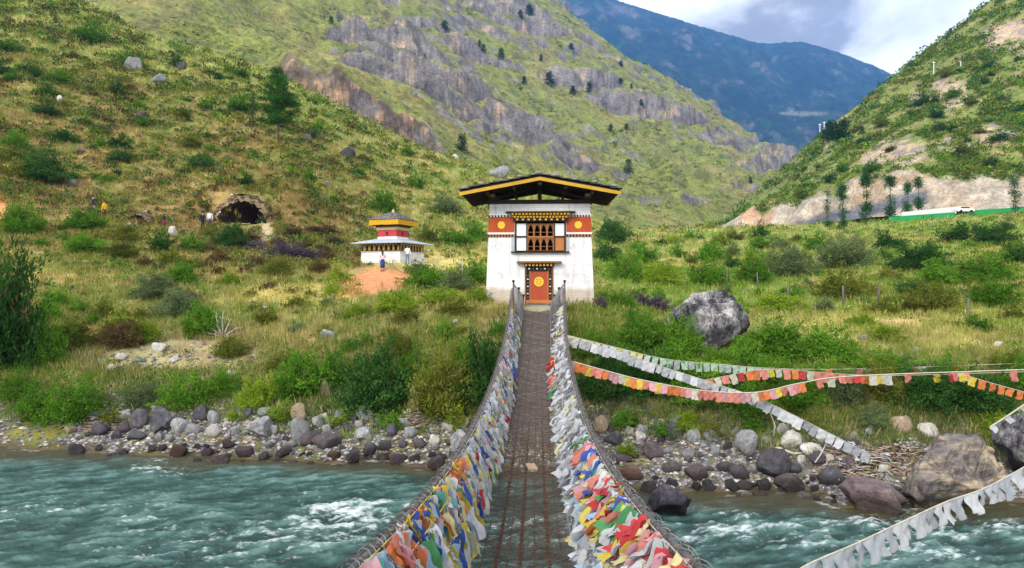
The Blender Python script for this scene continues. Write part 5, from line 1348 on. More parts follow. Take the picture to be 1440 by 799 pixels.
fill(40, 1080, 1440, 322, 445, 18, 64, dict(green=4, grey=2, olive=2, dark=1.4, lime=1.6), Zf, ratio=(.4, .6), ok=lambda x, y: y > 352 or x > 1340)
fill(34, 1060, 1440, 40, 245, 12, 34, dict(dark=4, green=2, olive=2), 'on the hillside above the road cutting', B, ok=lambda x, y: y > 250 - (x - 1080) * .62 + 12 and clus(x, y) and B.hit(x, y) is not None and y < 262 - max(0, x - 1200) * .05)
fill(8, 440, 720, 462, 530, 20, 44, dict(green=2, olive=2, lime=1), Zb)
print('bushes', len(BUSHES))

# ------------------------------------------------------------------ trees
def tree_thing(name, loc, rz=0): return empty(name, loc, rz)
def needles(cl, rg, per, rad, ln, wd, flat=.5, col=((.012, .045, .010), (.045, .115, .022)), upb=.3):
    """needle tufts: cl is an array of clump centres"""
    n = len(cl) * per; i = np.repeat(np.arange(len(cl)), per); off = rg.normal(size=(n, 3)) * rad * np.array([1, 1, flat]) * .55
    p = cl[i] + off; d = off + rg.normal(size=(n, 3)) * rad * .5 + np.array([0, 0, upb * rad])
    V = leaves(p, d, ln * rg.uniform(.6, 1.2, n), wd * rg.uniform(.7, 1.3, n), rg)
    k = np.clip(.5 * rg.random(len(cl))[i] + .5 * rg.random(n), 0, 1)[:, None]
    c = np.array(col[0]) * (1 - k) + np.array(col[1]) * k
    return V, np.repeat(c, 4, 0)
def big_pine(loc, H, seed, label, col=((.014, .062, .010), (.055, .165, .022)), bare=.27, wid=.34, dens=1.5, group=None):
    rg = np.random.default_rng(seed); rr = random.Random(seed); root = empty('pine_tree', loc); tag(root, label, 'tree', group)
    mb = MB(); tp = [(rr.uniform(-.02, .02) * H * (k / 10), rr.uniform(-.02, .02) * H * (k / 10), H * k / 10) for k in range(11)]
    mb.tube(tp, [H * .015 * (1 - .85 * k / 10) + .01 for k in range(11)], 7, 0)
    cl = []
    z = bare
    while z < .97:
        up = (z - bare) / (1 - bare); reach = wid * H * (1 - up) ** .75 * rr.uniform(.65, 1.1) + .03 * H
        if up < .12: reach *= .75
        a0 = rr.uniform(0, 6.28); nb = rr.choice((3, 4, 5))
        for k in range(nb):
            a = a0 + 2 * math.pi * k / nb + rr.uniform(-.4, .4); Lb = reach * rr.uniform(.55, 1.1); b0 = Vector((0, 0, z * H))
            b1 = b0 + Vector((math.cos(a) * Lb, math.sin(a) * Lb, Lb * rr.uniform(-.05, .25)))
            mb.tube([b0, b0.lerp(b1, .5) + Vector((0, 0, -.02 * Lb)), b1], [H * .004, H * .003, H * .0015], 4, 0)
            m = max(2, int(Lb / H * 26))
            for q in range(m):
                f = .35 + .65 * (q + rr.random()) / m; c = b0.lerp(b1, f); cl.append((c.x + rr.gauss(0, .06) * Lb, c.y + rr.gauss(0, .06) * Lb, c.z + rr.uniform(-.01, .03) * H))
        z += rr.uniform(.045, .085)
    cl.append((tp[-1][0], tp[-1][1], H * .985))
    mb.build('trunk', M_bark, root, True)
    V, c = needles(np.array(cl), rg, int(46 * dens), H * .042, H * .036, H * .007, .5, col)
    o = bpy.data.objects.new('crown', quads_mesh('crown', V, c, M_leaf_far)); C.objects.link(o); o.parent = root
    return root
q = A.hit(391, 201); big_pine(q, 105 / F * q.y, 5, 'tall dark green pine standing alone on the left slope')
q = A.hit(356, 180); big_pine(q, 52 / F * q.y, 8, 'thin pale sapling just left of the lone pine', ((.03, .07, .02), (.075, .13, .035)), .1, .14, .35)
q = A.hit(470, 238) or A.hit(470, 245)
def tuft_pine(loc, H, seed, label, spec, group):
    """young roadside pine: bare pole with a tuft on top and a few stubs below"""
    rg = np.random.default_rng(seed); rr = random.Random(seed); root = empty('pine_tree', loc); tag(root, label, 'tree', group)
    mb = MB(); lean = rr.uniform(-.04, .04)
    mb.tube([(lean * H * k / 5, 0, H * k / 5) for k in range(6)], [H * .011 * (1 - .7 * k / 5) for k in range(6)], 6, 0)
    cl = []
    for z, r, n in spec:
        for k in range(n):
            a = rr.uniform(0, 6.28); q_ = r * rr.random() ** .6; zz = (z + rr.uniform(-1.3, 1.1) * r); q_ *= .8
            cl.append((lean * H * zz + math.cos(a) * q_ * H, math.sin(a) * q_ * H, min(1.0, zz) * H))
            if k % 2 == 0: mb.tube([(lean * H * (zz - .04), 0, (zz - .04) * H), cl[-1]], H * .003, 3, 0, False)
    mb.build('trunk', M_bark, root, True)
    V, c = needles(np.array(cl), rg, 46, H * .06, H * .05, H * .013, .9, ((.010, .058, .012), (.040, .135, .028)))
    o = bpy.data.objects.new('crown', quads_mesh('crown', V, c, M_leaf_far)); C.objects.link(o); o.parent = root
gp = 'young pines below the road cutting'
full = ((.88, .10, 18), (.95, .06, 8)); low = ((.5, .08, 4), (.38, .08, 4), (.3, .06, 3), (.14, .07, 4), (.03, .1, 6))
for k, (px, pt_, pb, sp_, lb) in enumerate((
    (1164, 268, 320, ((.9, .04, 3), (.7, .05, 3), (.55, .05, 3), (.4, .05, 3), (.1, .09, 9)), 'sparse stunted young pine, leftmost of those before the pale road cutting'),
    (1185, 264, 323, ((.86, .12, 18), (.95, .06, 6), (.5, .09, 5), (.36, .08, 5), (.05, .12, 12)), 'full-tufted young pine, second from left before the road cutting'),
    (1217, 246, 316, ((.88, .09, 16), (.95, .05, 6), (.55, .04, 4), (.42, .07, 6), (.32, .1, 7), (.2, .07, 4)), 'tall young pine before the road cutting with stubs halfway up its trunk'),
    (1252, 248, 311, ((.88, .09, 18), (.95, .05, 6), (.55, .06, 3), (.28, .11, 14), (.2, .08, 6)), 'young pine with two dark tufts at the left end of the green fence'),
    (1276, 258, 310, ((.88, .09, 14), (.95, .06, 6), (.38, .13, 12), (.3, .1, 8)), 'young pine before the green fence, third from right end of pine row'),
    (1292, 252, 309, ((.9, .08, 12), (.96, .05, 5), (.42, .1, 10), (.3, .1, 8), (.05, .08, 6)), 'slim young pine before the middle of the green fence'),
    (1428, 249, 302, ((.95, .12, 10), (.8, .08, 5), (.62, .12, 8), (.45, .12, 8), (.28, .1, 6)), 'ragged dark young pine at the right edge before the cutting'))):
    q = A.hit(px, pb); tuft_pine(q, (pb - pt_) / F * q.y, 60 + k, lb, sp_, gp)
def cone_tree_mesh(seed, n=44, per=12):
    rg = np.random.default_rng(seed); z = rg.uniform(.06, 1, n) ; a = rg.uniform(0, 6.28, n); r = .30 * (1 - z) ** .8 * rg.uniform(.5, 1.1, n)
    V, c = needles(np.stack([r * np.cos(a), r * np.sin(a), z], 1), rg, per, .12, .13, .05, .8, ((.010, .032, .012), (.034, .085, .022)))
    return quads_mesh('pine_tree', V, c, M_leaf_far)
CT = [cone_tree_mesh(80 + k) for k in range(4)]
def cone_tree(sheet, px, py, hpx, label, group, wide=1.0):
    q = sheet.hit(px, py)
    if q is None: return
    o = bpy.data.objects.new('pine_tree', R.choice(CT)); C.objects.link(o); h = hpx / F * q.y
    o.location = (q.x, q.y, q.z - .06 * h); o.scale = (h * wide, h * wide, h); o.rotation_euler = (0, 0, R.uniform(0, 6.28)); tag(o, label, 'tree', group)
ml = [(466, 33, 12), (625, 40, 13), (674, 70, 10), (680, 74, 11), (705, 83, 17), (732, 28, 12), (744, 16, 16), (737, 119, 12), (761, 87, 10), (772, 121, 20), (803, 70, 9), (806, 133, 13), (829, 131, 15), (859, 185, 10), (873, 94, 8), (873, 119, 9), (881, 182, 9), (884, 243, 20), (888, 125, 8), (902, 150, 9), (1055, 258, 9), (650, 214, 24), (690, 255, 10)]
for k, (px, py, h) in enumerate(sorted(ml)):
    cone_tree(Cm, px, py, h, f'{"small" if h < 11 else "dark bushy" if h > 15 else "dark"} pine dotted on the cliffy mountain behind the gatehouse, {(ORD + ["twenty-first", "twenty-second", "twenty-third", "twenty-fourth"])[k]} from left', 'scattered pines on the mountain', R.uniform(.9, 1.5))
for k, (px, py, h) in enumerate(((1160, 199, 16), (1167, 197, 24), (1174, 198, 28), (1181, 199, 20), (1187, 196, 26), (1212, 190, 12))):
    cone_tree(B, px, py, h, f'bright conifer in the clump on the right ridge shoulder, {ORD[k]} from the left', 'conifers on the shoulder of the right hill', 1.3)
q = B.hit(1168, 256)
add_bush(1168, 257, 20, 17, 'dark', 'on the brink of the road cutting', B)
for k, (px, py, h) in enumerate(()): pass

# ------------------------------------------------------------------ small growth nobody could count
def visible_cells(sh, z0=-9e9):
    PY = HY - (sh.Z - EYE) / sh.D[None, :] * F
    run = np.minimum.accumulate(PY, axis=1)
    dy = np.zeros_like(PY); dy[:, :-1] = np.clip(run[:, :-1] - run[:, 1:], 0, 12)
    ok = (sh.px[:, None] > -60) & (sh.px[:, None] < 1500) & (PY > -30) & (PY < 780) & (sh.Z > z0)
    return dy * ok, PY
def scatter(sh, wt, n, seed):
    rg = np.random.default_rng(seed); p = wt.ravel() / wt.sum(); k = rg.choice(len(p), n, p=p); i, j = np.unravel_index(k, wt.shape)
    fx, fy = rg.random(n), rg.random(n)
    px = sh.px[i] + (fx - .5) * (sh.px[1] - sh.px[0]); D = np.exp(sh.ln[j] + fy * (sh.ln[1] - sh.ln[0])); x = (px - CX) / F * D
    return x, D, sh.z(x, D), i, j, rg
def blades(x, y, z, h, w_, nb, rg, col, spread, lean=.5):
    n = len(x) * nb; i = np.repeat(np.arange(len(x)), nb)
    a = rg.uniform(0, 2 * np.pi, n); r = spread[i] * rg.random(n) ** .5
    b = np.stack([x[i] + r * np.cos(a), y[i] + r * np.sin(a), z[i] - .03], 1)
    H = (h[i] * rg.uniform(.5, 1.15, n))[:, None]; a2 = a + rg.normal(0, .7, n); le = (rg.uniform(.05, lean, n))[:, None] * H
    o = np.stack([np.cos(a2), np.sin(a2), np.zeros(n)], 1); s_ = np.stack([-np.sin(a2), np.cos(a2), np.zeros(n)], 1)
    fa = rg.uniform(0, np.pi, n); s_ = np.stack([np.cos(fa), np.sin(fa), np.zeros(n)], 1) * (w_[i] * .5)[:, None]
    up = np.array([0, 0, 1.0])
    V = np.stack([b - s_, b + s_, b + up * H * .6 + o * le * .4 + s_ * .8, b + up * H + o * le, b + up * H * .6 + o * le * .4 - s_ * .8], 1).reshape(-1, 3)
    k = rg.uniform(.72, 1.3, n)[:, None]
    return V, np.repeat(np.clip(col[i] * k, 0, 1), 5, 0)
wA, PYA = visible_cells(A, .35)
PXA = CX + A.X / A.Y * F
g_ok = sstep(.35, 1.35, A.Z + .5 * fbm(A.X / 2, A.Y / 2, 900, 3))
bare = np.zeros_like(PYA)
for p in ((536, 393, 46, 22), (1265, 455, 42, 5), (375, 325, 8, 22), (335, 304, 44, 20), (250, 502, 120, 22), (600, 372, 50, 7), (0, 303, 12, 18)): bare = np.maximum(bare, region(*p, PXA, PYA, 0 * PYA))
gxa, gya = gate_xy(A.X, A.Y)
bare = np.maximum(bare, (np.abs(gxa) < .8) & (gya > -3) & (gya < .2)); bare = np.maximum(bare, (np.abs(gxa) < 2.5) & (gya > -.05) & (gya < 4.4))
bare = np.maximum(bare, np.hypot(A.X - SHR.x, A.Y - SHR.y - 2.5) < 3.4)
bare = np.maximum(bare, sstep(1.0, .6, np.hypot((PXA - 340) / 40, (PYA - 304) / 22)) * sstep(57, 59, A.Y) * sstep(75, 70, A.Y))
gw_ = wA * g_ok * (1 - np.clip(bare, 0, 1) * .97)
M_grass = leaf_mat('grass_blades', trans=.3, var=0.0)
x, D, z, gi, gj, rg = scatter(A, gw_, 62000, 31)
base = colA[gi, gj]; nn = fbm(x / 2.2, D / 2.2, 912, 3); n4 = fbm(x / 9, D / 9, 915, 3)
lim_ = np.clip(.5 + .9 * nn + .6 * n4, 0, 1)[:, None]
lim_ = lim_ * (1 - .55 * (sstep(620, 420, CX + x / D * F) * sstep(36, 55, D))[:, None]); gc = base * (1.0 - .45 * lim_) * 1.12 + np.array((.20, .27, .035)) * .45 * lim_
right_of = lambda x, D: sstep(820, 900, CX + x / D * F) * sstep(20, 26, D) * sstep(-.5, .2, fbm(x / 9, D / 9, 917, 3))
wet = sstep(30, 24, D)[:, None] * .4; gr = (right_of(x, D))[:, None] * .45; gc = gc * (1 - gr) + np.array((.16, .26, .03)) * gr; gc = gc * (1 - wet) + np.array((.15, .25, .025)) * wet
st = (rg.random(len(x)) < .16)[:, None]; gc = np.where(st, np.array((.50, .40, .17)), gc)
lf = (sstep(620, 420, CX + x / D * F) * sstep(36, 55, D) * sstep(150, 120, D))[:, None]; gc = gc * (1 - .05 * lf) * (1 - .3 * lf) + np.array((.36, .26, .09)) * .3 * lf
ps = D / F * 1440 / 1024
hh = np.clip(.26 + .14 * nn, .1, .6) * (1 + .004 * D) * (.6 + .7 * rg.random(len(x))) + ps * 2.2
V, c = blades(x, D, z, hh, np.clip(ps * .38, .010, .10), 7, rg, gc, .10 + ps * 2.0)
go = bpy.data.objects.new('grass', quads_mesh('grass', V, c, M_grass, 5)); C.objects.link(go); tag(go, kind='stuff')

def clumps(sh, wt, n, seed, rad_px, per, kinds, name, leafpx=3.0, hr=.75):
    x, D, z, i, j, rg = scatter(sh, wt, n, seed); ps = D / F
    r = ps * rad_px[0] * (rad_px[1] / rad_px[0]) ** (rg.random(n) ** 1.5)
    names = list(kinds); kk = rg.choice(len(names), n, p=np.array([kinds[k] for k in names]) / sum(kinds.values()))
    lo = np.array([KIND[k][0] for k in names])[kk]; hi = np.array([KIND[k][1] for k in names])[kk]
    m = n * per; q = np.repeat(np.arange(n), per)
    off = unit(rg.normal(size=(m, 3))) * (rg.random(m) ** .4)[:, None]; off[:, 2] = np.abs(off[:, 2]) * hr
    sp = 1 + .4 * pnoise(off[:, 0] * 1.5 + q * 3.1, off[:, 1] * 1.5 + off[:, 2], 930)
    p = np.stack([x, D, z], 1)[q] + off * (r[q] * sp)[:, None]
    ln = np.clip(ps[q] * leafpx, r[q] * .16, r[q] * .6) * rg.uniform(.7, 1.4, m)
    V = leaves(p, off + rg.normal(size=(m, 3)) * .6, ln, ln * .55, rg)
    k = rg.random(m)[:, None]; c = lo[q] * (1 - k) + hi[q] * k
    o = bpy.data.objects.new(name, quads_mesh(name, V, np.repeat(c, 4, 0), M_leaf_far)); C.objects.link(o); return tag(o, kind='stuff')
band = gw_ * (sstep(-.25, .35, fbm(A.X / 6, A.Y / 6, 950, 3)) + .08)
clumps(A, band, 6500, 41, (3.5, 13), 40, dict(green=3, olive=3.4, grey=1.6, lime=1.6, dark=1.2, heather=.6), 'undergrowth')
lw = gw_ * sstep(650, 480, PXA) * sstep(36, 48, A.Y) * (sstep(-.2, .35, fbm(A.X / 8, A.Y / 8, 955, 3)) + .15)
clumps(A, lw, 2300, 47, (4, 13), 54, dict(dark=4, green=.8, olive=4, heather=3, grey=.8), 'slope_undergrowth', 3.0, .7)
wB, PYB = visible_cells(B)
okB = (1 - B.cut) * (sstep(-.3, .3, fbm(B.X / 16, B.Y / 16, 960, 3)) + .1)
clumps(B, wB * okB, 3600, 43, (3, 9), 26, dict(green=2.6, dark=1.5, olive=4, lime=1.4), 'hillside_scrub_grass', 3.2)
wC, PYC = visible_cells(Cm); nC = np.abs(Cm.slope()[..., 2])
clumps(Cm, wC * sstep(.5, .75, nC) * (sstep(-.2, .4, fbm(Cm.X / 40, Cm.Y / 40, 970, 3)) + .12), 3600, 45, (1.5, 5), 16, dict(green=1.5, olive=4, dark=1.4), 'mountain_scrub_grass', 2.2, .5)
# ------------------------------------------------------------------ rocks
RM = [rock_mesh('rock', SM['grey'], 1000 + k, 3, R.uniform(.55, .8), R.uniform(.25, .5), R.uniform(.45, .75), R.uniform(1.0, 1.5)) for k in range(10)]
ROCKS = []
def rock_at(px, py, wpx, hpx, mat, zone, D=None, mesh=None, rz=None, sink=.36, name='rock', tilt=.15):
    """px, py: foot of the rock in the photo"""
    q = A.hit(px, py) if D is None else P(px, py, D)
    if q is None: return
    if D is not None: q.z = float(A.z(q.x, q.y))
    q.z = max(q.z, -.16)
    D = q.y; w_ = wpx / F * D / 2; h_ = hpx / F * D / 2
    me = mesh or R.choice(RM)
    xs = [v.co for v in me.vertices]; ex = max(abs(v.x) for v in xs); ez = max(abs(v.z) for v in xs)
    s_ = (w_ / ex, w_ / ex * R.uniform(.75, 1.05), h_ / ez * (1 + sink))
    o = add_stone(name, (q.x, q.y + .1 * w_, q.z + h_ * (1 - sink)), s_, me, R.choice((0, math.pi)) + R.uniform(-.35, .35) if rz is None else rz, SM.get(mat) if isinstance(mat, str) else mat, tilt)
    ROCKS.append((o, px, py, wpx, mat, zone)); return o
def hero(px, py, wpx, hpx, mat, label, D=None, seed=1, flat=.7, rough=.4, facet=.6, elong=1.2, rz=0.0, sub=5, tilt=(0, 0), sink=.15, fat=1.0):
    me = rock_mesh('boulder', mat, seed, sub, flat, rough, facet, elong)
    o = rock_at(px, py, wpx, hpx, mat, None, D, me, rz, sink, 'boulder', 0); ROCKS.pop()
    o.rotation_euler = (tilt[0], tilt[1], rz); o.scale[1] *= fat; tag(o, label, 'boulder'); return o
M_b1 = stone_mat('banded_tan_boulder', (.085, .078, .080), (.19, .16, .135), (.40, .305, .205), 1.2, True, 1.0, .5, (.40, .51, .60))
M_b2 = stone_mat('pale_grey_boulder', (.030, .028, .032), (.17, .16, .165), (.33, .31, .29), 1.7, False, 1.0, .35, (.42, .53, .64))
M_b3 = stone_mat('dark_slaty_boulder', (.030, .028, .038), (.075, .068, .085), (.15, .14, .16), 1.3, True, 1.0, .45)
M_b4 = stone_mat('plum_boulder', (.075, .055, .058), (.14, .105, .10), (.24, .18, .15), 1.3, True, 1.0)
hero(1341, 704, 156, 112, M_b1, 'huge tan and dark banded boulder at the water edge under the flag string', 15.4, 21, .72, .5, .62, 1.22, .1, 5, (0, -.06), .1)
hero(1445, 690, 90, 112, M_b2, 'pale grey boulder cut by the right edge, behind the huge tan boulder', 16.3, 24, .9, .4, .6, 1.1, .4)
hero(1232, 696, 88, 46, M_b4, 'long plum-grey slab of rock tilted beside the driftwood at the water', 15.3, 27, .55, .3, .7, 1.5, -.2, 4, (0, .28), .12)
hero(992, 502, 124, 86, M_b2, 'big weathered grey and white boulder on the bank above the flag strings', 24.0, 36, .72, .5, .6, 1.25, .1, 5, (0, .1), .1)
hero(934, 712, 78, 50, M_b3, 'dark angular slate-blue boulder standing in the water right of the bridge', 15.2, 31, .7, .25, .9, 1.25, .2, 4, (0, -.05), .15)
hero(1052, 638, 40, 34, SM['grey'], 'rounded grey boulder on the right shore under the white flags', None, 41, .8, .3, .4, 1.1)
hero(1085, 672, 58, 40, SM['dark'], 'dark streaked boulder sitting low on the right shore', None, 43, .7, .3, .5, 1.3)
hero(1112, 632, 34, 28, SM['pale'], 'pale round boulder beside a bleached branch on the right shore', None, 45, .8, .2, .4, 1.1)
hero(1112, 690, 46, 24, SM['plum'], 'flat plum-coloured rock at the right waterline below the dark streaked boulder', None, 46, .5, .3, .6, 1.3)
hero(645, 640, 30, 38, SM['grey'], 'blue-grey boulder beside the left flags of the bridge', None, 48, .9, .3, .6, 1.0)
hero(366, 613, 44, 28, SM['grey'], 'speckled pale grey boulder among the stones of the left shore', None, 49, .7, .3, .6, 1.2)
hero(585, 585, 24, 44, SM['tan'], 'upright pale boulder with dead roots under the bushes left of the bridge', None, 51, 1.2, .3, .6, .8)
hero(224, 606, 34, 36, SM['dark'], 'dark layered pyramid-shaped boulder on the left mossy shore', None, 52, .9, .3, .7, 1.1)
hero(703, 250, 34, 18, SM['grey'], 'grey rock on the hill crest behind the gatehouse roof', None, 53, .6, .4, .6, 1.2, sub=3)
ls, rs = 'on the stony shore left of the bridge', 'on the stony shore right of the bridge'
for r in ((136, 612, 27, 18, 'dark'), (196, 600, 27, 26, 'dark'), (190, 618, 34, 12, 'dark'), (284, 588, 26, 19, 'dark'), (301, 598, 19, 22, 'grey'), (372, 584, 26, 12, 'grey'), (420, 615, 29, 28, 'grey'), (460, 628, 46, 19, 'plum'), (511, 617, 30, 18, 'grey'), (497, 652, 24, 25, 'plum'), (541, 631, 20, 16, 'dark'),
          (519, 641, 21, 20, 'dark'), (566, 600, 26, 16, 'grey'), (613, 656, 26, 17, 'plum'), (250, 642, 26, 20, 'rust'), (651, 598, 19, 14, 'pale'), (630, 605, 22, 12, 'pale'), (610, 624, 17, 13, 'pale'), (458, 558, 16, 24, 'tan'), (432, 625, 22, 18, 'plum'), (320, 628, 24, 12, 'plum'), (345, 640, 30, 14, 'plum'), (445, 600, 20, 18, 'grey'), (480, 590, 20, 14, 'grey'), (455, 590, 16, 10, 'pale'), (505, 600, 14, 11, 'pale'),
          (400, 640, 26, 14, 'plum'), (290, 640, 20, 10, 'plum'), (560, 650, 24, 14, 'plum'), (590, 630, 20, 14, 'plum'), (575, 612, 24, 12, 'grey'), (470, 645, 22, 12, 'rust'), (330, 612, 16, 12, 'grey'), (240, 575, 24, 10, 'grey'), (216, 580, 16, 12, 'pale'), (150, 605, 18, 12, 'plum'), (175, 606, 20, 14, 'plum')): rock_at(*r, ls)
for r in ((845, 608, 22, 24, 'tan'), (865, 625, 30, 20, 'dark'), (918, 642, 40, 22, 'plum'), (953, 598, 28, 14, 'grey'), (930, 600, 14, 11, 'pale'), (875, 651, 30, 12, 'plum'), (890, 672, 36, 18, 'rust'), (945, 662, 30, 14, 'plum'), (980, 672, 34, 20, 'plum'), (968, 641, 20, 12, 'grey'), (1005, 640, 16, 16, 'grey'), (1040, 670, 30, 16, 'plum'), (1062, 665, 22, 12, 'grey'),
          (1142, 636, 34, 13, 'pale'), (1020, 662, 24, 14, 'dark'), (900, 620, 20, 14, 'pale'), (885, 610, 14, 12, 'pale'), (975, 618, 22, 14, 'grey'), (1000, 618, 22, 14, 'grey'), (1150, 650, 26, 16, 'dark'), (1170, 680, 40, 24, 'dark'), (1195, 662, 30, 22, 'plum'), (1045, 688, 26, 12, 'plum'), (1070, 700, 24, 10, 'plum'), (1265, 605, 34, 20, 'tan'), (1305, 612, 30, 18, 'pale'), (1225, 612, 18, 16, 'grey'), (1200, 618, 16, 12, 'pale')): rock_at(*r, rs)
def rock_fill(n, x0, x1, ya, yb, s0, s1, kinds, zone, gap=.36):
    k = tr_ = 0
    while k < n and tr_ < n * 30:
        tr_ += 1; px = R.uniform(x0, x1); f = R.random(); py = ya(px) * (1 - f) + yb(px) * f; s_ = s0 + (s1 - s0) * R.random() ** 2.2
        if any(abs(px - a) < gap * (s_ + c) and abs(py - b) < gap * .7 * (s_ + c) for _, a, b, c, _, z_ in ROCKS): continue
        kd = dict(kinds)
        if f > .6: kd = dict(plum=3, dark=5, rust=.5, grey=1)
        if rock_at(px, py, s_, s_ * R.uniform(.5, .8), pick(kd), zone): k += 1
rock_fill(100, 90, 655, lambda x: 596 - .035 * x + .00003 * x * x, lambda x: 643 + .04 * x, 9, 32, dict(grey=5, pale=2, dark=3, plum=1, tan=.6), ls)
rock_fill(92, 832, 1260, lambda x: 604 + .02 * (x - 832), lambda x: 692 + .05 * (x - 832), 9, 32, dict(grey=5, pale=2, tan=.8, plum=1.4, dark=2.4), rs)
hs = 'on the slope above the caves'
for r in ((190, 98, 27, 18, 'grey'), (223, 118, 24, 16, 'grey'), (256, 96, 17, 10, 'dark'), (200, 168, 17, 13, 'plum'), (83, 142, 11, 9, 'pale'), (112, 215, 16, 8, 'dark'), (100, 262, 20, 10, 'grey')): rock_at(*r, hs)
for r in ((488, 221, 24, 16, 'dark'), (433, 197, 18, 9, 'dark'), (640, 225, 10, 8, 'pale'), (655, 228, 10, 7, 'pale'), (460, 262, 12, 8, 'grey')): rock_at(*r, 'on the slope right of the lone pine')
for r in ((241, 332, 15, 14, 'pale'), (180, 322, 12, 10, 'pale'), (172, 350, 12, 8, 'pale')): rock_at(*r, 'on the slope below the caves')
for r in ((222, 494, 24, 14, 'pale'), (170, 505, 16, 9, 'pale'), (192, 510, 18, 9, 'grey'), (245, 508, 16, 9, 'pale'), (155, 521, 18, 10, 'pale'), (128, 500, 14, 8, 'tan'), (205, 520, 14, 8, 'tan'), (325, 530, 18, 10, 'pale'), (462, 474, 28, 12, 'grey'), (660, 520, 18, 8, 'pale'), (640, 455, 12, 7, 'pale'), (372, 436, 9, 6, 'pale'), (1215, 478, 18, 8, 'grey'), (1290, 494, 16, 7, 'grey'), (1405, 488, 16, 8, 'pale'), (1068, 372, 10, 9, 'grey'), (980, 372, 10, 9, 'grey')):
    rock_at(*r, 'on the left bank scree' if r[0] < 400 else 'on the terrace edge by the bridge' if r[0] < 700 else 'in the dry grass field at right')
def gravel():
    wt, PY = visible_cells(A, .02); PX = CX + A.X / A.Y * F
    m = sstep(1.9, .9, A.Z + .4 * fbm(A.X / 1.5, A.Y / 1.5, 980, 3)) * (A.Y < 26) * (.3 + .7 * (PX > 90))
    m = np.maximum(m, region(250, 500, 150, 26, PX, PY, fbm(A.X, A.Y, 981, 3)) * (A.Y > 24) * (A.Y < 36) * .22); m = np.maximum(m, region(600, 505, 90, 22, PX, PY, fbm(A.X, A.Y, 982, 3)) * (A.Y > 22) * (A.Y < 30) * .18)
    m = m
    x, D, z, i, j, rg = scatter(A, wt * m, 17000, 71); n = len(x)
    b = np.array([(1, 0, 0), (.4, .8, .1), (-.5, .75, 0), (-1, 0, .1), (-.45, -.8, 0), (.5, -.8, .05), (.25, .1, .62), (-.3, -.1, .55)])
    f = [(0, 1, 6), (1, 2, 6), (2, 7, 6), (2, 3, 7), (3, 4, 7), (4, 5, 7), (5, 6, 7), (5, 0, 6)]
    s_ = D / F * 1.4 * rg.uniform(.8, 3.4, n) ** 1.0; a = rg.uniform(0, 6.28, n)
    V = b[None] * rg.uniform(.7, 1.3, (n, 8, 3)) * s_[:, None, None]
    ca, sa = np.cos(a)[:, None], np.sin(a)[:, None]
    V = np.stack([V[..., 0] * ca - V[..., 1] * sa, V[..., 0] * sa + V[..., 1] * ca, V[..., 2]], -1) + np.stack([x, D, z], 1)[:, None]
    pal = np.array([(.20, .20, .205), (.34, .32, .28), (.085, .082, .088), (.12, .09, .09), (.29, .225, .16), (.44, .42, .39)])
    c = pal[rg.choice(6, n, p=[.34, .16, .22, .14, .09, .05])] * rg.uniform(.7, 1.2, n)[:, None]
    fs = (np.array(f)[None] + (np.arange(n) * 8)[:, None, None]).reshape(-1)
    me = bpy.data.meshes.new('gravel'); set_mesh(me, V.reshape(-1, 3), fs, np.arange(n * 8) * 3, np.full(n * 8, 3), None, False, np.repeat(c, 8, 0)); me.materials.append(attr_mat('gravel_stones', nscale=12, namt=.3, bump=.4, bdist=.02))
    o = bpy.data.objects.new('gravel', me); C.objects.link(o); tag(o, kind='stuff')
gravel()
# labels that single bushes and rocks out: by size, colour and place, then by order among the ones most like them
def label_all(lst, noun, cats, sizew, cw, grp):
    cl = {}
    for t_ in lst: cl.setdefault((sizew(t_[3]), t_[4], t_[5]), []).append(t_)
    for (s_, k, z_), v in cl.items():
        v.sort(key=lambda t_: t_[1])
        for i, t_ in enumerate(v):
            lb = f'{s_} {cw[k]} {noun} {z_}'
            if len(v) > 1: lb += ', leftmost of its kind' if i == 0 and len(v) == 2 else ', rightmost of its kind' if i == 1 and len(v) == 2 else f', {(ORD + ["twenty-" + a for a in ORD])[i]} from left'
            tag(t_[0], lb, cats, f'{grp} {z_}')
label_all(BUSHES, 'bush', 'bush', size_word, CW, 'bushes')
label_all(ROCKS, 'stone', 'stone', lambda w_: 'small' if w_ < 13 else 'medium' if w_ < 20 else 'large' if w_ < 29 else 'huge', {'grey': 'grey', 'pale': 'pale', 'dark': 'dark slate', 'plum': 'plum-brown', 'tan': 'tan', 'rust': 'rust-brown'}, 'stones')

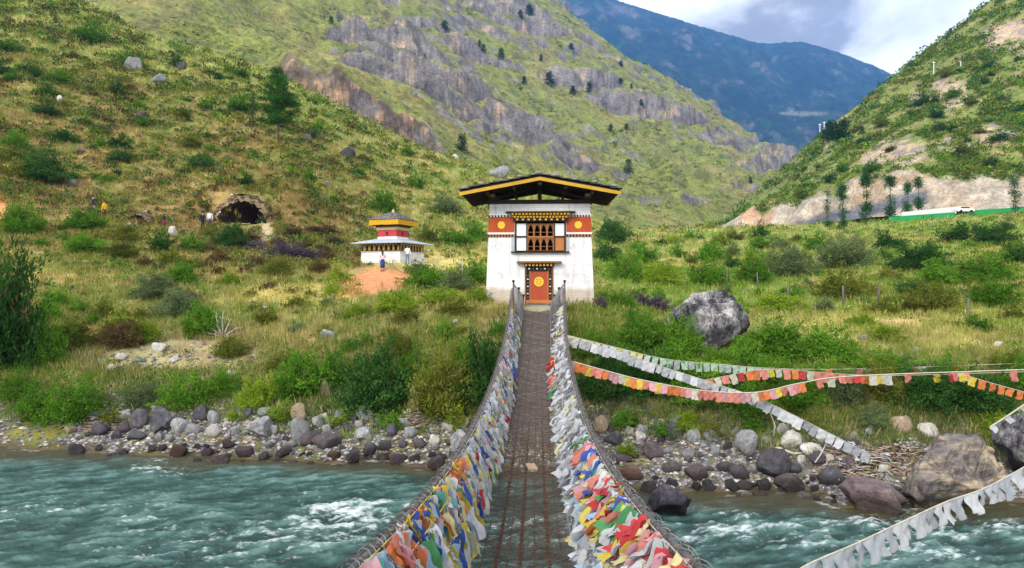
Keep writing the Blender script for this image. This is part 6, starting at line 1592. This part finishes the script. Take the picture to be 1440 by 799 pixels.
# ------------------------------------------------------------------ caves
M_cave = stone_mat('cave_rock', (.07, .05, .035), (.17, .115, .07), (.30, .22, .13), 1.2, False, 1.0)
M_eface = stone_mat('broken_earth', (.11, .08, .045), (.24, .17, .09), (.36, .27, .16), 2.6, False, 1.0)
for k, (q, hw_, hh, dp) in enumerate(CAVES):
    root = empty('cave', q); tag(root, ('wide dark arched cave mouth rimmed with loose stones in the left slope', 'small low dark hollow dug in orange earth left of the big cave')[k], 'cave')
    n, m = 26, 9; V = []
    for j in range(m):
        t_ = j / (m - 1); y = .0 + dp * t_; s_ = 1.06 * (1 - .75 * t_ ** 2.2)
        for i in range(n + 1):
            a = math.pi * i / n; rj = 1 + .07 * math.sin(i * 2.3 + j * 1.7) + .05 * math.sin(i * 5.1 - j)
            V.append((q.x + math.cos(a) * hw_ * s_ * rj, q.y + y - .1, q.z - .12 + math.sin(a) * hh * s_ * rj))
    mb = MB(); W_ = n + 1
    mb.add(V, [(j * W_ + i, (j + 1) * W_ + i, (j + 1) * W_ + i + 1, j * W_ + i + 1) for j in range(m - 1) for i in range(n)] + [tuple((m - 1) * W_ + i for i in range(W_))])
    mb.add([(q.x - hw_ * 1.2, q.y - .3, q.z - .05), (q.x + hw_ * 1.2, q.y - .3, q.z - .05), (q.x + hw_ * .8, q.y + dp, q.z - .02), (q.x - hw_ * .8, q.y + dp, q.z - .02)], [(0, 1, 2, 3)])
    wbuild(mb, 'hollow', [M_cave], root, True)
    # broken earth face round the mouth, running back into the slope
    mb = MB(); m2 = 7; V = []
    for j in range(m2):
        t_ = j / (m2 - 1)
        for i in range(n + 1):
            a = math.pi * (i / n * 1.12 - .06); rj = 1.03 + .95 * t_ + .06 * math.sin(i * 2.9 + j * 2.1) + .05 * math.sin(i * 7.3 + j)
            V.append((q.x + math.cos(a) * hw_ * rj, q.y - .12 + .15 * math.sin(i * 1.9 + j * 1.3) + 3.6 * t_ ** 1.3 * (.35 + .65 * max(0, math.sin(a))), q.z - .12 + math.sin(a) * hh * (1.03 + .70 * t_ + .06 * math.sin(i * 3.7 + j))))
    mb.add(V, [(j * W_ + i, j * W_ + i + 1, (j + 1) * W_ + i + 1, (j + 1) * W_ + i) for j in range(m2 - 1) for i in range(n)])
    wbuild(mb, 'earth_face', [M_eface], root, True)
    # heaped rim of stones round the mouth
    mb = MB(); import bmesh
    pro = [np.array([v.co for v in me.vertices]) for me in RM[:4]]; pf = [[tuple(p.vertices) for p in me.polygons] for me in RM[:4]]
    for i in range(60 if k == 0 else 26):
        a = math.pi * (i + R.random()) / (60 if k == 0 else 26); rr_ = R.uniform(1.1, 1.3); s_ = R.uniform(.10, .26) * (1 if k == 0 else .7)
        cx_, cz_ = q.x + math.cos(a) * hw_ * rr_, q.z + math.sin(a) * hh * rr_
        j = R.randrange(4); rot = Matrix.Rotation(R.uniform(0, 6.28), 3, 'Z') @ Matrix.Rotation(R.uniform(0, 6.28), 3, 'X')
        mb.add([(Vector((cx_, q.y + R.uniform(-.2, .25) + .7 * math.sin(a), cz_)) + (rot @ Vector(c)) * s_) for c in pro[j]], pf[j])
    o = wbuild(mb, 'stone_rim', [SM['tan']], root, True); o['label'] = 'rim of loose tan stones'; o['kind'] = 'stuff'

# ------------------------------------------------------------------ people
SK = paint('skin', (.42, .24, .16), .6, .1, 9, 0, .3); HAIR = paint('dark_hair', (.015, .012, .01), .6, .2, 9, 0, .3)
def person(loc, H, facing, label, top, bottom, pose='stand', skirt=False, shoes=(.03, .03, .03), long_hair=False, pack=None, vary=0.0):
    s_ = H / 1.70
    J = {'pelvis': (0, 0, .92), 'waist': (0, 0, 1.06), 'chest': (0, .01, 1.28), 'neck': (0, .0, 1.44), 'head0': (0, -.01, 1.52), 'head1': (0, -.015, 1.66),
         'shL': (-.17, 0, 1.38), 'shR': (.17, 0, 1.38), 'elL': (-.23, .02, 1.11), 'elR': (.23, .02, 1.11), 'wrL': (-.24, -.06, .88), 'wrR': (.24, -.06, .88),
         'hpL': (-.09, 0, .88), 'hpR': (.09, 0, .88), 'knL': (-.10, -.01 - vary, .48), 'knR': (.10, .0 + vary, .48), 'anL': (-.10, .02 - vary, .08), 'anR': (.11, .02 + vary * 2, .08), 'toL': (-.11, -.14 - vary, .04), 'toR': (.12, -.14 + vary * 2, .04)}
    if pose == 'phone': J.update(elL=(-.22, -.10, 1.14), wrL=(-.09, -.27, 1.30), elR=(.22, -.10, 1.14), wrR=(.09, -.27, 1.30))
    if pose == 'reach': J.update(elR=(.30, -.10, 1.20), wrR=(.40, -.26, 1.25), elL=(-.24, -.05, 1.12))
    if pose == 'squat':
        for k in ('pelvis', 'waist', 'chest', 'neck', 'head0', 'head1', 'shL', 'shR', 'elL', 'elR', 'wrL', 'wrR'): x, y, z = J[k]; J[k] = (x, y + .16 - max(0, z - .9) * .35, z - .58)
        J.update(hpL=(-.1, .14, .34), hpR=(.1, .14, .34), knL=(-.16, -.22, .50), knR=(.16, -.22, .50), anL=(-.13, .0, .08), anR=(.13, .0, .08), toL=(-.15, -.17, .04), toR=(.15, -.17, .04), wrL=(-.14, -.34, .48), wrR=(.14, -.34, .48), elL=(-.24, -.1, .6), elR=(.24, -.1, .6))
    rad = {'pelvis': (.15, .11), 'waist': (.13, .10), 'chest': (.165, .12), 'neck': (.058, .06), 'head0': (.075, .085), 'head1': (.08, .095), 'shL': (.07, .07), 'shR': (.07, .07), 'elL': (.046, .046), 'elR': (.046, .046), 'wrL': (.032, .03), 'wrR': (.032, .03),
           'hpL': (.10, .10), 'hpR': (.10, .10), 'knL': (.064, .064), 'knR': (.064, .064), 'anL': (.044, .05), 'anR': (.044, .05), 'toL': (.045, .03), 'toR': (.045, .03)}
    E = [('pelvis', 'waist'), ('waist', 'chest'), ('chest', 'neck'), ('neck', 'head0'), ('head0', 'head1'), ('chest', 'shL'), ('chest', 'shR'), ('shL', 'elL'), ('shR', 'elR'), ('elL', 'wrL'), ('elR', 'wrR'), ('pelvis', 'hpL'), ('pelvis', 'hpR'), ('hpL', 'knL'), ('hpR', 'knR'), ('knL', 'anL'), ('knR', 'anR'), ('anL', 'toL'), ('anR', 'toR')]
    names = list(J); V = [Vector(J[k]) for k in names]; Ed = [(names.index(a), names.index(b)) for a, b in E]; rd = [rad[k] for k in names]
    for sd_, w_, e_ in (('L', 'wrL', 'elL'), ('R', 'wrR', 'elR')):       # palms with four bent fingers and a thumb
        wv = Vector(J[w_]); d = (wv - Vector(J[e_])).normalized(); sx = Vector((1, 0, 0)) - d * d.x; sx.normalize(); up = sx.cross(d)
        V.append(wv + d * .075); ip = len(V) - 1; Ed.append((names.index(w_), ip)); rd.append((.036, .018))
        for f in range(4):
            a = wv + d * (.115) + sx * (f - 1.5) * .022; b = a + d * (.045 - .006 * abs(f - 1.4)) + up * .012; V += [a, b]; rd += [(.009, .009), (.007, .007)]; Ed += [(ip, len(V) - 2), (len(V) - 2, len(V) - 1)]
        a = wv + d * .06 + sx * (.045 if sd_ == 'L' else -.045); V.append(a); rd.append((.010, .010)); Ed.append((ip, len(V) - 1)); b = a + d * .035; V.append(b); rd.append((.008, .008)); Ed.append((len(V) - 2, len(V) - 1))
    me = bpy.data.meshes.new('skeleton'); me.from_pydata([v * s_ for v in V], Ed, []); me.update()
    ob = bpy.data.objects.new('skeleton', me); C.objects.link(ob)
    sk = ob.modifiers.new('Skin', 'SKIN'); sk.use_smooth_shade = True
    for v, r_ in zip(me.skin_vertices[0].data, rd): v.radius = (r_[0] * s_, r_[1] * s_); v.use_root = False
    me.skin_vertices[0].data[0].use_root = True
    ss = ob.modifiers.new('Sub', 'SUBSURF'); ss.levels = 1; ss.render_levels = 1
    dg = bpy.context.evaluated_depsgraph_get(); body = bpy.data.meshes.new_from_object(ob.evaluated_get(dg)); body.name = 'person'
    bpy.data.objects.remove(ob)
    tm, bmn, shm = (paint(f'clothes_{len(bpy.data.materials)}', c, .85, .15, 8, .2, .1) for c in (top, bottom, shoes))
    body.materials.clear()
    for m_ in (SK, tm, bmn, shm): body.materials.append(m_)
    hz_ = J['pelvis'][2] + .06; nk = J['neck'][2]; wl_ = [Vector(J['wrL']), Vector(J['wrR'])]
    for p in body.polygons:
        c = p.center / s_; mi = 1
        if any((c - w_).length < .17 and ((c - w_).dot(w_ - Vector(J[e_])) > -.004) for w_, e_ in zip(wl_, ('elL', 'elR'))): mi = 0
        elif c.z > nk + .0: mi = 0
        elif c.z < .11: mi = 3
        elif c.z < hz_ and not (abs(c.x) > .17 and pose != 'squat' and not skirt): mi = 2
        if skirt and c.z < .34 and mi == 2: mi = 0
        p.material_index = mi; p.use_smooth = True
    o = bpy.data.objects.new('person', body); C.objects.link(o); o.location = loc; o.rotation_euler = (0, 0, facing); tag(o, label, 'person')
    # hair and features of the head
    hx, hy, hz1 = J['head1']; mb = MB()
    V = []; Fc = []; nu, nv = 14, 8
    for j in range(nv):
        th = math.pi * .62 * j / (nv - 1)
        for i in range(nu):
            a = 2 * math.pi * i / nu; fr_ = max(0, -math.sin(a))
            t2 = th * (1 - .38 * fr_); V.append(((hx + .093 * math.sin(t2) * math.cos(a)) * s_, (hy + .012 + .108 * math.sin(t2) * math.sin(a)) * s_, (hz1 - .02 + .105 * math.cos(t2)) * s_))
    Fc = [(j * nu + i, (j + 1) * nu + i, (j + 1) * nu + (i + 1) % nu, j * nu + (i + 1) % nu) for j in range(nv - 1) for i in range(nu)]
    mb.add(V, Fc)
    if long_hair: mb.tube([(hx * s_, (hy + .085) * s_, (hz1 + .02) * s_), (hx * s_, (hy + .12) * s_, (hz1 - .14) * s_), (hx * s_, (hy + .13) * s_, (hz1 - .34) * s_)], [.07 * s_, .075 * s_, .03 * s_], 8)
    h = mb.build('hair', HAIR, o, True)
    mb = MB()
    for e in (-1, 1): mb.lathe([(.001, 0), (.011 * s_, .004 * s_), (.011 * s_, .012 * s_), (.001, .016 * s_)], (hx + e * .032) * s_, (hy - .088) * s_, 8); 
    for i in range(len(mb.v)): x, y, z = mb.v[i]; mb.v[i] = (x, y, z + (hz1 - .045) * s_)
    mb.build('eyes', HAIR, o)
    mb = MB(); y0 = (hy - .085) * s_; z0 = (hz1 - .085) * s_
    mb.add([(-.014 * s_, y0, z0), (.014 * s_, y0, z0), (0, y0 - .026 * s_, z0 + .004 * s_), (0, y0, z0 + .05 * s_)], [(0, 2, 3), (2, 1, 3), (0, 1, 2)]); mb.build('nose', SK, o)
    if skirt:
        mb = MB(); mb.lathe([(.13 * s_, 1.02 * s_), (.17 * s_, .88 * s_), (.18 * s_, .6 * s_), (.19 * s_, .34 * s_), (.175 * s_, .345 * s_), (.15 * s_, .9 * s_)], 0, 0, 14); mb.build('skirt', bmn, o, True)
    if pack:
        mb = MB(); mb.hexa([(-.14 * s_, .10 * s_, 1.05 * s_), (.14 * s_, .10 * s_, 1.05 * s_), (.13 * s_, .26 * s_, 1.07 * s_), (-.13 * s_, .26 * s_, 1.07 * s_)], [(-.13 * s_, .10 * s_, 1.40 * s_), (.13 * s_, .10 * s_, 1.40 * s_), (.10 * s_, .20 * s_, 1.42 * s_), (-.10 * s_, .20 * s_, 1.42 * s_)])
        b = mb.build('backpack', paint('blue_pack', pack, .8, .2, 8, .1, .1)); b.parent = None; b.location = loc; b.rotation_euler = (0, 0, facing); tag(b, 'blue backpack worn by the white-topped person by the cave', 'backpack')
    return o
def ppl(px, pyf, pyt, **k):
    q = A.hit(px, pyf); H = (pyf - pyt) / F * q.y; fa = k.pop('facing'); lb = k.pop('label')
    return person((q.x, q.y, q.z - .01), H, fa, lb, **k)
ppl(538, 382, 352.5, facing=math.pi + .2, label='woman in pale top and long blue skirt photographing the shrine', top=(.62, .48, .50), bottom=(.03, .05, .22), pose='phone', skirt=True, long_hair=True)
ppl(573, 371.5, 345, facing=math.pi - .2, label='person in white shirt and grey jeans at the shrine prayer wheels', top=(.75, .74, .73), bottom=(.13, .17, .25), pose='reach', vary=.03)
ppl(131, 305, 275.5, facing=2.3, label='person in dark clothes and cap on the path left of yellow shirt', top=(.02, .025, .06), bottom=(.05, .045, .05), vary=.05)
ppl(147, 309, 282.5, facing=-1.9, label='person in bright yellow top and maroon trousers on the slope', top=(.75, .42, .02), bottom=(.13, .02, .025), vary=.04)
ppl(231, 321, 301, facing=2.6, label='person in black top and maroon skirt standing by the bush between the caves', top=(.02, .018, .025), bottom=(.20, .02, .07), long_hair=True, skirt=True)
ppl(285, 325, 298, facing=-2.4, label='person in dark clothes close to the white-topped one by the cave', top=(.015, .02, .035), bottom=(.02, .025, .05), vary=.03)
ppl(295, 321, 296.5, facing=.3, label='person in white top with blue backpack left of the cave mouth', top=(.62, .66, .74), bottom=(.06, .06, .08), pack=(.10, .16, .34), vary=.04)

# ------------------------------------------------------------------ smaller things in the field, on the shore and by the road
M_post = paint('grey_post', (.13, .12, .11), .9, .35, 6, .3, .1)
for k, (px, py, h) in enumerate(((1022, 404, 22), (1066, 408, 20), (1108, 428, 20), (1186, 432, 24), (1234, 438, 30), (1361, 452, 24))):
    q = A.hit(px, py); H = h / F * q.y + .25; mb = MB(); ln_ = R.uniform(-.08, .08)
    mb.tube([(0, 0, -.1), (ln_ * .5, .0, H * .5), (ln_, 0, H)], [.055, .05, .045], 7); o = mb.build('fence_post', M_post, None, True); o.location = q
    tag(o, f'weathered wooden fence post in the right field, {ORD[k]} from the left', 'fence post', 'fence posts across the right field')
q = A.hit(650, 402); mb = MB(); mb.tube([(0, 0, -.1), (0.02, 0, .8), (.0, 0, 38 / F * q.y)], [.04, .04, .035], 7); o = mb.build('marker_pole', M_dead, None, True); o.location = q; tag(o, 'thin whitish pole standing in weeds left of the gatehouse', 'pole')
M_upole = paint('white_pole', (.66, .66, .66), .7, .1, 3, 0, .2)
for k, (px, py, h, lb) in enumerate(((1313, 106, 20, 'tall white utility pole high on the right hill'), (1351, 97, 10, 'short white utility pole near the top right of the hill'), (1153, 191, 18, 'white utility pole on the right ridge, left one of the pair'), (1159, 188, 18, 'white utility pole on the right ridge, right one of the pair'))):
    q = B.hit(px, py)
    if q is None: continue
    H = h / F * q.y; r = max(.16, q.y * .00075); root = empty('utility_pole', q); tag(root, lb, 'utility pole', 'utility poles on the right hill')
    MB().tube([(0, 0, -.3), (0, 0, H)], [r, r * .8], 7).build('pole', M_upole, root); MB().box(-H * .13, H * .13, -r * .6, r * .6, H * .9, H * .9 + r).build('crossbar', M_upole, root)
# road with its hoarding, wall and a car
rd_ = MB(); pts = []
for px in range(1040, 1560, 20):
    cd = np.interp(px, sorted(TB), [TB[k][1][0] if k > 1000 else 330 for k in sorted(TB)]); a_, b_ = cd - 11, cd - 2
    pts.append([((px - CX) / F * d, d, float(A.z((px - CX) / F * d, d)) + .25) for d in (a_, b_)])
zr_ = [max(p[0][2], p[1][2]) for p in pts]
V = [(p[j][0], p[j][1], z_) for p, z_ in zip(pts, zr_) for j in (0, 1)]
rd_.add(V, [(2 * i, 2 * i + 2, 2 * i + 3, 2 * i + 1) for i in range(len(pts) - 1)]); tag(rd_.build('road', paint('asphalt', (.055, .055, .055), .9, .2, .6, .2, .1)), kind='structure')
M_green = paint('green_sheet', (.012, .24, .07), .6, .15, .6, .1, .2); M_conc = paint('pale_concrete', (.56, .56, .55), .85, .15, .5, .1, .1)
def road_z(px, d): return float(np.interp(px, range(1040, 1560, 20), zr_))
def hoard(x0, x1, ytop, ybot, d0, d1, mat, name, label, cat, posts=True, th=.08):
    root_p = P(x0, ybot(x0), d0); root = empty(name, root_p); tag(root, label, cat); mb = MB(); n = 12; pm = MB()
    for i in range(n):
        xa, xb = x0 + (x1 - x0) * i / n, x0 + (x1 - x0) * (i + 1) / n; da, db = d0 + (d1 - d0) * i / n, d0 + (d1 - d0) * (i + 1) / n
        a0, a1, b0, b1 = P(xa, ybot(xa), da), P(xa, ytop(xa), da), P(xb, ybot(xb), db), P(xb, ytop(xb), db); a0.z -= .6; b0.z -= .6; g_ = Vector((0, th, 0))
        mb.hexa([a0, b0, b0 + g_, a0 + g_], [a1, b1, b1 + g_, a1 + g_])
        if posts: pm.box(a1.x - .04, a1.x + .04, a1.y + th + .001, a1.y + th + .09, a0.z, a1.z - .03)
    wbuild(mb, 'panel', [mat], root)
    if posts: wbuild(pm, 'post_row', [M_conc], root)
hoard(1251, 1343, lambda x: 305 - (x - 1251) * .072, lambda x: 310.5 - (x - 1251) * .075, 152, 150, M_green, 'green_fence', 'long green sheet fence along the road below the white wall', 'fence')
hoard(1362, 1470, lambda x: 296.0 - (x - 1362) * .062, lambda x: 300.5 - (x - 1362) * .07, 150, 148, M_green, 'green_fence', 'green sheet fence along the road at the right edge beyond the white car', 'fence')
hoard(1268, 1345, lambda x: 298.5 - (x - 1268) * .10, lambda x: 303.5 - (x - 1268) * .085, 160, 157, M_conc, 'roadside_wall', 'low whitish wall behind the green fence under the cutting', 'wall', False, .4)
car = empty('parked_car', P(1355, 299.5, 150)); car.rotation_euler = (0, 0, .05); tag(car, 'small white car on the road between the two green fences', 'car')
M_carp = paint('white_car_paint', (.75, .75, .75), .3, .05, 2, 0, .5); M_glass = paint('car_glass', (.02, .025, .03), .1, .1, 2, 0, .6)
mb = MB(); mb.prism([(-2.0, .35), (2.0, .35), (2.05, .75), (1.3, .95), (.75, 1.42), (-1.2, 1.45), (-1.75, .98), (-2.05, .9)], -.85, .85); mb.build('body', M_carp, car)
mb = MB(); mb.prism([(1.15, .96), (.68, 1.36), (-1.1, 1.38), (-1.55, .98)], -.862, -.851); mb.build('side_window', M_glass, car)
for x in (-1.25, 1.25):
    mb = MB(); n = 14; mb.prism([(x + .34 * math.cos(2 * math.pi * k / n), .34 + .34 * math.sin(2 * math.pi * k / n)) for k in range(n)], -.88, -.70); mb.build('wheel', M_black, car)
# bleached dead shrub on the left terrace, branches and driftwood on the shores
q = A.hit(314, 474); root = MB(); rr = random.Random(4)
for a, l, up in ((1.5, 1.3, .95), (2.6, 1.0, .5), (.5, .9, .45), (1.9, 1.1, .7), (1.1, 1.0, .8), (2.9, .8, .25), (.2, .8, .2), (2.2, .7, .9)):
    p0 = Vector((0, 0, -.05)); d = Vector((math.cos(a), rr.uniform(-.3, .3), up * 1.4)).normalized(); m_ = p0 + d * l * .5 + Vector((rr.uniform(-.06, .06), 0, .04)); e = p0 + d * l
    root.tube([p0, m_, e], [.05, .032, .012], 5)
    for _ in range(2):
        f = rr.uniform(.4, .9); s_ = p0.lerp(e, f); root.tube([s_, s_ + (d + Vector((rr.uniform(-.8, .8), rr.uniform(-.3, .3), rr.uniform(-.2, .5)))) * .25], [.016, .006], 4)
o = root.build('dead_shrub', M_dead, None, True); o.location = q; tag(o, 'bleached dead shrub with bare forked branches on the left bank', 'dead shrub')
M_drift = paint('driftwood', (.30, .215, .145), .9, .3, 8, .3, .1)
def stick(px, py, ln_, r, az, el, label, mat=M_drift, bend=.12, dz=.0, name='driftwood_branch'):
    q = A.hit(px, py); d = Vector((math.cos(az) * math.cos(el), math.sin(az) * math.cos(el), math.sin(el)))
    sd_ = d.cross(Vector((0, 0, 1))).normalized(); mb = MB(); mb.tube([-d * ln_ * .5, -d * .15 * ln_ + sd_ * bend * ln_ * .5 + Vector((0, 0, bend * .3 * ln_)), d * ln_ * .2 + sd_ * bend * .3 * ln_, d * ln_ * .5], [r, r * .9, r * .7, r * .35], 6)
    o = mb.build(name, mat, None, True); o.location = (q.x, q.y, q.z + r * .6 + dz + abs(math.sin(el)) * ln_ * .5); tag(o, label, 'driftwood', 'driftwood along the shore')
stick(1105, 640, 1.1, .055, -.5, .1, 'curved bleached branch lying beside the pale round boulder', M_dead, .5)
stick(1155, 648, .9, .022, .7, .6, 'thin pale stick leaning up beside the long plum slab', M_dead, .1)
stick(1085, 612, .8, .03, 1.4, .9, 'pale upright stick behind the pale round boulder', M_dead, .2)
stick(800, 690, .9, .03, .4, .1, 'short brown branch on the shore close right of bridge')
stick(150, 592, 1.3, .035, .3, .08, 'long brown branch in the driftwood under the left bank bushes'); stick(120, 598, 1.0, .03, -.2, .1, 'short brown branch left in the driftwood under the left bank bushes'); stick(162, 601, .7, .025, .9, .1, 'thin branch angled across the driftwood under the left bank bushes')
stick(1262, 702, .7, .03, -1.0, -.5, 'forked pale twig hanging between the plum slab and huge boulder', M_dead)
def heap(name, px, py, wx, wy, hgt, n, seed, label):
    q = A.hit(px, py); rr = random.Random(seed); mb = MB()
    for k in range(n):
        a = rr.uniform(0, 6.28); f = rr.random() ** .6; x, y = math.cos(a) * wx * f, math.sin(a) * wy * f; z0 = float(A.z(q.x + x, q.y + y)) - q.z + hgt * (1 - f) * rr.random()
        az = rr.gauss(.2, .8); el = rr.gauss(0, .22); l = rr.uniform(.25, .8); d = Vector((math.cos(az) * math.cos(el), math.sin(az) * math.cos(el), math.sin(el))) * l
        mb.tube([Vector((x, y, z0 + .04)) - d * .5, Vector((x + rr.uniform(-.05, .05), y, z0 + .07)), Vector((x, y, z0 + .04)) + d * .5], [.016, .014, .006], 4, rr.choice((0, 0, 1, 2)), False)
    for k in range(n // 6):
        x, y = rr.uniform(-wx, wx) * .8, rr.uniform(-wy, wy) * .8; z0 = float(A.z(q.x + x, q.y + y)) - q.z + hgt * .6
        mb.add([(x + rr.uniform(-.09, .09), y + rr.uniform(-.09, .09), z0 + rr.uniform(0, .12)) for _ in range(4)], [(0, 1, 2, 3)], 3)
    o = mb.build(name, [M_drift, M_dead, M_rust, FM['white']]); o.location = q; tag(o, label, 'driftwood', None, 'stuff')
heap('driftwood_debris', 1262, 650, 1.5, .7, .45, 260, 3, 'heap of washed-up sticks and rags behind the plum slab'); heap('driftwood_debris', 1195, 655, .9, .5, .3, 110, 5, 'tangle of sticks and grey rags at the foot of the white flags')
heap('driftwood_debris', 135, 596, 1.3, .6, .2, 130, 7, 'scatter of brown sticks on the left shore'); heap('driftwood_debris', 582, 598, .35, .3, .6, 60, 9, 'dead roots under the upright pale boulder')
